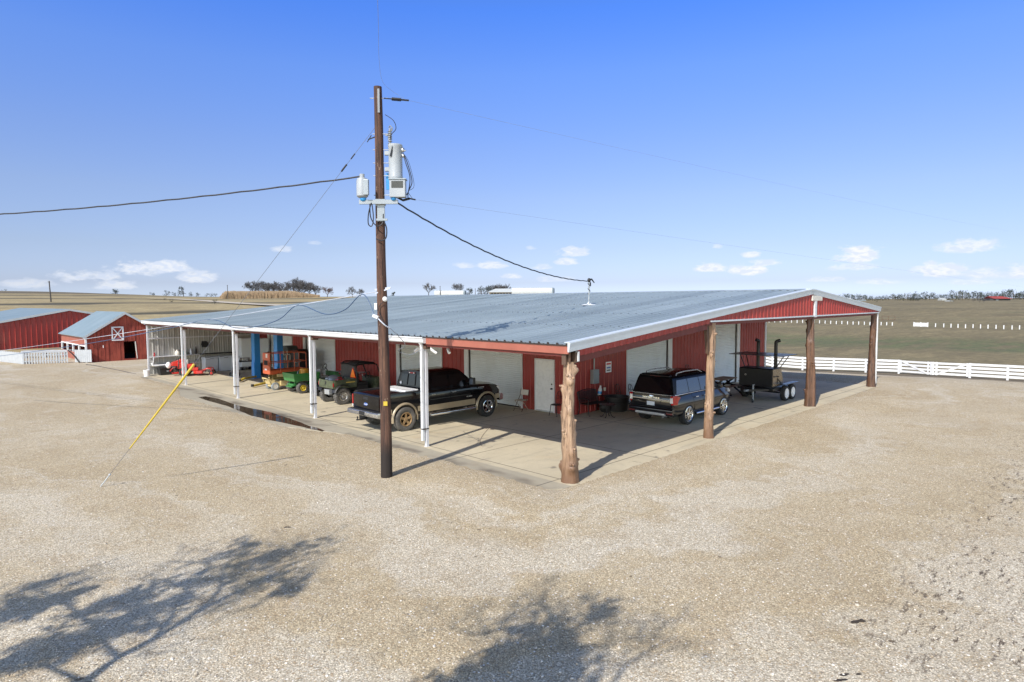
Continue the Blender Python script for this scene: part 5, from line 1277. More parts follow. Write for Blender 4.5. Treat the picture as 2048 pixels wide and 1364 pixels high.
    mb = MB(); mb.prism([(-.24,1.09),(.24,1.09),(.05,1.54),(-.05,1.54)], lambda y, z: V((1.101, y-.42, z)), lambda y, z: V((1.112, y-.42, z))); mb.build('red_border', M['tail_red'], sg)
    mb = MB(); mb.box(-.05, .12, -.35, .05, .45, .66); mb.build('hitch_box', M['galv'], U, bevel=.01)
    return U
utv = build_utv()
o = [x for x in COL.objects if x.name.startswith('cargo_box')]
for x in o: bpy.data.objects.remove(x)
# red and blue things lying in its bed
t = thing('cargo_bag', 'pale blue sack lying in the bed of the green utility vehicle', 'sack', (2.45, 15.70, .76)); mb = MB(); mb.ball((0,0,.24), .36, .26, .22); mb.build('sack', M['conduit'], t, smooth=80); mb = MB(); mb.ball((-.3,.02,.30), .09, .12, .08); mb.build('neck', M['conduit'], t, smooth=80)
t = thing('fuel_can', 'red fuel can standing in the bed of the green utility vehicle', 'fuel can', (2.40, 15.08, .76)); mb = MB(); mb.box(-.16, .16, -.11, .11, 0, .32); mb.build('can', M['tail_red'], t, bevel=.03); mb = MB(); mb.tube([(-.1,0,.32),(-.08,0,.40),(.08,0,.40),(.1,0,.32)], .018, 6); mb.build('handle', M['tail_red'], t, smooth=60); mb = MB(); mb.cyl((.12,.0,.31), (.2,.0,.42), .02, 8); mb.build('spout', M['black_plastic'], t)

# ---------------------------------------------------------------- green utility cart with yellow wheels
def build_cart():
    G = thing('farm_cart', 'small green farm cart with yellow wheel hubs and grey seats', 'farm cart', (2.30, 19.80, 0))
    mb = MB(); mb.prism([(0,.88),(0,.90),(1.35,.90),(1.35,.62),(.05,.62)], lambda x, z: V((x,-.60,z)), lambda x, z: V((x,.60,z))) if False else None
    mb.hexa([V((.06,-.52,.60)), V((1.32,-.52,.60)), V((1.32,.52,.60)), V((.06,.52,.60)), V((.06,-.52,.64)), V((1.32,-.52,.64)), V((1.32,.52,.64)), V((.06,.52,.64))])
    for a, b in (((-.02,-.60),(1.36,-.60)), ((-.02,.60),(1.36,.60))):
        s = math.copysign(1, a[1]); mb.hexa([V((.05,s*.52,.60)), V((1.33,s*.52,.60)), V((1.33,s*.55,.60)), V((.05,s*.55,.60)), V((-.02,s*.58,.99)), V((1.36,s*.58,.99)), V((1.36,s*.62,.99)), V((-.02,s*.62,.99))])
    for x, o in ((.05,-.07), (1.31,.03)): mb.hexa([V((x,-.52,.60)), V((x+.03,-.52,.60)), V((x+.03,.52,.60)), V((x,.52,.60)), V((x+o,-.60,.99)), V((x+o+.03,-.60,.99)), V((x+o+.03,.60,.99)), V((x+o,.60,.99))])
    mb.build('dump_bed', M['green'], G)
    mb = MB(); mb.box(.1, 2.6, -.3, .3, .36, .46); mb.bar((.2,-.28,.4), (.2,-.28,.62), .05); mb.bar((.2,.28,.4), (.2,.28,.62), .05); mb.bar((.02,-.30,.34), (.02,.30,.34), .06); mb.bar((.02,-.2,.34), (.2,-.2,.4), .05); mb.bar((.02,.2,.34), (.2,.2,.4), .05); mb.bar((.28,0,.42), (.36,-.5,.62), .04); mb.build('chassis', M['green'], G)
    for hx in (.45, 2.15):
        for s in (-1, 1): make_wheel('wheel', G, (hx, s*.52, .275), .275, .26, .14, s, M['dusty_rubber'], M['yellow'], 4, 'solid')
        mb = MB(); mb.cyl((hx,-.5,.28), (hx,.5,.28), .035, 8); mb.build('axle', M['black_steel'], G)
    mb = MB(); mb.box(1.45, 1.95, -.52, .52, .42, .66); mb.prism([(2.25,.40),(2.25,.92),(2.45,.90),(2.6,.62),(2.6,.40)], lambda x, z: V((x,-.48,z)), lambda x, z: V((x,.48,z))); mb.build('body', M['green'], G, bevel=.02)
    for s in (-1, 1):
        mb = MB(); mb.box(1.5, 1.92, s*.25-.21, s*.25+.21, .66, .76); mb.box(1.44, 1.54, s*.25-.2, s*.25+.2, .74, 1.10); mb.build('seat', M['grey_vinyl'], G, bevel=.04)
    mb = MB(); mb.tube([(2.3,.25,.88),(2.12,.25,1.12)], .02, 6); mb.tube([(2.10+.06*math.cos(a), .25+.17*math.sin(a), 1.14+.14*math.cos(a)) for a in [k*6.283/14 for k in range(14)]], .016, 6, closed=True); mb.build('steering_wheel', M['black_plastic'], G, smooth=60)
    return G
cart = build_cart()
t = thing('yellow_drum', 'orange yellow slatted drum standing in the green cart bed', 'drum', (3.12, 19.75, .64))
mb = MB(); mb.lathe([(.20,0),(.23,.06),(.23,.46),(.20,.52),(.06,.54),(0,.54)], (0,0,0), (0,0,1), 20); mb.build('drum', M['drum_yellow'], t, smooth=35)
mb = MB()
for k in range(10):
    a = 2*math.pi*k/10; mb.box(.228, .245, -.028, .028, .06, .46, Matrix.Rotation(a, 3, 'Z'), (0,0,.26))
mb.build('slats', M['drum_yellow'], t)
mb = MB(); mb.tube(curve([(-.2,.02,.45),(-.34,.0,.40),(-.42,-.02,.1),(-.48,0,-.02)]), .02, 6); mb.build('hose', M['conduit'], t, smooth=60)
t = thing('pump_engine', 'small grey pump engine in the green cart beside the yellow drum', 'engine', (3.42, 19.6, .64))
mb = MB(); mb.box(-.12, .12, -.14, .14, 0, .28); mb.build('engine_block', M['cover_grey'], t, bevel=.03); mb = MB(); mb.cyl((-.05,0,.28), (-.05,0,.40), .08, 12); mb.build('air_filter', M['galv'], t, smooth=50)
for sx_ in (1,):
    mb = MB(); mb.cyl((.12,0,.15), (.2,0,.15), .11, 14); mb.build('flywheel_cover', M['galv'], t, smooth=50)

# ---------------------------------------------------------------- scissor lift
def build_lift():
    S = thing('scissor_lift', 'orange railed scissor lift with a cream yellow base in the porch', 'scissor lift', (2.06, 21.28, 0))
    L, W = 1.95, .78
    mb = MB(); mb.box(.12, 1.75, .10, W-.10, .17, .42); mb.box(.55, 1.4, .02, W-.02, .20, .47); mb.hexa([V((.05,.1,.30)), V((.3,.1,.30)), V((.3,W-.1,.30)), V((.05,W-.1,.30)), V((-.02,.15,.52)), V((.3,.15,.52)), V((.3,W-.15,.52)), V((-.02,W-.15,.52))])
    base = mb.build('base', M['cream_yellow'], S, bevel=.02)
    mb = MB(); mb.bar((.02,.1,.42), (-.12,.15,.62), .05); mb.bar((.0,.7,.42), (-.12,.62,.62), .05); mb.bar((-.12,.12,.62), (-.12,.66,.62), .05); mb.bar((-.02,.12,.66), (.18,.3,.50), .05); mb.build('ladder', M['cream_yellow'], base)
    for hx in (.28, 1.55):
        for y, s in ((.10,-1), (W-.10,1)): make_wheel('wheel', S, (hx, y-s*0, .20), .20, .16, .115, s, M['conduit'], M['offwhite'] if hx < 1 else M['cream_yellow'], 5, 'solid')
    st = None
    for k in range(4):
        z = .54+k*.095; mb = MB()
        for y in (.2, .6): mb.bar((.2,y,z), (1.7,y,z+.05), .05, .06, up=(0,1,0)); mb.bar((.2,y+.055,z+.05), (1.7,y+.055,z), .05, .06, up=(0,1,0))
        mb.build('scissor_arm', M['olive'], S)
    mb = MB(); mb.hexa([V((.35,.0,.68)), V((1.2,.0,.60)), V((1.2,.03,.60)), V((.35,.03,.68)), V((.35,.0,.84)), V((1.0,.0,.84)), V((1.0,.03,.84)), V((.35,.03,.84))]); mb.build('guard_plate', M['cream_yellow'], S)
    mb = MB(); mb.box(0, L, 0, W, .82, .88); mb.box(0, L, -.01, .01, .88, 1.02); mb.box(0, L, W-.01, W+.01, .88, 1.02); mb.box(L-.01, L+.01, 0, W, .88, 1.02); dk = mb.build('platform', M['orange'], S)
    def rail(pts, r=.021):
        mb = MB(); mb.tube(pts, r, 7); mb.build('guard_rail', M['orange'], S, smooth=60)
    for y in (0, W):
        rail([(.0,y,1.88),(L-.1,y,1.88),(L,y,1.80)]); rail([(.0,y,1.40),(L,y,1.40)])
        for x in (.0, .55, 1.3, L): rail([(x,y,.88),(x,y,1.88 if x < L else 1.80)])
    rail([(L,0,1.80),(L,W,1.80)]); rail([(L,0,1.4),(L,W,1.4)]); rail([(0,0,1.88),(0,W,1.88)])
    mb = MB(); mb.prism([(0,.84),(W,.84),(W,1.22),(W-.12,1.24),(W-.12,1.55),(W,1.57),(W,1.78),(W-.08,1.88),(.08,1.88),(0,1.78),(0,1.57),(.12,1.55),(.12,1.24),(0,1.22)], lambda y, z: V((-.03,y,z)), lambda y, z: V((.0,y,z))); pn = mb.build('end_gate', M['orange'], S)
    mb = MB(); mb.prism([(.18,1.28),(.62,1.28),(.62,1.52),(.18,1.52)], lambda y, z: V((-.036,y,z)), lambda y, z: V((-.031,y,z))); mb.build('window_opening', M['dark_void'], pn)
    mb = MB(); mb.box(-.037, -.031, .30, .56, 1.02, 1.10); mb.build('label_plate', M['sign_white'], pn); mb = MB(); mb.box(-.037, -.031, .20, .40, 1.66, 1.86); mb.build('label_plate', M['offwhite'], pn)
    for x in (.72, .92):
        mb = MB(); mb.tube(curve([(x,.0,1.98),(x+.02,.0,1.78),(x+.14,.0,1.78),(x+.15,.0,1.5)]), .018, 6); mb.build('swing_gate_bar', M['chair_beige'], S, smooth=60)
    mb = MB(); mb.box(1.5, 1.8, .25, .55, 1.32, 1.4); mb.build('control_box', M['conduit'], S, bevel=.01)
    return S
lift = build_lift()
# ---------------------------------------------------------------- two-post car lift: two blue columns with yellow swing arms
for i, (x, y, h, arms, lab) in enumerate([(3.92, 27.3, 2.75, [((3.8,27.1),(2.95,26.65)),((2.95,26.65),(2.35,25.85))], 'blue car lift column nearer the far bay with a yellow arm on the floor'), (3.75, 23.95, 2.9, [((3.6,23.95),(2.75,23.62)),((2.75,23.62),(1.9,23.1))], 'blue car lift column standing right behind the orange scissor lift')]):
    c = thing('car_lift_column', lab, 'car lift', (x, y, 0), 0, 'two posts of the blue car lift')
    mb = MB(); mb.box(-.16, -.12, -.22, .22, .0, h); mb.box(-.16, .16, -.24, -.20, 0, h); mb.box(-.16, .16, .20, .24, 0, h); mb.build('column', M['blue_lift'], c)
    mb = MB(); mb.box(-.1, .14, -.19, .19, .1, h-.06); mb.build('carriage', M['cover_grey'], c)
    mb = MB(); mb.box(-.28, .30, -.32, .32, .0, .035); mb.build('base_plate', M['blue_lift'], c)
    mb = MB(); mb.box(-.20, -.165, -.20, .20, .05, .95); mb.build('lower_cover', M['blue_lift'], c, bevel=.01)
    for (a, b) in arms:
        mb = MB(); mb.bar((a[0]-x, a[1]-y, .12), (b[0]-x, b[1]-y, .12 if b is arms[0][1] else .10), .13, .09); mb.build('swing_arm', M['yellow'], c)
    e = arms[-1][1]; mb = MB(); mb.cyl((e[0]-x, e[1]-y, .06), (e[0]-x, e[1]-y, .19), .075, 12); mb.build('lift_pad', M['black_rubber'], c)
    mb = MB(); mb.box(-.2, .2, -.26, .26, h, h+.06); mb.build('top_cap', M['blue_lift'], c)
# ================================================================ things standing about under the porch
t = thing('folding_chair', 'beige metal folding chair left of the white entry door', 'chair', (6.52, 7.98, 0), R(95))
mb = MB(); mb.box(-.20, .20, -.20, .20, .43, .455); mb.build('seat', M['chair_beige'], t, bevel=.008)
mb = MB(); mb.box(-.20, .20, -.245, -.225, .62, .84, Matrix.Rotation(R(8), 3, 'X'), (0,-.235,.7)); mb.build('backrest', M['offwhite'], t, bevel=.006)
for s in (-1, 1):
    mb = MB(); mb.tube([(s*.21,.24,0),(s*.21,-.19,.60),(s*.21,-.25,.86)], .013, 6); mb.build('leg', M['brown_steel'], t, smooth=60)
    mb = MB(); mb.tube([(s*.19,-.26,0),(s*.19,.18,.44)], .013, 6); mb.build('leg', M['chair_beige'], t, smooth=60)
mb = MB(); mb.bar((-.2,.17,.10), (.2,.17,.10), .015); mb.build('stretcher', M['brown_steel'], t)
def iron_bench(name, loc, rz, w, label):
    t = thing(name, label, 'bench', loc, rz)
    mb = MB()
    for k in range(9): mb.bar((-w/2, -.22+.055*k, .44), (w/2, -.22+.055*k, .44), .035, .012)
    mb.build('seat', M['iron'], t)
    mb = MB()
    for k in range(int(w/.06)): mb.bar((-w/2+.03+.06*k, .24, .46), (-w/2+.03+.06*k, .34, .90), .028, .01)
    mb.tube([(-w/2,.34,.88),(-w/4,.35,.93),(0,.35,.95),(w/4,.35,.93),(w/2,.34,.88)], .018, 6); mb.build('backrest', M['iron'], t)
    for s in (-1, 1):
        mb = MB(); mb.tube(curve([(s*w/2,-.3,.0),(s*w/2,-.24,.06),(s*w/2,-.2,.44),(s*w/2,-.22,.64),(s*w/2,.05,.66),(s*w/2,.3,.62)]), .018, 6); mb.build('armrest', M['iron'], t, smooth=60)
        mb = MB(); mb.tube(curve([(s*w/2,.34,.0),(s*w/2,.28,.05),(s*w/2,.22,.44),(s*w/2,.33,.9)]), .018, 6); mb.build('leg', M['iron'], t, smooth=60)
    return t
iron_bench('iron_bench', (7.95, 5.42, 0), 0, 1.15, 'dark wrought iron bench against the red wall beside the corner')
def iron_chair(name, loc, rz, label, h=.95, group='dark wrought iron chairs', par=None):
    t = thing(name, label, 'chair', loc, rz, group)
    mb = MB(); mb.lathe([(.20,.43),(.215,.445),(.20,.455),(0,.455)], (0,0,0), (0,0,1), 16); mb.build('seat', M['iron'], t, smooth=40)
    mb = MB(); mb.tube(curve([(-.19,.18,.44),(-.21,.24,.70),(-.15,.28,h-.06),(0,.29,h),(.15,.28,h-.06),(.21,.24,.70),(.19,.18,.44)]), .014, 6)
    mb.tube([(0,.20,.45),(0,.29,h)], .011, 5); mb.tube(curve([(-.17,.22,.62),(0,.25,.68),(.17,.22,.62)]), .010, 5); mb.tube(curve([(-.15,.25,.78),(0,.27,.72),(.15,.25,.78)]), .010, 5); mb.build('backrest', M['iron'], t, smooth=60)
    for sx_, sy_ in ((-1,-1),(1,-1),(-1,1),(1,1)):
        mb = MB(); mb.tube(curve([(sx_*.15,sy_*.15,.44),(sx_*.17,sy_*.17,.2),(sx_*.20,sy_*.21,0)]), .013, 6); mb.build('leg', M['iron'], t, smooth=60)
    return t
iron_chair('iron_chair', (6.62, 6.18, 0), R(-90), 'dark iron chair between the white entry door and the corner log')
iron_chair('iron_chair', (9.75, 5.25, 0), R(10), 'dark iron chair against the red wall left of the roller door', 1.0)
iron_chair('bar_stool', (14.55, 5.3, 0), 0, 'tall dark iron stool behind the SUV, left of a pair', 1.22)
iron_chair('bar_stool', (15.5, 5.35, 0), 0, 'tall dark iron stool behind the SUV, right of a pair', 1.36)
iron_chair('iron_chair', (10.45, 5.1, 0), R(60), 'dark iron chair in front of the roller door near the SUV tail', .98)
t = thing('patio_table', 'small round dark patio table on curled iron legs', 'table', (7.72, 4.55, 0))
mb = MB(); mb.lathe([(.30,.48),(.32,.495),(.31,.51),(0,.512)], (0,0,0), (0,0,1), 24); mb.build('tabletop', M['smoker_top'], t, smooth=40)
for k in range(4):
    a = R(20+90*k); c, s_ = math.cos(a), math.sin(a); mb = MB(); mb.tube(curve([(c*.05,s_*.05,.48),(c*.10,s_*.10,.25),(c*.16,s_*.16,.08),(c*.26,s_*.26,.02),(c*.30,s_*.30,.05)]), .013, 6); mb.build('leg', M['iron'], t, smooth=60)
mb = MB(); mb.tube([(.12*math.cos(k*.5236), .12*math.sin(k*.5236), .2) for k in range(12)], .01, 5, closed=True); mb.build('ring', M['iron'], t)
t = thing('black_tub', 'large black plastic tub against the red wall left of the SUV', 'tub', (9.15, 5.15, 0))
mb = MB(); mb.lathe([(.0,.02),(.40,.02),(.42,.04),(.50,.56),(.54,.57),(.54,.60),(.48,.60),(.40,.08),(0,.06)], (0,0,0), (0,0,1), 28); mb.build('tub', M['black_plastic'], t, smooth=35)
mb = MB(); mb.tube([(.50*math.cos(k*6.283/28), .50*math.sin(k*6.283/28), .4) for k in range(28)], .012, 5, closed=True); mb.build('rib', M['black_plastic'], t)
t = thing('black_bag', 'dark bundle lying on the slab beside the black tub', 'bag', (8.75, 5.35, 0)); mb = MB(); mb.ball((0,0,.20), .42, .26, .24, 14, 8); mb.ball((.25,.1,.28), .3, .2, .26, 12, 6); mb.build('bundle', M['black_plastic'], t, smooth=80)
t = thing('spray_bottle', 'white and blue bottle hanging above the dark bench', 'bottle', (8.72, 5.70, .62)); mb = MB(); mb.lathe([(.07,0),(.085,.05),(.085,.24),(.04,.34),(.035,.40),(0,.41)], (0,0,0), (.2,0,1), 12); mb.build('bottle', M['white_gloss'], t, smooth=50); mb = MB(); mb.lathe([(.088,.06),(.088,.17)], (0,0,0), (.2,0,1), 12, caps=False); mb.build('label_band', M['sky_blue'], t, smooth=50)
t = thing('paper_cup', 'small pale cup on the red wall above the patio table', 'cup', (9.05, 5.68, .78)); mb = MB(); mb.lathe([(.04,0),(.055,.13),(.045,.13),(.035,.02),(0,.02)], (0,0,0), (0,0,1), 12); mb.build('cup', M['offwhite'], t, smooth=50); mb = MB(); mb.box(-.05,.05,.05,.10,.03,.07); mb.build('bracket', M['iron'], t)
# dark covered grills behind the lift
for i, (x, y, w, h, lab, m_) in enumerate([(5.75, 26.75, 1.05, 1.85, 'grey covered grill with a rounded top behind the scissor lift', 'cover_grey'), (5.75, 25.4, 1.0, 1.70, 'black covered cabinet to the right of the grey covered grill', 'black_plastic')]):
    t = thing('covered_grill', lab, 'grill', (x, y, 0)); mb = MB()
    mb.prism([(-w/2,.12),(-w/2,h*.8),(-w*.42,h*.93),(-w*.25,h),(w*.25,h),(w*.42,h*.93),(w/2,h*.8),(w/2,.12)], lambda q, z: V((-.34, q, z)), lambda q, z: V((.34, q, z))); mb.build('cover', M[m_], t, bevel=.05, smooth=50)
    for sy_ in (-1, 1):
        mb = MB(); mb.cyl((-.25, sy_*w*.4, .07), (.25, sy_*w*.4, .07), .07, 12); mb.build('caster', M['black_rubber'], t, smooth=50)
    mb = MB(); mb.box(-.36, -.34, -.03, .03, h*.45, h*.62); mb.build('handle', M['dull_chrome'], t)
# folding table with a red can beyond the carts
P1 = on_z(660, 743.5, .76); P2 = on_z(704, 746.5, .76); d_ = (P2-P1); d_.z = 0; n_ = V((-d_.y, d_.x, 0)).normalized()
if n_.x < 0: n_ = -n_
t = thing('folding_table', 'pale grey folding table standing behind the utility vehicle', 'table', (P1.x, P1.y, 0), math.atan2(d_.y, d_.x)); Lt = d_.length+.25; sg_ = 1 if n_.dot(V((-math.sin(math.atan2(d_.y, d_.x)), math.cos(math.atan2(d_.y, d_.x)), 0))) > 0 else -1
mb = MB(); mb.box(0, Lt, min(0, sg_*.75), max(0, sg_*.75), .73, .77); mb.build('tabletop', M['table_grey'], t, bevel=.012)
for x in (.15, Lt-.15):
    for y in (.1, .65):
        mb = MB(); mb.tube([(x, sg_*y, .73), (x+.05, sg_*y, 0)], .016, 6); mb.build('leg', M['galv'], t)
p = P1+d_*.62+n_*.3
t = thing('gas_can', 'red gas can standing on the pale folding table', 'fuel can', (p.x, p.y, .77)); mb = MB(); mb.lathe([(.0,0),(.14,.0),(.15,.02),(.15,.26),(.10,.33),(.04,.36),(0,.37)], (0,0,0), (0,0,1), 16); mb.build('can', M['tail_red'], t, smooth=40); mb = MB(); mb.tube(curve([(-.08,0,.33),(-.03,0,.43),(.06,0,.42),(.09,0,.33)]), .016, 6); mb.build('handle', M['black_plastic'], t, smooth=60)
p = P1+d_*.85+n_*.3
t = thing('tan_sack', 'tan feed sack slumped on the pale folding table', 'sack', (p.x, p.y, .77)); mb = MB(); mb.ball((0,0,.2), .2, .14, .24); mb.build('sack', M['tan_wall'], t, smooth=80); mb = MB(); mb.ball((0,0,.42), .10, .06, .06); mb.build('fold', M['tan_wall'], t, smooth=80)
# dark quad bike behind the cart
def quad(loc, rz, label):
    t = thing('quad_bike', label, 'quad bike', loc, rz)
    for hx in (.30, 1.45):
        for s in (-1, 1): make_wheel('wheel', t, (hx, s*.40, .27), .27, .24, .13, s, M['black_rubber'], M['dull_chrome'], 5, 'solid', knob=True)
    mb = MB(); mb.box(.2, 1.6, -.16, .16, .28, .60); mb.build('engine', M['black_steel'], t, bevel=.04)
    for hx in (.30, 1.45):
        mb = MB(); rows = []
        for k in range(11):
            a = R(20+140*k/10); rows.append([V((hx+.36*math.cos(a), y_, .36+.30*math.sin(a))) for y_ in (-.55,-.3,0,.3,.55)])
        mb.grid(rows); mb.build('fender', M['black_plastic'], t, smooth=50)
    mb = MB(); mb.prism([(.35,.66),(.4,.82),(.85,.78),(1.0,.66)], lambda x, z: V((x,-.15,z)), lambda x, z: V((x,.15,z))); mb.build('seat', M['black_plastic'], t, bevel=.03)
    mb = MB(); mb.prism([(1.0,.6),(1.05,.86),(1.35,.80),(1.5,.62)], lambda x, z: V((x,-.18,z)), lambda x, z: V((x,.18,z))); mb.build('tank', M['camo'], t, bevel=.04)
    mb = MB(); mb.tube([(1.1,-.38,1.02),(1.15,-.15,.98),(1.15,.15,.98),(1.1,.38,1.02)], .016, 6); mb.tube([(1.15,0,.98),(1.25,0,.75)], .02, 6); mb.build('handlebar', M['black_steel'], t, smooth=60)
    for hx in (.22, 1.5):
        mb = MB()
        for k in range(5): mb.bar((hx-.2, -.3+.15*k, .80), (hx+.2, -.3+.15*k, .80), .015)
        mb.bar((hx-.2,-.3,.80), (hx-.2,.3,.80), .02); mb.bar((hx+.2,-.3,.80), (hx+.2,.3,.80), .02); mb.build('rack', M['black_steel'], t)
quad((2.6, 17.35, 0), 0, 'dark quad bike parked between the green cart and the utility vehicle')
# far bay: freezers, cabinets, tub, bucket, mower, tiller, shelf clutter
for i, (x, y, lab) in enumerate([(3.35, 33.05, 'white chest freezer, leftmost of three at the grey end wall'), (4.20, 32.95, 'white chest freezer, middle one of three at the grey end wall'), (5.05, 32.85, 'white chest freezer, rightmost of three at the grey end wall')]):
    t = thing('chest_freezer', lab, 'freezer', (x, y, 0), 0, 'white freezers at the end wall')
    mb = MB(); mb.box(-.39, .39, -.35, .35, .03, .84); mb.build('cabinet', M['enamel'], t, bevel=.02)
    mb = MB(); mb.box(-.40, .40, -.37, .36, .855, .95); mb.build('lid', M['enamel'], t, bevel=.02)
    mb = MB(); mb.box(-.12, .12, -.385, -.37, .87, .90); mb.build('handle', M['conduit'], t)
    mb = MB(); mb.box(-.36, .36, -.33, .33, .0, .03); mb.build('plinth', M['black_plastic'], t)
mb = MB(); mb.box(2.9, 5.5, 33.45, 33.75, 1.10, 1.16); o = mb.build('counter_board', M['black_plastic'], None); tag(o, 'long dark board behind the white freezers', 'board')
for x, y, w, h, lab in ((5.45, 32.5, .84, 2.12, 'tall grey white cabinet left of the near blue lift column'), (6.45, 32.4, .80, 2.05, 'tall white cabinet with a rounded top right of the near blue lift column')):
    t = thing('tall_cabinet', lab, 'cabinet', (x, y, 0), 0, 'tall cabinets in the far bay')
    mb = MB(); mb.box(-w/2, w/2, -.33, .33, .22, h); mb.build('cabinet', M['enamel'], t, bevel=.03)
    mb = MB(); mb.box(-w/2+.02, w/2-.02, -.355, -.335, .26, h-.03); dr = mb.build('door', M['roller_white'], t, bevel=.012)
    mb = MB(); mb.box(w/2-.10, w/2-.05, -.39, -.355, 1.05, 1.16); mb.build('latch', M['black_plastic'], dr)
    for sx_ in (-1, 1):
        mb = MB(); mb.box(sx_*w*.4-.05, sx_*w*.4+.05, -.28, .28, 0, .22); mb.build('leg', M['black_steel'], t)
t = thing('work_bench', 'black work bench with tools in front of the tall cabinet', 'work bench', (4.35, 29.9, 0), R(-15))
mb = MB(); mb.box(-.55, .55, -.3, .3, .78, .84); mb.build('bench_top', M['black_steel'], t)
for sx_, sy_ in ((-1,-1),(1,-1),(-1,1),(1,1)):
    mb = MB(); mb.box(sx_*.5-.05, sx_*.5+.05, sy_*.25-.05, sy_*.25+.05, 0, .78); mb.build('leg', M['black_steel'], t)
mb = MB(); mb.box(-.2, .15, -.1, .12, .84, 1.0); mb.cyl((-.3,0,.94), (.26,0,.94), .09, 14); mb.build('grinder', M['dull_chrome'], t, smooth=50)
t = thing('hand_truck', 'grey hand truck leaning beside the black work bench', 'hand truck', (3.3, 29.0, 0), R(-40))
mb = MB()
for s in (-1, 1): mb.tube(curve([(s*.2,0,.05),(s*.2,.25,.9),(s*.16,.34,1.15),(0,.36,1.2)]), .016, 6)
for k in range(4): mb.bar((-.2,.02+.07*k,.15+.25*k), (.2,.02+.07*k,.15+.25*k), .02)
mb.build('frame', M['galv'], t, smooth=60); mb = MB(); mb.box(-.22, .22, -.28, .0, .02, .035); mb.build('toe_plate', M['galv'], t)
for s in (-1, 1):
    mb = MB(); mb.lathe([(.06,-.03),(.12,-.03),(.13,0),(.12,.03),(.06,.03)], (s*.25,.08,.13), (1,0,0), 16); mb.build('wheel', M['black_rubber'], t, smooth=50)
t = thing('toolbox', 'dark tool chest on casters below the near blue column', 'tool chest', (4.9, 28.6, 0)); mb = MB(); mb.box(-.35, .35, -.25, .25, .1, .75); mb.build('body', M['black_steel'], t, bevel=.01)
for k in range(4):
    mb = MB(); mb.box(-.36, -.34, -.22, .22, .14+.15*k, .26+.15*k); mb.build('drawer', M['cover_grey'], t)
for s in (-1, 1):
    mb = MB(); mb.cyl((-.2, s*.22, .05), (.2, s*.22, .05), .05, 10); mb.build('caster', M['black_rubber'], t)
t = thing('storage_bin', 'black rectangular bin below the white pipe at the end wall', 'bin', (.75, 33.25, 0))
mb = MB(); mb.hexa([V((-.34,-.24,.0)), V((.34,-.24,.0)), V((.34,.24,.0)), V((-.34,.24,.0)), V((-.40,-.28,.42)), V((.40,-.28,.42)), V((.40,.28,.42)), V((-.40,.28,.42))]); mb.build('bin', M['black_plastic'], t)
mb = MB(); mb.box(-.42, .42, -.30, .30, .42, .47); mb.build('lid', M['black_plastic'], t, bevel=.01); mb = MB(); mb.lathe([(.07,0),(.07,.006),(0,.006)], (.05,-.262,.26), (0,-1,0), 12); mb.build('label_dot', M['conduit'], t)
t = thing('white_bucket', 'white plastic bucket at the foot of the far left white post', 'bucket', (-.33, 33.15, 0)); mb = MB(); mb.lathe([(0,.0),(.15,.0),(.17,.36),(.185,.36),(.185,.39),(.16,.39),(.14,.03),(0,.03)], (0,0,0), (0,0,1), 20); mb.build('pail', M['white_gloss'], t, smooth=35); mb = MB(); mb.tube(curve([(-.18,0,.36),(-.1,-.12,.48),(.1,-.12,.48),(.18,0,.36)]), .008, 5); mb.build('handle', M['galv'], t, smooth=60)
t = thing('white_pipe', 'white plastic gutter pipe hung low along the grey end wall', 'pipe', (.08, 33.35, .60)); mb = MB(); mb.tube([(-.05,.05,.18),(0,0,.02),(.1,0,0),(1.35,0,.0)], .055, 10); mb.build('pipe', M['white_gloss'], t, smooth=50); mb = MB(); mb.bar((.08,.0,.52), (.0,.0,.1), .05, .03); mb.build('downpipe', M['white_gloss'], t)
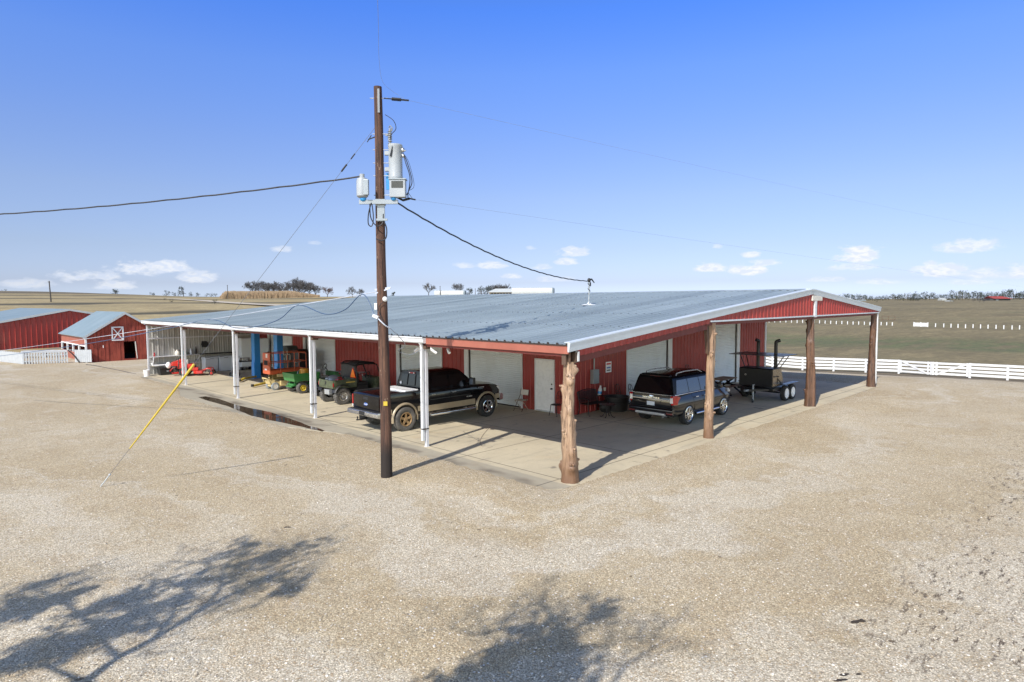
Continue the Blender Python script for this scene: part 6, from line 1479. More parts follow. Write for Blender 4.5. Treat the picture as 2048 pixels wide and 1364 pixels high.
# the red mower
def mower(loc, rz):
    t = thing('zero_turn_mower', 'red zero turn mower with a grey seat in the far bay', 'mower', loc, rz)
    mb = MB(); mb.prism([(-.55,.0),(-.6,.3),(-.35,.52),(.35,.52),(.6,.3),(.55,.0),(.3,-.1),(-.3,-.1)], lambda x, y: V((x, y-.45, .14)), lambda x, y: V((x*.96, y-.45, .32))); dk = mb.build('mower_deck', M['mower_red'], t, bevel=.03)
    mb = MB(); mb.box(-.56, .56, -.58, -.54, .20, .24); mb.build('deck_edge', M['offwhite'], dk)
    mb = MB(); mb.box(-.30, .30, -.2, .75, .32, .50); mb.build('frame', M['mower_red'], t, bevel=.03)
    mb = MB(); mb.box(-.24, .24, .0, .38, .55, .66); mb.box(-.22, .22, .34, .46, .62, 1.0); mb.build('seat', M['grey_vinyl'], t, bevel=.05)
    mb = MB(); mb.box(-.28, .28, .45, .95, .45, .85); mb.build('engine_hood', M['mower_red'], t, bevel=.06)
    for x_ in (-.3, .24):
        mb = MB(); mb.box(x_, x_+.06, .0, .4, .5, .74); mb.build('side_pod', M['mower_red'], t, bevel=.02)
    for s in (-1, 1):
        w = make_wheel('drive_wheel', t, (s*.48, .55, .28), .28, .26, .13, 1, M['black_rubber'], M['mower_red'], 5, 'solid'); w.rotation_euler = (0, 0, R(-90*s))
        w = make_wheel('caster_wheel', t, (s*.42, -.95, .14), .14, .12, .06, 1, M['black_rubber'], M['mower_red'], 4, 'solid'); w.rotation_euler = (0, 0, R(-90*s))
        mb = MB(); mb.tube(curve([(s*.34,-.5,.34),(s*.40,-.72,.42),(s*.42,-.95,.40)]), .03, 6); mb.tube([(s*.36,-.95,.14),(s*.36,-.95,.38),(s*.46,-.95,.38),(s*.48,-.95,.14)], .018, 6); mb.build('caster_arm', M['mower_red'], t, smooth=50)
        mb = MB(); mb.tube(curve([(s*.22,.05,.6),(s*.24,-.05,.95),(s*.08,-.08,1.0)]), .016, 6); mb.build('steering_lever', M['black_steel'], t, smooth=60)
    mb = MB(); mb.tube([(-.3,.9,.5),(-.3,.85,1.1),(.3,.85,1.1),(.3,.9,.5)], .022, 6); mb.build('roll_bar', M['black_steel'], t, smooth=60)
mower((1.95, 31.55, 0), R(62))
t = thing('red_tiller', 'red walk behind machine with a curved guard left of the mower', 'tiller', (1.15, 32.3, 0), R(-10))
mb = MB(); mb.prism([(-.35,.62),(-.30,.82),(.30,1.02),(.42,.98),(.40,.70),(.0,.58)], lambda x, z: V((x,-.2,z)), lambda x, z: V((x,.2,z))); mb.build('hood', M['mower_red'], t, bevel=.03)
mb = MB(); rows = []
for k in range(11):
    a = R(10+150*k/10); rows.append([V((-.1+.33*math.cos(a), y_, .16+.36*math.sin(a))) for y_ in (-.25,.25)])
mb.grid(rows); mb.build('tine_guard', M['mower_red'], t, smooth=50)
mb = MB(); mb.box(-.3, .35, -.18, .18, .12, .22); mb.build('skid', M['mower_red'], t, bevel=.02)
mb = MB(); mb.box(-.1, .25, -.15, .15, .3, .62); mb.build('engine', M['black_steel'], t, bevel=.03)
for s in (-1, 1):
    make_wheel('wheel', t, (.25, s*.28, .18), .18, .10, .08, s, M['black_rubber'], M['mower_red'], 4, 'solid'); mb = MB(); mb.tube([(.35,s*.15,.8),(.75,s*.22,1.0)], .016, 6); mb.build('handle', M['black_steel'], t)
mb = MB(); mb.ball((-.48,0,.66), .16, .14, .2); mb.build('white_bag', M['white_gloss'], t, smooth=80)
for i, (x, w, h, col, lab) in enumerate([(.28, .12, .26, 'tail_red', 'red and white jug at the left end of the wall shelf'), (1.62, .32, .34, 'offwhite', 'cream sack on the wall shelf above the red tiller'), (2.02, .26, .28, 'teal', 'teal bag on the wall shelf behind the white post'), (2.42, .16, .36, 'enamel', 'clear jug towards the right of the wall shelf'), (2.72, .12, .5, 'black_plastic', 'black canister at the right end of the wall shelf')]):
    t = thing('shelf_container', lab, 'container', (x, 33.65, 1.147)); mb = MB(); mb.lathe([(0,0),(w*.42,.0),(w*.5,.05),(w*.5,h*.6),(w*.3,h*.85),(w*.2,h),(0,h)], (0,0,0), (0,0,1), 14); mb.build('body', M[col], t, smooth=60)
    mb = MB(); mb.lathe([(w*.22,h),(w*.22,h+.04),(0,h+.04)], (0,0,0), (0,0,1), 10); mb.build('cap', M['offwhite'], t)
t = thing('wall_reel', 'dark hose reel high on the grey end wall', 'reel', (3.30, 33.78, 1.75)); mb = MB(); mb.lathe([(.2,0),(.2,.05),(.1,.05),(.1,.16),(.2,.16),(.2,.2),(0,.2)], (0,0,0), (0,-1,0), 18); mb.build('reel', M['black_plastic'], t, smooth=40); mb = MB(); mb.box(-.15,.15,-.02,.06,-.2,.2); mb.build('mount', M['cover_grey'], t)
# smoker on its trailer
def smoker():
    t = thing('smoker_trailer', 'black barbecue smoker trailer with two bent chimneys and a flat roof', 'trailer', (15.35, 2.22, 0))
    mb = MB(); mb.prism([(.05,.66),(.05,1.42),(.12,1.46),(.95,1.46),(1.25,.66)], lambda x, z: V((x,-.74,z)), lambda x, z: V((x,.76,z))); mb.build('cook_box', M['black_steel'], t, bevel=.015)
    mb = MB(); mb.prism([(.08,.70),(.08,1.43),(.94,1.43),(1.22,.70)], lambda x, z: V((x,-.755,z)), lambda x, z: V((x,-.742,z))); sp_ = mb.build('side_panel', M['smoker_side'], t)
    mb = MB(); mb.bar((.15,-.775,1.12), (.55,-.775,1.10), .035); mb.cyl((.55,-.76,1.10), (.55,-.81,1.10), .03, 8); mb.bar((.55,-.77,1.02), (.95,-.77,.76), .02); mb.bar((.56,-.77,1.02), (.54,-.77,.80), .02); mb.build('door_lever', M['black_steel'], sp_)
    for i, y in enumerate((.30, -.50)):
        x = .95; mb = MB(); mb.tube(curve([(x,y,1.4),(x,y,2.0),(x,y,2.48),(x-.02+.03*i,y-.02,2.60),(x+(-.12 if i == 0 else .10),y-(-.06 if i == 0 else .14),2.66)]), .075, 12); mb.build('chimney', M['black_steel'], t, smooth=50)
    mb = MB(); mb.hexa([V((-.15,-1.25,2.03)), V((1.45,-1.25,2.03)), V((1.45,1.15,2.03)), V((-.15,1.15,2.03)), V((-.15,-1.25,2.055)), V((1.45,-1.25,2.055)), V((1.45,1.15,2.055)), V((-.15,1.15,2.055))]); rf = mb.build('canopy_roof', M['smoker_top'], t)
    for y, yy in ((-1.05,-.68), (.95,.7)):
        mb = MB(); mb.bar((.5,yy,1.44), (.5,y,2.03), .035); mb.bar((.9,yy,1.4), (1.1,y,2.03), .035); mb.build('roof_strut', M['black_steel'], t)
    mb = MB(); mb.box(.0, 2.2, -.80, .80, .50, .60); mb.bar((.0,-.6,.55), (-.75,0,.55), .08); mb.bar((.0,.6,.55), (-.75,0,.55), .08); mb.build('chassis', M['black_steel'], t)
    for s in (-1, 1):
        mb = MB(); mb.box(.62, 2.22, min(s*.78, s*1.08), max(s*.78, s*1.08), .735, .765); mb.build('fender', M['smoker_top'], t, bevel=.01)
        for hx in (1.02, 1.72): make_wheel('wheel', t, (hx, s*.90, .335), .335, .20, .21, s, M['black_rubber'], M['white_gloss'], 8, 'solid')
    for hx in (1.02, 1.72):
        mb = MB(); mb.cyl((hx,-.85,.34), (hx,.85,.34), .04, 8); mb.build('axle', M['black_steel'], t)
    mb = MB(); mb.cyl((-.45,-.12,.10), (-.45,-.12,.78), .04, 10); mb.bar((-.45,-.12,.78), (-.45,-.2,.80), .03); mb.build('tongue_jack', M['conduit'], t, smooth=50)
    mb = MB(); mb.lathe([(.08,-.03),(.09,0),(.08,.03)], (-.45,-.12,.09), (0,1,0), 14); mb.build('jack_wheel', M['black_rubber'], t, smooth=50)
    mb = MB(); mb.box(-.95, -.70, -.06, .06, .52, .60); mb.build('coupler', M['conduit'], t)
    mb = MB(); mb.lathe([(.04,0),(.04,.02),(0,.02)], (.045,.45,1.15), (-1,0,0), 12); mb.build('thermometer', M['dull_chrome'], t)
smoker()
t = thing('picnic_bench', 'small wooden picnic table between the SUV and the smoker', 'picnic table', (16.6, 4.35, 0))
mb = MB(); mb.box(-.75, .75, -.36, .36, .70, .74); mb.build('tabletop', M['wood_bench'], t)
for s in (-1, 1):
    mb = MB(); mb.box(-.75, .75, min(s*.5, s*.75), max(s*.5, s*.75), .42, .455); mb.build('seat', M['wood_bench'], t)
    mb = MB(); mb.bar((s*.55,-.7,0), (s*.55,.25,.70), .04, .08); mb.bar((s*.55,.7,0), (s*.55,-.25,.70), .04, .08); mb.bar((s*.55,-.7,.41), (s*.55,.7,.41), .04, .06); mb.build('leg_frame', M['iron'], t)
# loose rope on the slab in the sun patch
mb = MB(); q = [on_z(u, v, .012) for u, v in ((985,850),(972,862),(962,876),(960,888),(968,896),(985,893))]; mb.tube(curve(q), .010, 5); o = mb.build('rope', M['chair_beige'], None, smooth=60); tag(o, 'thin tan rope curled on the sunny slab by the corner log', 'rope')
mb = MB(); q = [on_z(u, v, .03) for u, v in ((172,729),(190,731),(215,736),(240,741),(262,746),(272,748))]; mb.tube(curve(q), .018, 5); o = mb.build('garden_hose', M['wire_black'], None, smooth=60); tag(o, 'dark hose lying on gravel from the small barn to the slab', 'hose')
# ================================================================ small barn, long barn, pens on the left
BX, BY, BZ = -.75, 46.67, 0.0
B = thing('small_barn', 'small red board barn with a white crossed hatch and teal roof', 'barn', (BX, BY, 0))
HWd, EV, PK, LN = 2.68, 2.0, 3.72, 8.6       # half width, eave height, peak, length
mb = MB()
# gable wall with a doorway hole: three board panels round it
def gz_(x): return EV+(PK-EV)*(1-abs(x-HWd)/HWd)
def panel(x0, x1, z0, z1):
    n = max(1, int((x1-x0)/.24)); xs = [x0+(x1-x0)*i/n for i in range(n+1)]
    for i in range(n):
        a, b = xs[i]+.008, xs[i+1]-.008; off = .012*((i*7) % 3)
        mb.hexa([V((a,-off,z0)), V((b,-off,z0)), V((b,.06,z0)), V((a,.06,z0)), V((a,-off,z1 if z1 else gz_(a))), V((b,-off,z1 if z1 else gz_(b))), V((b,.06,z1 if z1 else gz_(b))), V((a,.06,z1 if z1 else gz_(a)))])
panel(0, 2.55, -.1, None); panel(3.36, 2*HWd, -.1, None); panel(2.55, 3.36, 1.48, None); panel(2.55, 3.36, -.1, .12)
mb.add([(0,.055,-.1),(2.55,.055,-.1),(2.55,.055,gz_(2.55)),(0,.055,EV)], [(0,1,2,3)]); mb.add([(3.36,.055,-.1),(2*HWd,.055,-.1),(2*HWd,.055,EV),(3.36,.055,gz_(3.36))], [(0,1,2,3)])
mb.build('gable_wall', M['barn_board'], B)
mb = MB(); mb.box(0, .06, .06, LN, 1.25, EV); mb.box(0, .06, .06, LN, -.1, .62); sw = mb.build('side_wall', M['red_fascia'], B)
mb = MB(); mb.box(2*HWd-.06, 2*HWd, .06, LN, -.1, EV); mb.box(.06, 2*HWd-.06, LN-.06, LN, -.1, EV); mb.build('side_wall', M['barn_board'], B)
mb = MB(); mb.box(-.03, .09, -.05, .07, -.1, EV); mb.box(-.03, .07, .07, LN, 1.20, 1.29); 
for y in (2.2, 4.3, 6.4, 8.5): mb.box(-.03, .07, y-.10, y+.10, .62, 1.20)
mb.build('window_frame', M['white_fence'], B)
mb = MB(); mb.box(.3, 2*HWd-.3, .4, LN-.3, -.1, .02); mb.box(1.5, 1.6, .5, LN-.3, 0, 1.9); mb.build('interior', M['dark_void'], B)
mb = MB(); mb.box(3.36, 3.42, -.03, .05, .1, 1.45, Matrix.Rotation(R(-4), 3, 'Y')); mb.build('door_board', M['offwhite'], B)
def rfs(s):
    m = MB(); e = .18; x0 = HWd-s*(HWd+e); z0 = EV-(PK-EV)*e/HWd
    m.hexa([V((x0,-.22,z0+.02)), V((HWd,-.22,PK+.02)), V((HWd,LN+.2,PK+.02)), V((x0,LN+.2,z0+.02)), V((x0,-.22,z0+.07)), V((HWd,-.22,PK+.07)), V((HWd,LN+.2,PK+.07)), V((x0,LN+.2,z0+.07))])
    return m
rfs(1).build('roof', M['teal_roof'], B); rfs(-1).build('roof', M['teal_roof'], B)
for s in (1, -1):
    m = MB(); e = .18; x0 = HWd-s*(HWd+e); z0 = EV-(PK-EV)*e/HWd; m.hexa([V((x0,-.25,z0-.12)), V((HWd,-.25,PK-.12)), V((HWd,-.20,PK-.12)), V((x0,-.20,z0-.12)), V((x0,-.25,z0+.055)), V((HWd,-.25,PK+.055)), V((HWd,-.20,PK+.055)), V((x0,-.20,z0+.055))]); m.build('barge_board', M['grey_fence'], B)
mb = MB(); a, b, c, d = 1.78, 2.50, 1.62, 2.60
mb.box(a, b, -.045, -.03, c, d); hch = mb.build('hatch', M['barn_board'], B)
mb = MB(); mb.box(a-.05, a+.03, -.075, -.045, c-.05, d+.05); mb.box(b-.03, b+.05, -.075, -.045, c-.05, d+.05); mb.box(a+.03, b-.03, -.075, -.045, c-.05, c+.03); mb.box(a+.03, b-.03, -.075, -.045, d-.03, d+.05)
mb.bar((a+.03,-.055,c+.03), (b-.03,-.055,d-.03), .07, .02, up=(0,1,0)); mb.bar((a+.03,-.062,d-.03), (b-.03,-.062,c+.03), .07, .012, up=(0,1,0)); mb.build('crossed_frame', M['white_fence'], hch)
mb = MB(); mb.cyl((1.15,-.03,1.25), (1.15,-.03,1.05), .03, 6); mb.build('white_fixture', M['white_fence'], B)

LBX, LBY = 2.0, 67.0
Lb = thing('long_barn', 'long red ribbed metal barn with a grey roof behind the small barn', 'barn', (LBX, LBY, 0))
hw, pk = 9.0, 3.86; ev = pk-.2*hw
mb = MB(); ribbed(mb, (-hw, 0, 0), (1,0,0), 2*hw, (0,-1,0), -.15, lambda q: ev+.2*(hw-abs(q-hw))-.02, pitch=.42, rib=.09)
mb.build('gable_wall', M['red_panel'], Lb)
mb = MB(); mb.box(-hw, -hw+.05, .1, 30, -.15, ev-.02); mb.box(hw-.05, hw, .1, 30, -.15, ev-.02); mb.box(-hw+.05, hw-.05, 29.9, 30, -.15, ev-.02); mb.build('side_wall', M['red_panel'], Lb)
for s in (-1, 1):
    mb = MB(); mb.hexa([V((s*(hw+.2),-.2,ev-.04)), V((0,-.2,pk)), V((0,30.2,pk)), V((s*(hw+.2),30.2,ev-.04)), V((s*(hw+.2),-.2,ev+.02)), V((0,-.2,pk+.06)), V((0,30.2,pk+.06)), V((s*(hw+.2),30.2,ev+.02))]); mb.build('roof', M['teal_roof'], Lb)
    mb = MB(); mb.hexa([V((s*(hw+.2),-.24,ev-.16)), V((0,-.24,pk-.12)), V((0,-.18,pk-.12)), V((s*(hw+.2),-.18,ev-.16)), V((s*(hw+.2),-.24,ev+.04)), V((0,-.24,pk+.075)), V((0,-.18,pk+.075)), V((s*(hw+.2),-.18,ev+.04))]); mb.build('rake_trim', M['grey_fence'], Lb)
# picket pen: a low white picket fence in front of the long barn
def picket(name, a, b, label, gap=.17, w=.085, h=.82, solid=False):
    a, b = V(a), V(b); d = (b-a); L_ = d.length; d.normalize(); t = thing(name, label, 'picket fence', a, math.atan2(d.y, d.x), 'white picket pen')
    n = int(L_/gap); mb = MB()
    for i in range(n+1):
        x = i*gap; hh = h*(1+.03*math.sin(i*1.7)); mb.box(x, x+w, -.012, .012, .03, hh); mb.prism([(x,hh),(x+w,hh),(x+w/2,hh+.06)], lambda p, q: V((p,-.012,q)), lambda p, q: V((p,.012,q)))
    mb.build('pickets', M['grey_fence'], t)
    for z in (.22, .66):
        mb = MB(); mb.box(0, L_, .012, .05, z-.04, z+.04); mb.build('rail', M['grey_fence'], t)
    for i in range(int(L_/2.2)+1):
        x = min(i*2.2, L_-.05); mb = MB(); mb.box(x-.05, x+.05, .05, .15, -.1, h); mb.build('post', M['grey_fence'], t)
    return t
q0 = on_z(46, 729); q1 = on_z(2, 724); q2 = on_z(134, 726)
dl = (q1-q0).normalized()
picket('picket_fence', q0+dl*9, q0, 'close boarded white side of the picket pen at the left edge', .11, .10)
picket('picket_fence', q0, q2, 'open white picket side of the pen in front of the long red barn')
t = thing('pen_gate', 'pale grey board gate leaning between the picket pen and the barn', 'gate', (q2.x+.45, q2.y-.35, 0), R(-40))
mb = MB()
for i in range(8): mb.box(i*.15, i*.15+.14, -.02, .02, .05, .98)
mb.build('boards', M['grey_fence'], t)
for z in (.25, .8):
    mb = MB(); mb.box(0, 1.2, .02, .06, z-.05, z+.05); mb.build('rail', M['grey_fence'], t)
mb = MB(); mb.tube(curve([(-.4,-.1,.95),(-.1,-.12,.7),(.15,-.1,.35),(.4,-.15,.02)]), .04, 6); o = mb.build('strut', M['black_steel'], t, smooth=60)
t = thing('pen_trough', 'long pale trough lying inside the picket pen', 'trough', at_depth(72, 701, 50), R(-30)); p = on_z(75, 722)
t.location = (p.x+1.0, p.y+3.2, 0); mb = MB(); mb.box(-1.6, 3.2, -.3, .3, .42, .62); mb.build('trough', M['grey_fence'], t, bevel=.03)
for x in (-1.4, 0, 1.5, 3.0):
    mb = MB(); mb.box(x-.05, x+.05, -.25, .25, 0, .42); mb.build('leg', M['grey_fence'], t)

# ================================================================ white paddock fence on the right
def gpt(u, d): return place(u, d)
def rail_fence(name, pts, label, h=1.22, nr=4):
    t = thing(name, label, 'fence', pts[0], 0, 'white board paddock fence'); o0 = V(pts[0])
    for i in range(len(pts)-1):
        a, b = V(pts[i])-o0, V(pts[i+1])-o0
        for k in range(nr):
            z = .27+.295*k; mb = MB(); s = V((0,0,z)); mb.bar(a+s, b+s, .035, .19); mb.build('rail', M['white_fence'], t)
    for p in pts:
        q = V(p)-o0; mb = MB(); dv = (CAM-V(p)); dv.z = 0; dv.normalize(); q = q-dv*.08
        mb.box(q.x-.075, q.x+.075, q.y-.075, q.y+.075, q.z-.15, q.z+h); mb.prism([(q.x-.085,q.y-.085),(q.x+.085,q.y-.085),(q.x+.085,q.y+.085),(q.x-.085,q.y+.085)], lambda x, y: V((x,y,q.z+h)), lambda x, y: V((x,y,q.z+h+.03))); mb.build('post', M['white_fence'], t)
    return t
def fence_line(u0, u1, d0, d1, step=2.44):
    a, b = gpt(u0, d0), gpt(u1, d1); n = max(1, round((b-a).length/step)); out_ = []
    for i in range(n+1):
        p = a.lerp(b, i/n); out_.append(V((p.x, p.y, terr(p.x, p.y))))
    return out_
rail_fence('board_fence', fence_line(1488, 1801, 62, 57.3), 'white four board fence from the workshop corner to the gates')
rail_fence('board_fence', fence_line(1944, 2190, 53, 47.5), 'white four board fence running right from the gates')
def gate(a, b, label, flip):
    a, b = V(a), V(b); d = b-a; L_ = Vector((d.x, d.y, 0)).length; t = thing('farm_gate', label, 'gate', a, math.atan2(d.y, d.x), 'pair of white field gates'); s = d.z/L_
    zz = lambda x, z: z+x*s
    for k in range(4):
        z = .24+.295*k; mb = MB(); mb.bar((.05,0,zz(.05,z)), (L_-.05,0,zz(L_,z)), .035, .17); mb.build('rail', M['white_fence'], t)
    for x in ((.06, L_*.12, L_*.97) if flip else (.06, L_*.88, L_*.97)):
        mb = MB(); mb.box(x-.07, x+.07, -.045, -.018, zz(x,.12), zz(x,1.24)); mb.build('stile', M['white_fence'], t)
    mb = MB(); x0, x1 = (L_*.14, L_*.95) if flip else (L_*.05, L_*.86); za, zb = (.2, 1.15) if flip else (1.15, .2)
    mb.bar((x0,-.035,zz(x0,za)), (x1,-.035,zz(x1,zb)), .14, .03, up=(0,1,0)); mb.build('brace', M['white_fence'], t)
g0, gm, g1 = gpt(1804, 57.2), gpt(1868, 54.6), gpt(1941, 53.1)
gate(g0, gm, 'left leaf of the pair of white cross braced field gates', False)
gate(gm, g1, 'right leaf of the pair of white cross braced field gates', True)
# far white fence posts across the pasture
posts = []
us = [1527+i*11.2 for i in range(0, 24)]+[1871, 1887.5, 1902, 1916, 1931, 1946, 1961, 1976, 1992, 2007.5, 2024, 2039, 2054]
us = [u for u in us if not 1815 < u < 1862]
pm_ = None
def v_far(u): return 641+ (u-1500)*.0295
for u in us:
    p = hit(u, v_far(u)+3, 80, 600)
    if pm_ is None:
        pm_ = thing('fence_post', 'small white fence post in the row across the far pasture', 'fence post', p, 0, 'white posts across the far pasture')
        mb = MB(); mb.box(-.10, .10, -.10, .10, -.2, 1.0); mb.hexa([V((-.12,-.12,1.0)), V((.12,-.12,1.0)), V((.12,.12,1.0)), V((-.12,.12,1.0)), V((-.05,-.05,1.1)), V((.05,-.05,1.1)), V((.05,.05,1.1)), V((-.05,.05,1.1))]); mb.build('post', M['white_fence'], pm_)
        first = pm_
    else:
        c = copy_tree(first); c.location = p
A_ = hit(1828, 654, 80, 600); B_ = hit(1856, 655, 80, 600)
t = thing('pasture_gate', 'solid white gate standing in the far row of white posts', 'gate', A_, math.atan2((B_-A_).y, (B_-A_).x)); Lg = (B_-A_).length
mb = MB(); mb.box(0, Lg, -.06, .06, .15, 1.2); mb.build('boards', M['white_fence'], t)
for x in (0, Lg/2, Lg):
    mb = MB(); mb.box(x-.13, x+.13, -.16, -.07, -.1, 1.35); mb.build('post', M['white_fence'], t)
A_ = hit(1764, 641, 80, 700); B_ = hit(1790, 641.5, 80, 700)
t = thing('hay_rack', 'rusty brown rail rack beyond the far white posts', 'rack', A_, math.atan2((B_-A_).y, (B_-A_).x)); Lg = (B_-A_).length
mb = MB()
for z in (.35, 1.5): mb.bar((0,0,z), (Lg,0,z), .14)
for x in (0, Lg/2, Lg): mb.bar((x,0,-.1), (x,0,1.55), .14)
mb.build('frame', M['brown_steel'], t)

# ================================================================ trees
def branch(mb, p, d, L, r, depth, rng, spread, up=.15, tw=None, n=4):
    k = 3 if depth > 0 else 2; pts = [p]; rad = [r]
    q = V(p); dd = V(d)
    for i in range(k):
        dd = (dd+V((rng.uniform(-1,1), rng.uniform(-1,1), rng.uniform(-.6,1)))*.22+V((0,0,up*.3))).normalized(); q = q+dd*(L/k); pts.append(q.copy()); rad.append(max(r*(1-.55*(i+1)/k), tw or .001))
    mb.tube(pts, rad, n if depth > 1 else 3, caps=False)
    if depth <= 0: return [pts[-1]]
    tips = []
    for j in range(rng.randint(3, 4) if depth > 1 else rng.randint(3, 5)):
        i = rng.randint(1, k) if j else k; a = rng.uniform(0, 6.283); s = spread*rng.uniform(.7, 1.3)
        ax = dd.cross(V((0,0,1)));
        if ax.length < .1: ax = V((1,0,0))
        ax.normalize(); nd = Matrix.Rotation(a, 3, dd) @ (Matrix.Rotation(s, 3, ax) @ dd)
        tips += branch(mb, pts[i], nd.normalized(), L*rng.uniform(.6, .82), rad[i]*.68, depth-1, rng, spread, up, tw, n)
    return tips
def bare_tree(loc, h, seed, label, group, mat_t='bark_far', mat_c='twig_far', wide=1.0, depth=5, tw=None, twigs=0, leaf=0, name='bare_tree', dense=0):
    rng = random.Random(seed); t = thing(name, label, 'tree', loc, rng.uniform(0, 6.28), group)
    th = h*.24; r0 = h*.026; tw = tw or h*.0045
    mb = MB(); mb.tube([V((0,0,-.3)), V((rng.uniform(-.02,.02)*h, 0, th*.5)), V((rng.uniform(-.03,.03)*h, rng.uniform(-.03,.03)*h, th))], [r0*1.3, r0, r0*.85], 7); top = V(mb.v[-1]); mb.build('trunk', M[mat_t], t, smooth=60)
    mb = MB(); tips = []; c0 = V((0,0,th*.92))
    for j in range(5):
        a = j*1.257+rng.uniform(-.3,.3); d = V((math.cos(a)*wide*.75, math.sin(a)*wide*.75, .85 if j else 1.4)).normalized()
        tips += branch(mb, c0, d, h*.26, r0*.62, depth-2, rng, .62*wide**.3, .2, tw)
    for p in tips:
        for k in range(twigs):
            d = V((rng.uniform(-1,1), rng.uniform(-1,1), rng.uniform(-.4,1))).normalized()*h*rng.uniform(.04,.10); s = d.cross(V((rng.uniform(-1,1), rng.uniform(-1,1), .3))).normalized()*tw*1.0
            mb.add([p-s, p+s, p+d], [(0,1,2)])
        for k in range(leaf):
            c = p+V((rng.uniform(-1,1), rng.uniform(-1,1), rng.uniform(-1,1)))*h*.035; a = V((rng.uniform(-1,1), rng.uniform(-1,1), rng.uniform(-1,1))).normalized()*h*.012; b = a.cross(V((rng.uniform(-1,1), rng.uniform(-1,1), rng.uniform(-1,1)))).normalized()*h*.007
            mb.add([c-a, c+b, c+a, c-b], [(0,1,2,3)])
    mb.build('crown', M[mat_c], t, normals=False)
    return t
def leafy_tree(loc, h, seed, label, group, mat='leaf_dark', wide=.6, n=420, name='dense_tree', gap=.45):
    rng = random.Random(seed); t = thing(name, label, 'tree', loc, 0, group)
    mb = MB(); mb.tube([V((0,0,-.5)), V((rng.uniform(-.1,.1), 0, h*.2)), V((rng.uniform(-.3,.3), rng.uniform(-.3,.3), h*.7))], [h*.035, h*.026, h*.008], 6)
    cl = []
    for k in range(9):
        a = rng.uniform(0, 6.283); q = rng.uniform(.1, 1)**.6; c = V((math.cos(a)*q*wide*h*.45, math.sin(a)*q*wide*h*.45, h*rng.uniform(.10, .80))); cl.append((c, h*rng.uniform(.15, .26)))
        mb.tube([V((0,0,h*.2)), c*.6+V((0,0,h*.12)), c], [h*.014, h*.009, h*.004], 4)
    mb.build('trunk', M['bark_far'], t, smooth=60)
    mb = MB()
    for i in range(n):
        c, r = rng.choice(cl); d = V((rng.gauss(0,1), rng.gauss(0,1), rng.gauss(0,.8))); d.normalize(); p = c+d*r*rng.uniform(.45, 1.1)
        a = V((rng.uniform(-1,1), rng.uniform(-1,1), rng.uniform(-1,1))).normalized()*h*rng.uniform(.025,.05); b = a.cross(V((rng.uniform(-1,1), rng.uniform(-1,1), rng.uniform(-1,1)))).normalized()*h*.03
        mb.add([p-a, p+b, p+a, p-b], [(0,1,2,3)])
    mb.build('crown', M[mat], t, normals=False)
    return t
def px_h(d, px): return px*d/F_PX
G1 = 'bare grove on the left skyline'
i = 0
for u, top, d, w_ in [(508,566,300,1.0),(522,565,306,1.1),(537,570,298,1.0),(553,569,312,1.1),(566,572,302,1.0),(578,564,300,1.1),(592,562,308,1.2),(606,563,300,1.2),(620,568,306,1.1),(632,571,298,1.0),(545,566,322,1.1),(600,566,322,1.1)]:
    p = place(u, d); h = px_h(d, 598-top)*1.2; bare_tree(p, h, 100+i, 'bare grey tree in the grove standing behind the tan reeds', G1, wide=w_, depth=5, twigs=9); i += 1
p = place(656, 290); bare_tree(p, px_h(290, 27), 131, 'reddish bare tree standing alone right of the grove', None, mat_c='twig_red', wide=1.3, depth=5, twigs=6)
for u, top, d, lab in [(706,578,280,'low dark bare tree at the left end of the shop ridge'),(722,584,285,'smallest bare tree touching the left end of the shop ridge'),(858,574,330,'bare tree standing left of the first long white tank'),(916,574,340,'wide bare tree behind the first long white tank')]:
    p = place(u, d); bare_tree(p, px_h(d, 604-top), 140+u, lab, None, wide=1.4, depth=5, twigs=6)
for u, top, d, lab in [(940,583,330,'small dark evergreen just right of the first long white tank'),(963,580,320,'round dark evergreen midway between the two long white tanks'),(976,576,345,'dark tree at the left end of the far house'),(788,588,380,'tiny dark evergreen on the skyline right of the pole')]:
    p = place(u, d); leafy_tree(p, px_h(d, 600-top), 160+u, lab, None, wide=.75)
for u in range(990, 1012, 7): bare_tree(place(u, 352), px_h(352, 29), 180+u, 'bare tree rising behind the roof of the far house', 'bare trees behind the far house', wide=1.2, depth=5, twigs=5)
for u, px, d, lab in [(14,13,400,'dark tree at the left end of the skyline'),(234,16,405,'lone round tree on the left skyline above the small barn'),(307,9,380,'small tree on the left skyline before the dirt road'),(335,12,380,'dark tree at the far end of the dirt road'),(350,9,380,'small tree right of the tree at the dirt road end'),(369,20,370,'largest tree above the dirt road'),(384,10,370,'small tree just right of the largest tree above the dirt road'),(398,9,370,'last small tree before the low hedge'),(86,7,410,'tiny bush on the skyline left of the small barn')]:
    p = place(u, d); leafy_tree(p, px_h(d, px)*1.1, 300+u, lab, None, mat='leaf_dark', wide=.9, n=260)
for u, px in ((415,8),(425,9),(433,8)): leafy_tree(place(u, 370), px_h(370, px), 340+u, 'low dark shrub in the hedge left of the tan reeds', 'low shrubs left of the reeds', wide=1.3, n=200)
for u, v, s in ((330,600.5,1),(344,606,1.4),(428,604.5,1.2),(430,609.5,1.6)):
    p = hit(u, v, 60); t = leafy_tree(p, s, 400+u, 'dark weed clump beside the dirt road on the hillside', 'weed clumps beside the dirt road', mat='leaf_olive', wide=1.2, n=120, name='weed_clump')
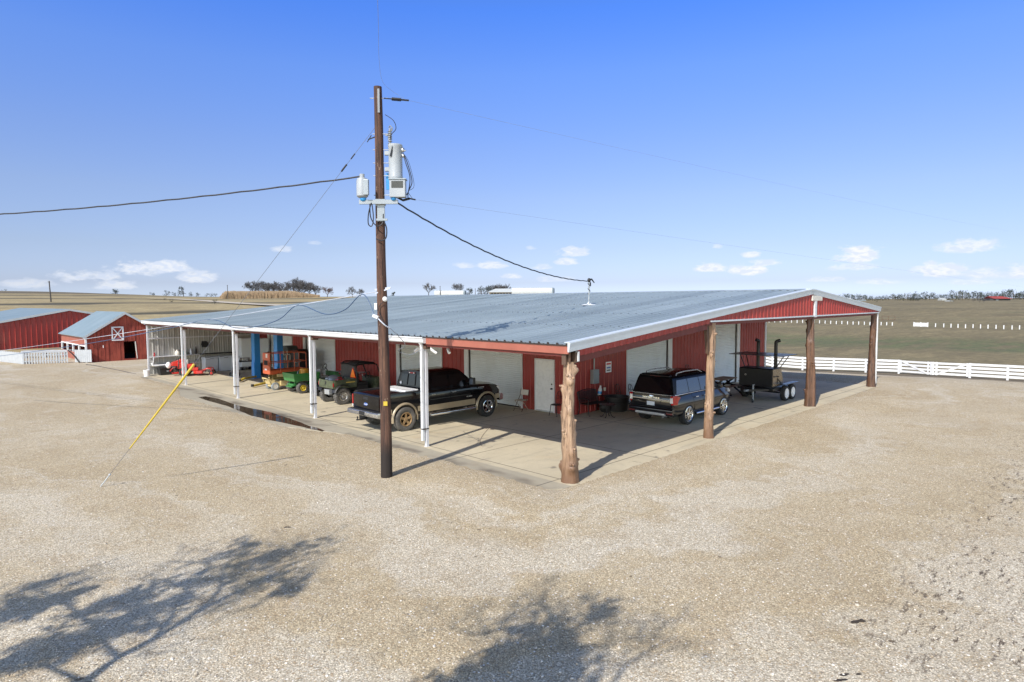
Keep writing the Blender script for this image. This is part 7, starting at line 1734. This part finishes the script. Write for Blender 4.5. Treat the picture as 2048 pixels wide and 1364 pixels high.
# right-hand skyline: one tree after another
rng = random.Random(77); k = 0
def sky_h(u):
    T = [(1690,11),(1725,14),(1745,9),(1756,5),(1765,9),(1790,11),(1812,13),(1832,17),(1838,6),(1846,15),(1860,17),(1873,10),(1892,9),(1905,16),(1920,17),(1945,16),(1965,15),(1985,14),(2005,15),(2020,17),(2050,18)]
    for a, b in zip(T, T[1:]):
        if a[0] <= u <= b[0]: return a[1]+(b[1]-a[1])*(u-a[0])/(b[0]-a[0])
    return 14
u = 1684
while u < 2062:
    d = rng.uniform(760, 900); p = place(u, d); h = px_h(d, sky_h(u)*rng.uniform(.85, 1.2)+2)
    leafy_tree(p, h, 500+k, 'dark tree in the long line along the right skyline', 'trees along the right skyline', mat='leaf_dark' if rng.random() < .7 else 'leaf_olive', wide=rng.uniform(.8, 1.3), n=230, name='skyline_tree'); k += 1
    u += rng.uniform(5, 8.5)
for u, d, px in ((1958,560,11),(1966,548,10),(1946,600,8)): bare_tree(place(u, d), px_h(d, px), 620+u, 'bare bush in the pasture in front of the red roofed house', 'bare bushes before the red house', wide=1.8, depth=5, twigs=6, name='bare_bush')
for u, d, px in ((1752,640,7),(1900,620,5),(1906,610,4)): leafy_tree(place(u, d), px_h(d, px), 640+u, 'small scrub bush in the middle of the far pasture', 'scrub bushes in the far pasture', mat='leaf_olive', wide=1.3, n=150, name='scrub_bush')
# tan reeds: nobody could count them
mb = MB(); rng = random.Random(5)
for i in range(5200):
    u = rng.uniform(441, 640); d = rng.uniform(280, 296); p = place(u, d); e = min(1, (u-438)/14)*(1 if u < 585 else max(.45, 1-(u-585)/90)); h = px_h(d, 14)*e*rng.uniform(.7, 1.12)
    l = V((rng.uniform(-.4,.4), rng.uniform(-.4,.4), 0)); s = RT*.10
    mb.add([p-s, p+s, p+l+V((0,0,h))+s*.5, p+l+V((0,0,h))-s*.5], [(0,1,2,3)])
o = mb.build('reeds', M['reed'], None, normals=False); tag(o, 'long stand of dry tan reeds on the left skyline', 'reeds', None, 'stuff')
# far poles
for u, d, top, lean, lab in ((104,150,562,-.045,'leaning wooden pole alone on the left hillside'),(457,270,570,0,'thin pole standing in front of the tan reeds'),(881,300,572,0,'thin pole behind the first long white tank'),(951,310,577,.0,'short thin pole between the two long white tanks')):
    p = place(u, d); e = at_depth(u, top, d); t = thing('far_pole', lab, 'pole', p); hh = e.z-p.z; mb = MB(); mb.tube([(0,0,-.3),(hh*lean*RT.x, hh*lean*RT.y, hh)], [.16, .11], 8); mb.build('shaft', M['bark_far'], t, smooth=60)
    mb = MB(); mb.bar((hh*lean-.3*RT.x, -.3*RT.y, hh*.95), (hh*lean+.3*RT.x, .3*RT.y, hh*.95), .1); mb.build('crossarm', M['bark_far'], t)
# two long white tanks and the far house on the ridge behind the shop
def tank(u0, u1, v0, v1, d, label):
    c = at_depth((u0+u1)/2, (v0+v1)/2, d); r = px_h(d, (v1-v0)/2); half = px_h(d, (u1-u0)/2); dirx = (RT*1.0+V((FW.x, FW.y, 0))*-.25).normalized(); a, b = c-dirx*half, c+dirx*half; g = terr(c.x, c.y)
    t = thing('storage_tank', label, 'tank', (c.x, c.y, g), 0, 'long white tanks on the ridge'); oo = V((c.x, c.y, g))
    mb = MB(); n = 16; vs_ = []
    for p in (a, b):
        for k in range(n):
            q = 2*math.pi*k/n; x = dirx.cross(V((0,0,1))).normalized(); vs_.append(p-oo+x*r*max(-.96, min(.96, 1.12*math.cos(q)))+V((0,0,r*max(-.96, min(.96, 1.12*math.sin(q))))))
    mb.add(vs_, [(k, (k+1) % n, n+(k+1) % n, n+k) for k in range(n)]); mb.build('shell', M['far_white'], t, smooth=35)
    mb = MB(); mb.add([p+dirx*.05 for p in vs_[n:]], [tuple(range(n))]); mb.add([p+dirx*.6-(p-(b-oo))*.12 for p in vs_[n:]], [tuple(range(n))]); mb.add([p+dirx*.05 for p in vs_[n:]]+[p+dirx*.6-(p-(b-oo))*.12 for p in vs_[n:]], [(k, (k+1) % n, n+(k+1) % n, n+k) for k in range(n)]); mb.build('end_cap', M['far_grey'], t)
    for q in (.12, .5, .88):
        p = a.lerp(b, q)-oo; mb = MB(); mb.box(p.x-.5, p.x+.5, p.y-.5, p.y+.5, -.3, p.z-r*.8); mb.build('saddle', M['far_grey'], t)
tank(869, 930, 580.5, 594, 300, 'long white tank with a dark end, left of a pair')
tank(1024, 1106, 575, 591, 300, 'longer white tank with a dark end beside the far house')
p = place(1003, 330); base = at_depth(1003, 590, 330).z; hs_ = thing('far_house', 'distant house with a pale roof and a porch beside the longer white tank', 'house', (p.x, p.y, base-p.z*0), YAW-math.pi/2)
s_ = 330/F_PX
mb = MB(); mb.box(-24*s_, 26*s_, 0, 9, -3, 5.5*s_); mb.build('wall', M['tan_wall'], hs_)
for k in range(7):
    mb = MB(); mb.box((-20+k*6)*s_, (-17+k*6)*s_, -.05, .04, .6*s_, 4*s_); mb.build('window', M['far_dark'], hs_)
mb = MB(); mb.hexa([V((-28*s_,-1.5,5.3*s_)), V((28*s_,-1.5,5.3*s_)), V((28*s_,10,5.3*s_)), V((-28*s_,10,5.3*s_)), V((-12*s_,3.8,13*s_)), V((18*s_,3.8,13*s_)), V((18*s_,4.6,13*s_)), V((-12*s_,4.6,13*s_))]); mb.build('roof', M['far_white'], hs_)
# right-hand far houses
p = place(1998, 700); s_ = 700/F_PX; t = thing('red_roof_house', 'low dark house with a long red roof on the right skyline', 'house', p, YAW-math.pi/2)
mb = MB(); mb.box(-20*s_, 21*s_, 0, 12, -1, 4*s_); mb.build('wall', M['far_dark'], t); mb = MB(); mb.box(-8*s_, -3*s_, -.3, .2, 0, 2.5*s_); mb.build('window', M['far_grey'], t)
mb = MB(); mb.hexa([V((-14*s_,-2,3.6*s_)), V((23*s_,-2,3.6*s_)), V((23*s_,14,3.6*s_)), V((-14*s_,14,3.6*s_)), V((-18*s_,5,8.5*s_)), V((12*s_,5,8.5*s_)), V((12*s_,7,8.5*s_)), V((-18*s_,7,8.5*s_))]); mb.build('roof', M['far_red'], t)
for u, d, w_, h_, lab in ((1698,760,10,7,'white gabled shed on the skyline just above the shop roof'),(1722,770,18,4,'long low pale shed right of the white gabled shed'),(1887,780,9,5,'tiny white house among the right skyline trees'),(1902,640,6,2.2,'tiny pale trailer in the middle of the far pasture')):
    p = place(u, d); s_ = d/F_PX; t = thing('far_shed', lab, 'shed', p, YAW-math.pi/2); w2 = w_*s_/2; hh = h_*s_
    mb = MB(); mb.box(-w2, w2, 0, 8, -1, hh*.6); mb.build('wall', M['far_white'] if u != 1722 else M['far_grey'], t)
    mb = MB(); mb.hexa([V((-w2*1.05,-.5,hh*.6)), V((w2*1.05,-.5,hh*.6)), V((w2*1.05,8.5,hh*.6)), V((-w2*1.05,8.5,hh*.6)), V((-w2*.7,3.6,hh)), V((w2*.7,3.6,hh)), V((w2*.7,4.4,hh)), V((-w2*.7,4.4,hh))]); mb.build('roof', M['far_white'], t)

# ================================================================ the trees behind the camera whose shadows fall on the gravel
KX, KY = 1.07, .278
def up_from(u, v, z):       # the point at height z whose shadow falls where the photo shows it
    p = on_z(u, v); return V((p.x-KX*z, p.y-KY*z, z))
def shade_tree(base, limbs, clumps, label, seed):
    rng = random.Random(seed); t = thing('oak_tree', label, 'tree', base, 0); b = V(base)
    mb = MB(); mb.tube([V((0,0,-.2)), V((0,0,1.2)), limbs[0][0]-b], [.30, .22, .17], 10); mb.build('trunk', M['trunk_near'], t, smooth=60)
    mb = MB()
    for L_ in limbs[0:]:
        pts = curve([p-b for p in L_], 4); r0 = .075 if L_ is limbs[0] else .042
        mb.tube(pts, [r0*(1-.8*i/len(pts)) for i in range(len(pts))], 6)
        for i in range(3, len(pts)):
            if rng.random() < .85:
                for _q in range(2): branch(mb, pts[i], V((rng.uniform(-1,1), rng.uniform(-1,1), rng.uniform(-.2,1))).normalized(), rng.uniform(.25,.6), .009, 2, rng, .6, .1, .0035)
    lf = MB()
    for c, r, n in clumps:
        c = c-b
        for k in range(n):
            if k % 24 == 0:      # ragged sprays of leaves along short twigs
                s0 = c+V((rng.gauss(0,.48)*r[0], rng.gauss(0,.48)*r[1], rng.gauss(0,.48)*r[2])); tw_ = V((rng.gauss(0,1), rng.gauss(0,1), rng.gauss(0,.8))).normalized()*rng.uniform(.15,.5)
                mb.tube([s0-tw_*.3, s0+tw_*1.1], [.006, .002], 3, caps=False)
            p = s0+tw_*rng.uniform(-.2,1)+V((rng.gauss(0,1), rng.gauss(0,1), rng.gauss(0,1)))*.045
            a = V((rng.uniform(-1,1), rng.uniform(-1,1), rng.uniform(-1,1))).normalized()*.05; e = a.cross(V((rng.uniform(-1,1), rng.uniform(-1,1), rng.uniform(-1,1)))).normalized()*.03
            lf.add([p-a, p+e, p+a, p-e], [(0,1,2,3)])
    mb.build('limbs', M['trunk_near'], t, normals=False); lf.build('foliage', M['leaf_olive'], t, normals=False)
def UL(seq): return [up_from(u, v, z) for u, v, z in seq]
L0 = UL([(170,1364,4.6),(240,1315,5.2),(310,1278,5.6),(390,1230,6.1),(450,1197,6.5),(520,1165,6.9),(590,1125,7.3)])
lim = [L0, UL([(310,1278,5.6),(350,1225,6.0),(372,1180,6.4),(330,1160,6.6),(280,1165,6.8)]), UL([(390,1230,6.1),(440,1180,6.6),(452,1130,6.9),(500,1112,7.2),(560,1100,7.5)]),
       UL([(240,1315,5.2),(200,1262,5.6),(290,1215,6.0),(370,1195,6.2)]), UL([(450,1197,6.5),(540,1160,6.8),(585,1175,7.0)]), UL([(170,1364,4.6),(80,1330,5.2),(30,1345,5.6)]), UL([(200,1262,5.6),(120,1200,6.0),(60,1180,6.2),(0,1200,6.4)]), UL([(452,1130,6.9),(520,1140,7.1),(620,1105,7.4)]), UL([(372,1180,6.4),(420,1130,6.8),(340,1125,7.0)])]
cl = [(up_from(u, v, z), (rx*1.1, ry*1.1, rz_*1.1), int(n*1.8)) for u, v, z, rx, ry, rz_, n in [(230,1205,6.2,.45,.3,.5,620),(120,1295,5.8,.5,.25,.45,650),(175,1278,5.9,.4,.22,.4,420),(60,1310,5.7,.35,.2,.3,300),(300,1225,6.1,.4,.3,.4,420),(40,1215,6.3,.5,.35,.5,700),(95,1205,6.4,.35,.2,.3,260),(470,1100,7.2,.35,.2,.3,170),(450,1160,6.9,.3,.3,.4,150),(575,1178,7.0,.25,.2,.2,190),(535,1160,6.9,.25,.15,.2,110),(390,1160,6.7,.25,.2,.2,120),(560,1110,7.4,.4,.2,.3,120),(90,1165,6.6,.4,.2,.3,110),(500,1120,7.2,.5,.3,.4,110),(610,1098,7.5,.4,.15,.2,70)]]
tb_ = L0[0]+V((-1.2,-.4,0)); shade_tree((tb_.x, tb_.y, 0), lim, cl, 'half bare oak beside the yard whose shadow reaches the lower left gravel', 8)
L1 = UL([(960,1420,5.6),(1020,1345,6.2),(1090,1300,6.6),(1130,1270,6.9),(1200,1232,7.4)])
lim = [L1, UL([(1090,1300,6.6),(1030,1258,7.0),(960,1270,7.2),(905,1255,7.4)]), UL([(1130,1270,6.9),(1100,1230,7.3),(1080,1210,7.6)]), UL([(1020,1345,6.2),(1200,1380,6.4),(1260,1325,6.6),(1345,1278,7.0)]), UL([(1130,1290,6.8),(1180,1293,7.0),(1230,1292,7.2)])]
cl = [(up_from(u, v, z), (rx*1.1, ry*1.1, rz_*1.1), int(n*1.8)) for u, v, z, rx, ry, rz_, n in [(1060,1335,6.5,.50,.36,.55,1700),(980,1365,6.3,.5,.36,.45,1500),(1120,1350,6.6,.30,.26,.35,700),(1100,1290,6.9,.22,.15,.25,380),(1195,1232,7.4,.15,.12,.15,90),(1020,1260,7.2,.25,.15,.2,70),(1080,1250,7.2,.25,.2,.2,60),(1230,1213,7.7,.25,.12,.15,45),(1040,1400,6.2,.5,.4,.4,1300)]]
tb_ = L1[0]+V((-.9,-.2,0)); shade_tree((tb_.x, tb_.y, 0), lim, cl, 'leafier oak close to the yard whose shadow lies at the bottom centre', 9)
# two clods of dark soil at the lower right
for i, (u, v, s, lab) in enumerate(((1711,1246,.13,'dark flat clod on the pale gravel at the lower right'),(1698,1358,.20,'larger dark clod on the gravel at the bottom edge'),(572,1057,.09,'small brown leaf heap on the gravel left of centre'))):
    p = on_z(u, v); t = thing('soil_clod', lab, 'clod', (p.x, p.y, terr(p.x, p.y)+.005), R(-38)); mb = MB(); n = 14
    for q in range(5):
        ox, oy = random.uniform(-s*.9, s*.9), random.uniform(-s*.25, s*.25); mb.ball((ox, oy, .008), s*random.uniform(.3,.55), s*random.uniform(.15,.28), .022, 9, 5)
    mb.build('soil', M['soil'], t, smooth=80)

# loose pebbles strewn over the yard: nobody could count them
mb = MB(); rng = random.Random(21)
_t = (1+5**.5)/2; _iv = [V(p).normalized() for p in ((-1,_t,0),(1,_t,0),(-1,-_t,0),(1,-_t,0),(0,-1,_t),(0,1,_t),(0,-1,-_t),(0,1,-_t),(_t,0,-1),(_t,0,1),(-_t,0,-1),(-_t,0,1))]
_if = [(0,11,5),(0,5,1),(0,1,7),(0,7,10),(0,10,11),(1,5,9),(5,11,4),(11,10,2),(10,7,6),(7,1,8),(3,9,4),(3,4,2),(3,2,6),(3,6,8),(3,8,9),(4,9,5),(2,4,11),(6,2,10),(8,6,7),(9,8,1)]
n_p = 0
while n_p < 9000:
    v = 1385-rng.random()**1.0*470; u = rng.uniform(-30, 2080); p = on_z(u, v)
    if max(slab_x(p.y)-p.x, -.35-p.y) < .05: continue
    r_ = math.hypot(p.x-CAM.x, p.y-CAM.y); th = math.atan2(p.y-CAM.y, p.x-CAM.x); z = _gz(r_, math.degrees(YAW-th), p.x, p.y)
    s = .006+.011*rng.random()**3+(.010 if rng.random() < .015 else 0); q = Matrix.Rotation(rng.uniform(0, 6.28), 3, 'Z') @ Matrix.Diagonal((rng.uniform(.8,1.5), rng.uniform(.7,1.1), rng.uniform(.5,.8)))
    mb.add([V((p.x, p.y, z+s*.25))+q @ (k*s*rng.uniform(.8,1.2)) for k in _iv], _if); n_p += 1
o = mb.build('loose_pebbles', M['pebble'], None, normals=False); tag(o, 'small loose pebbles scattered over the gravel yard', 'pebbles', None, 'stuff')
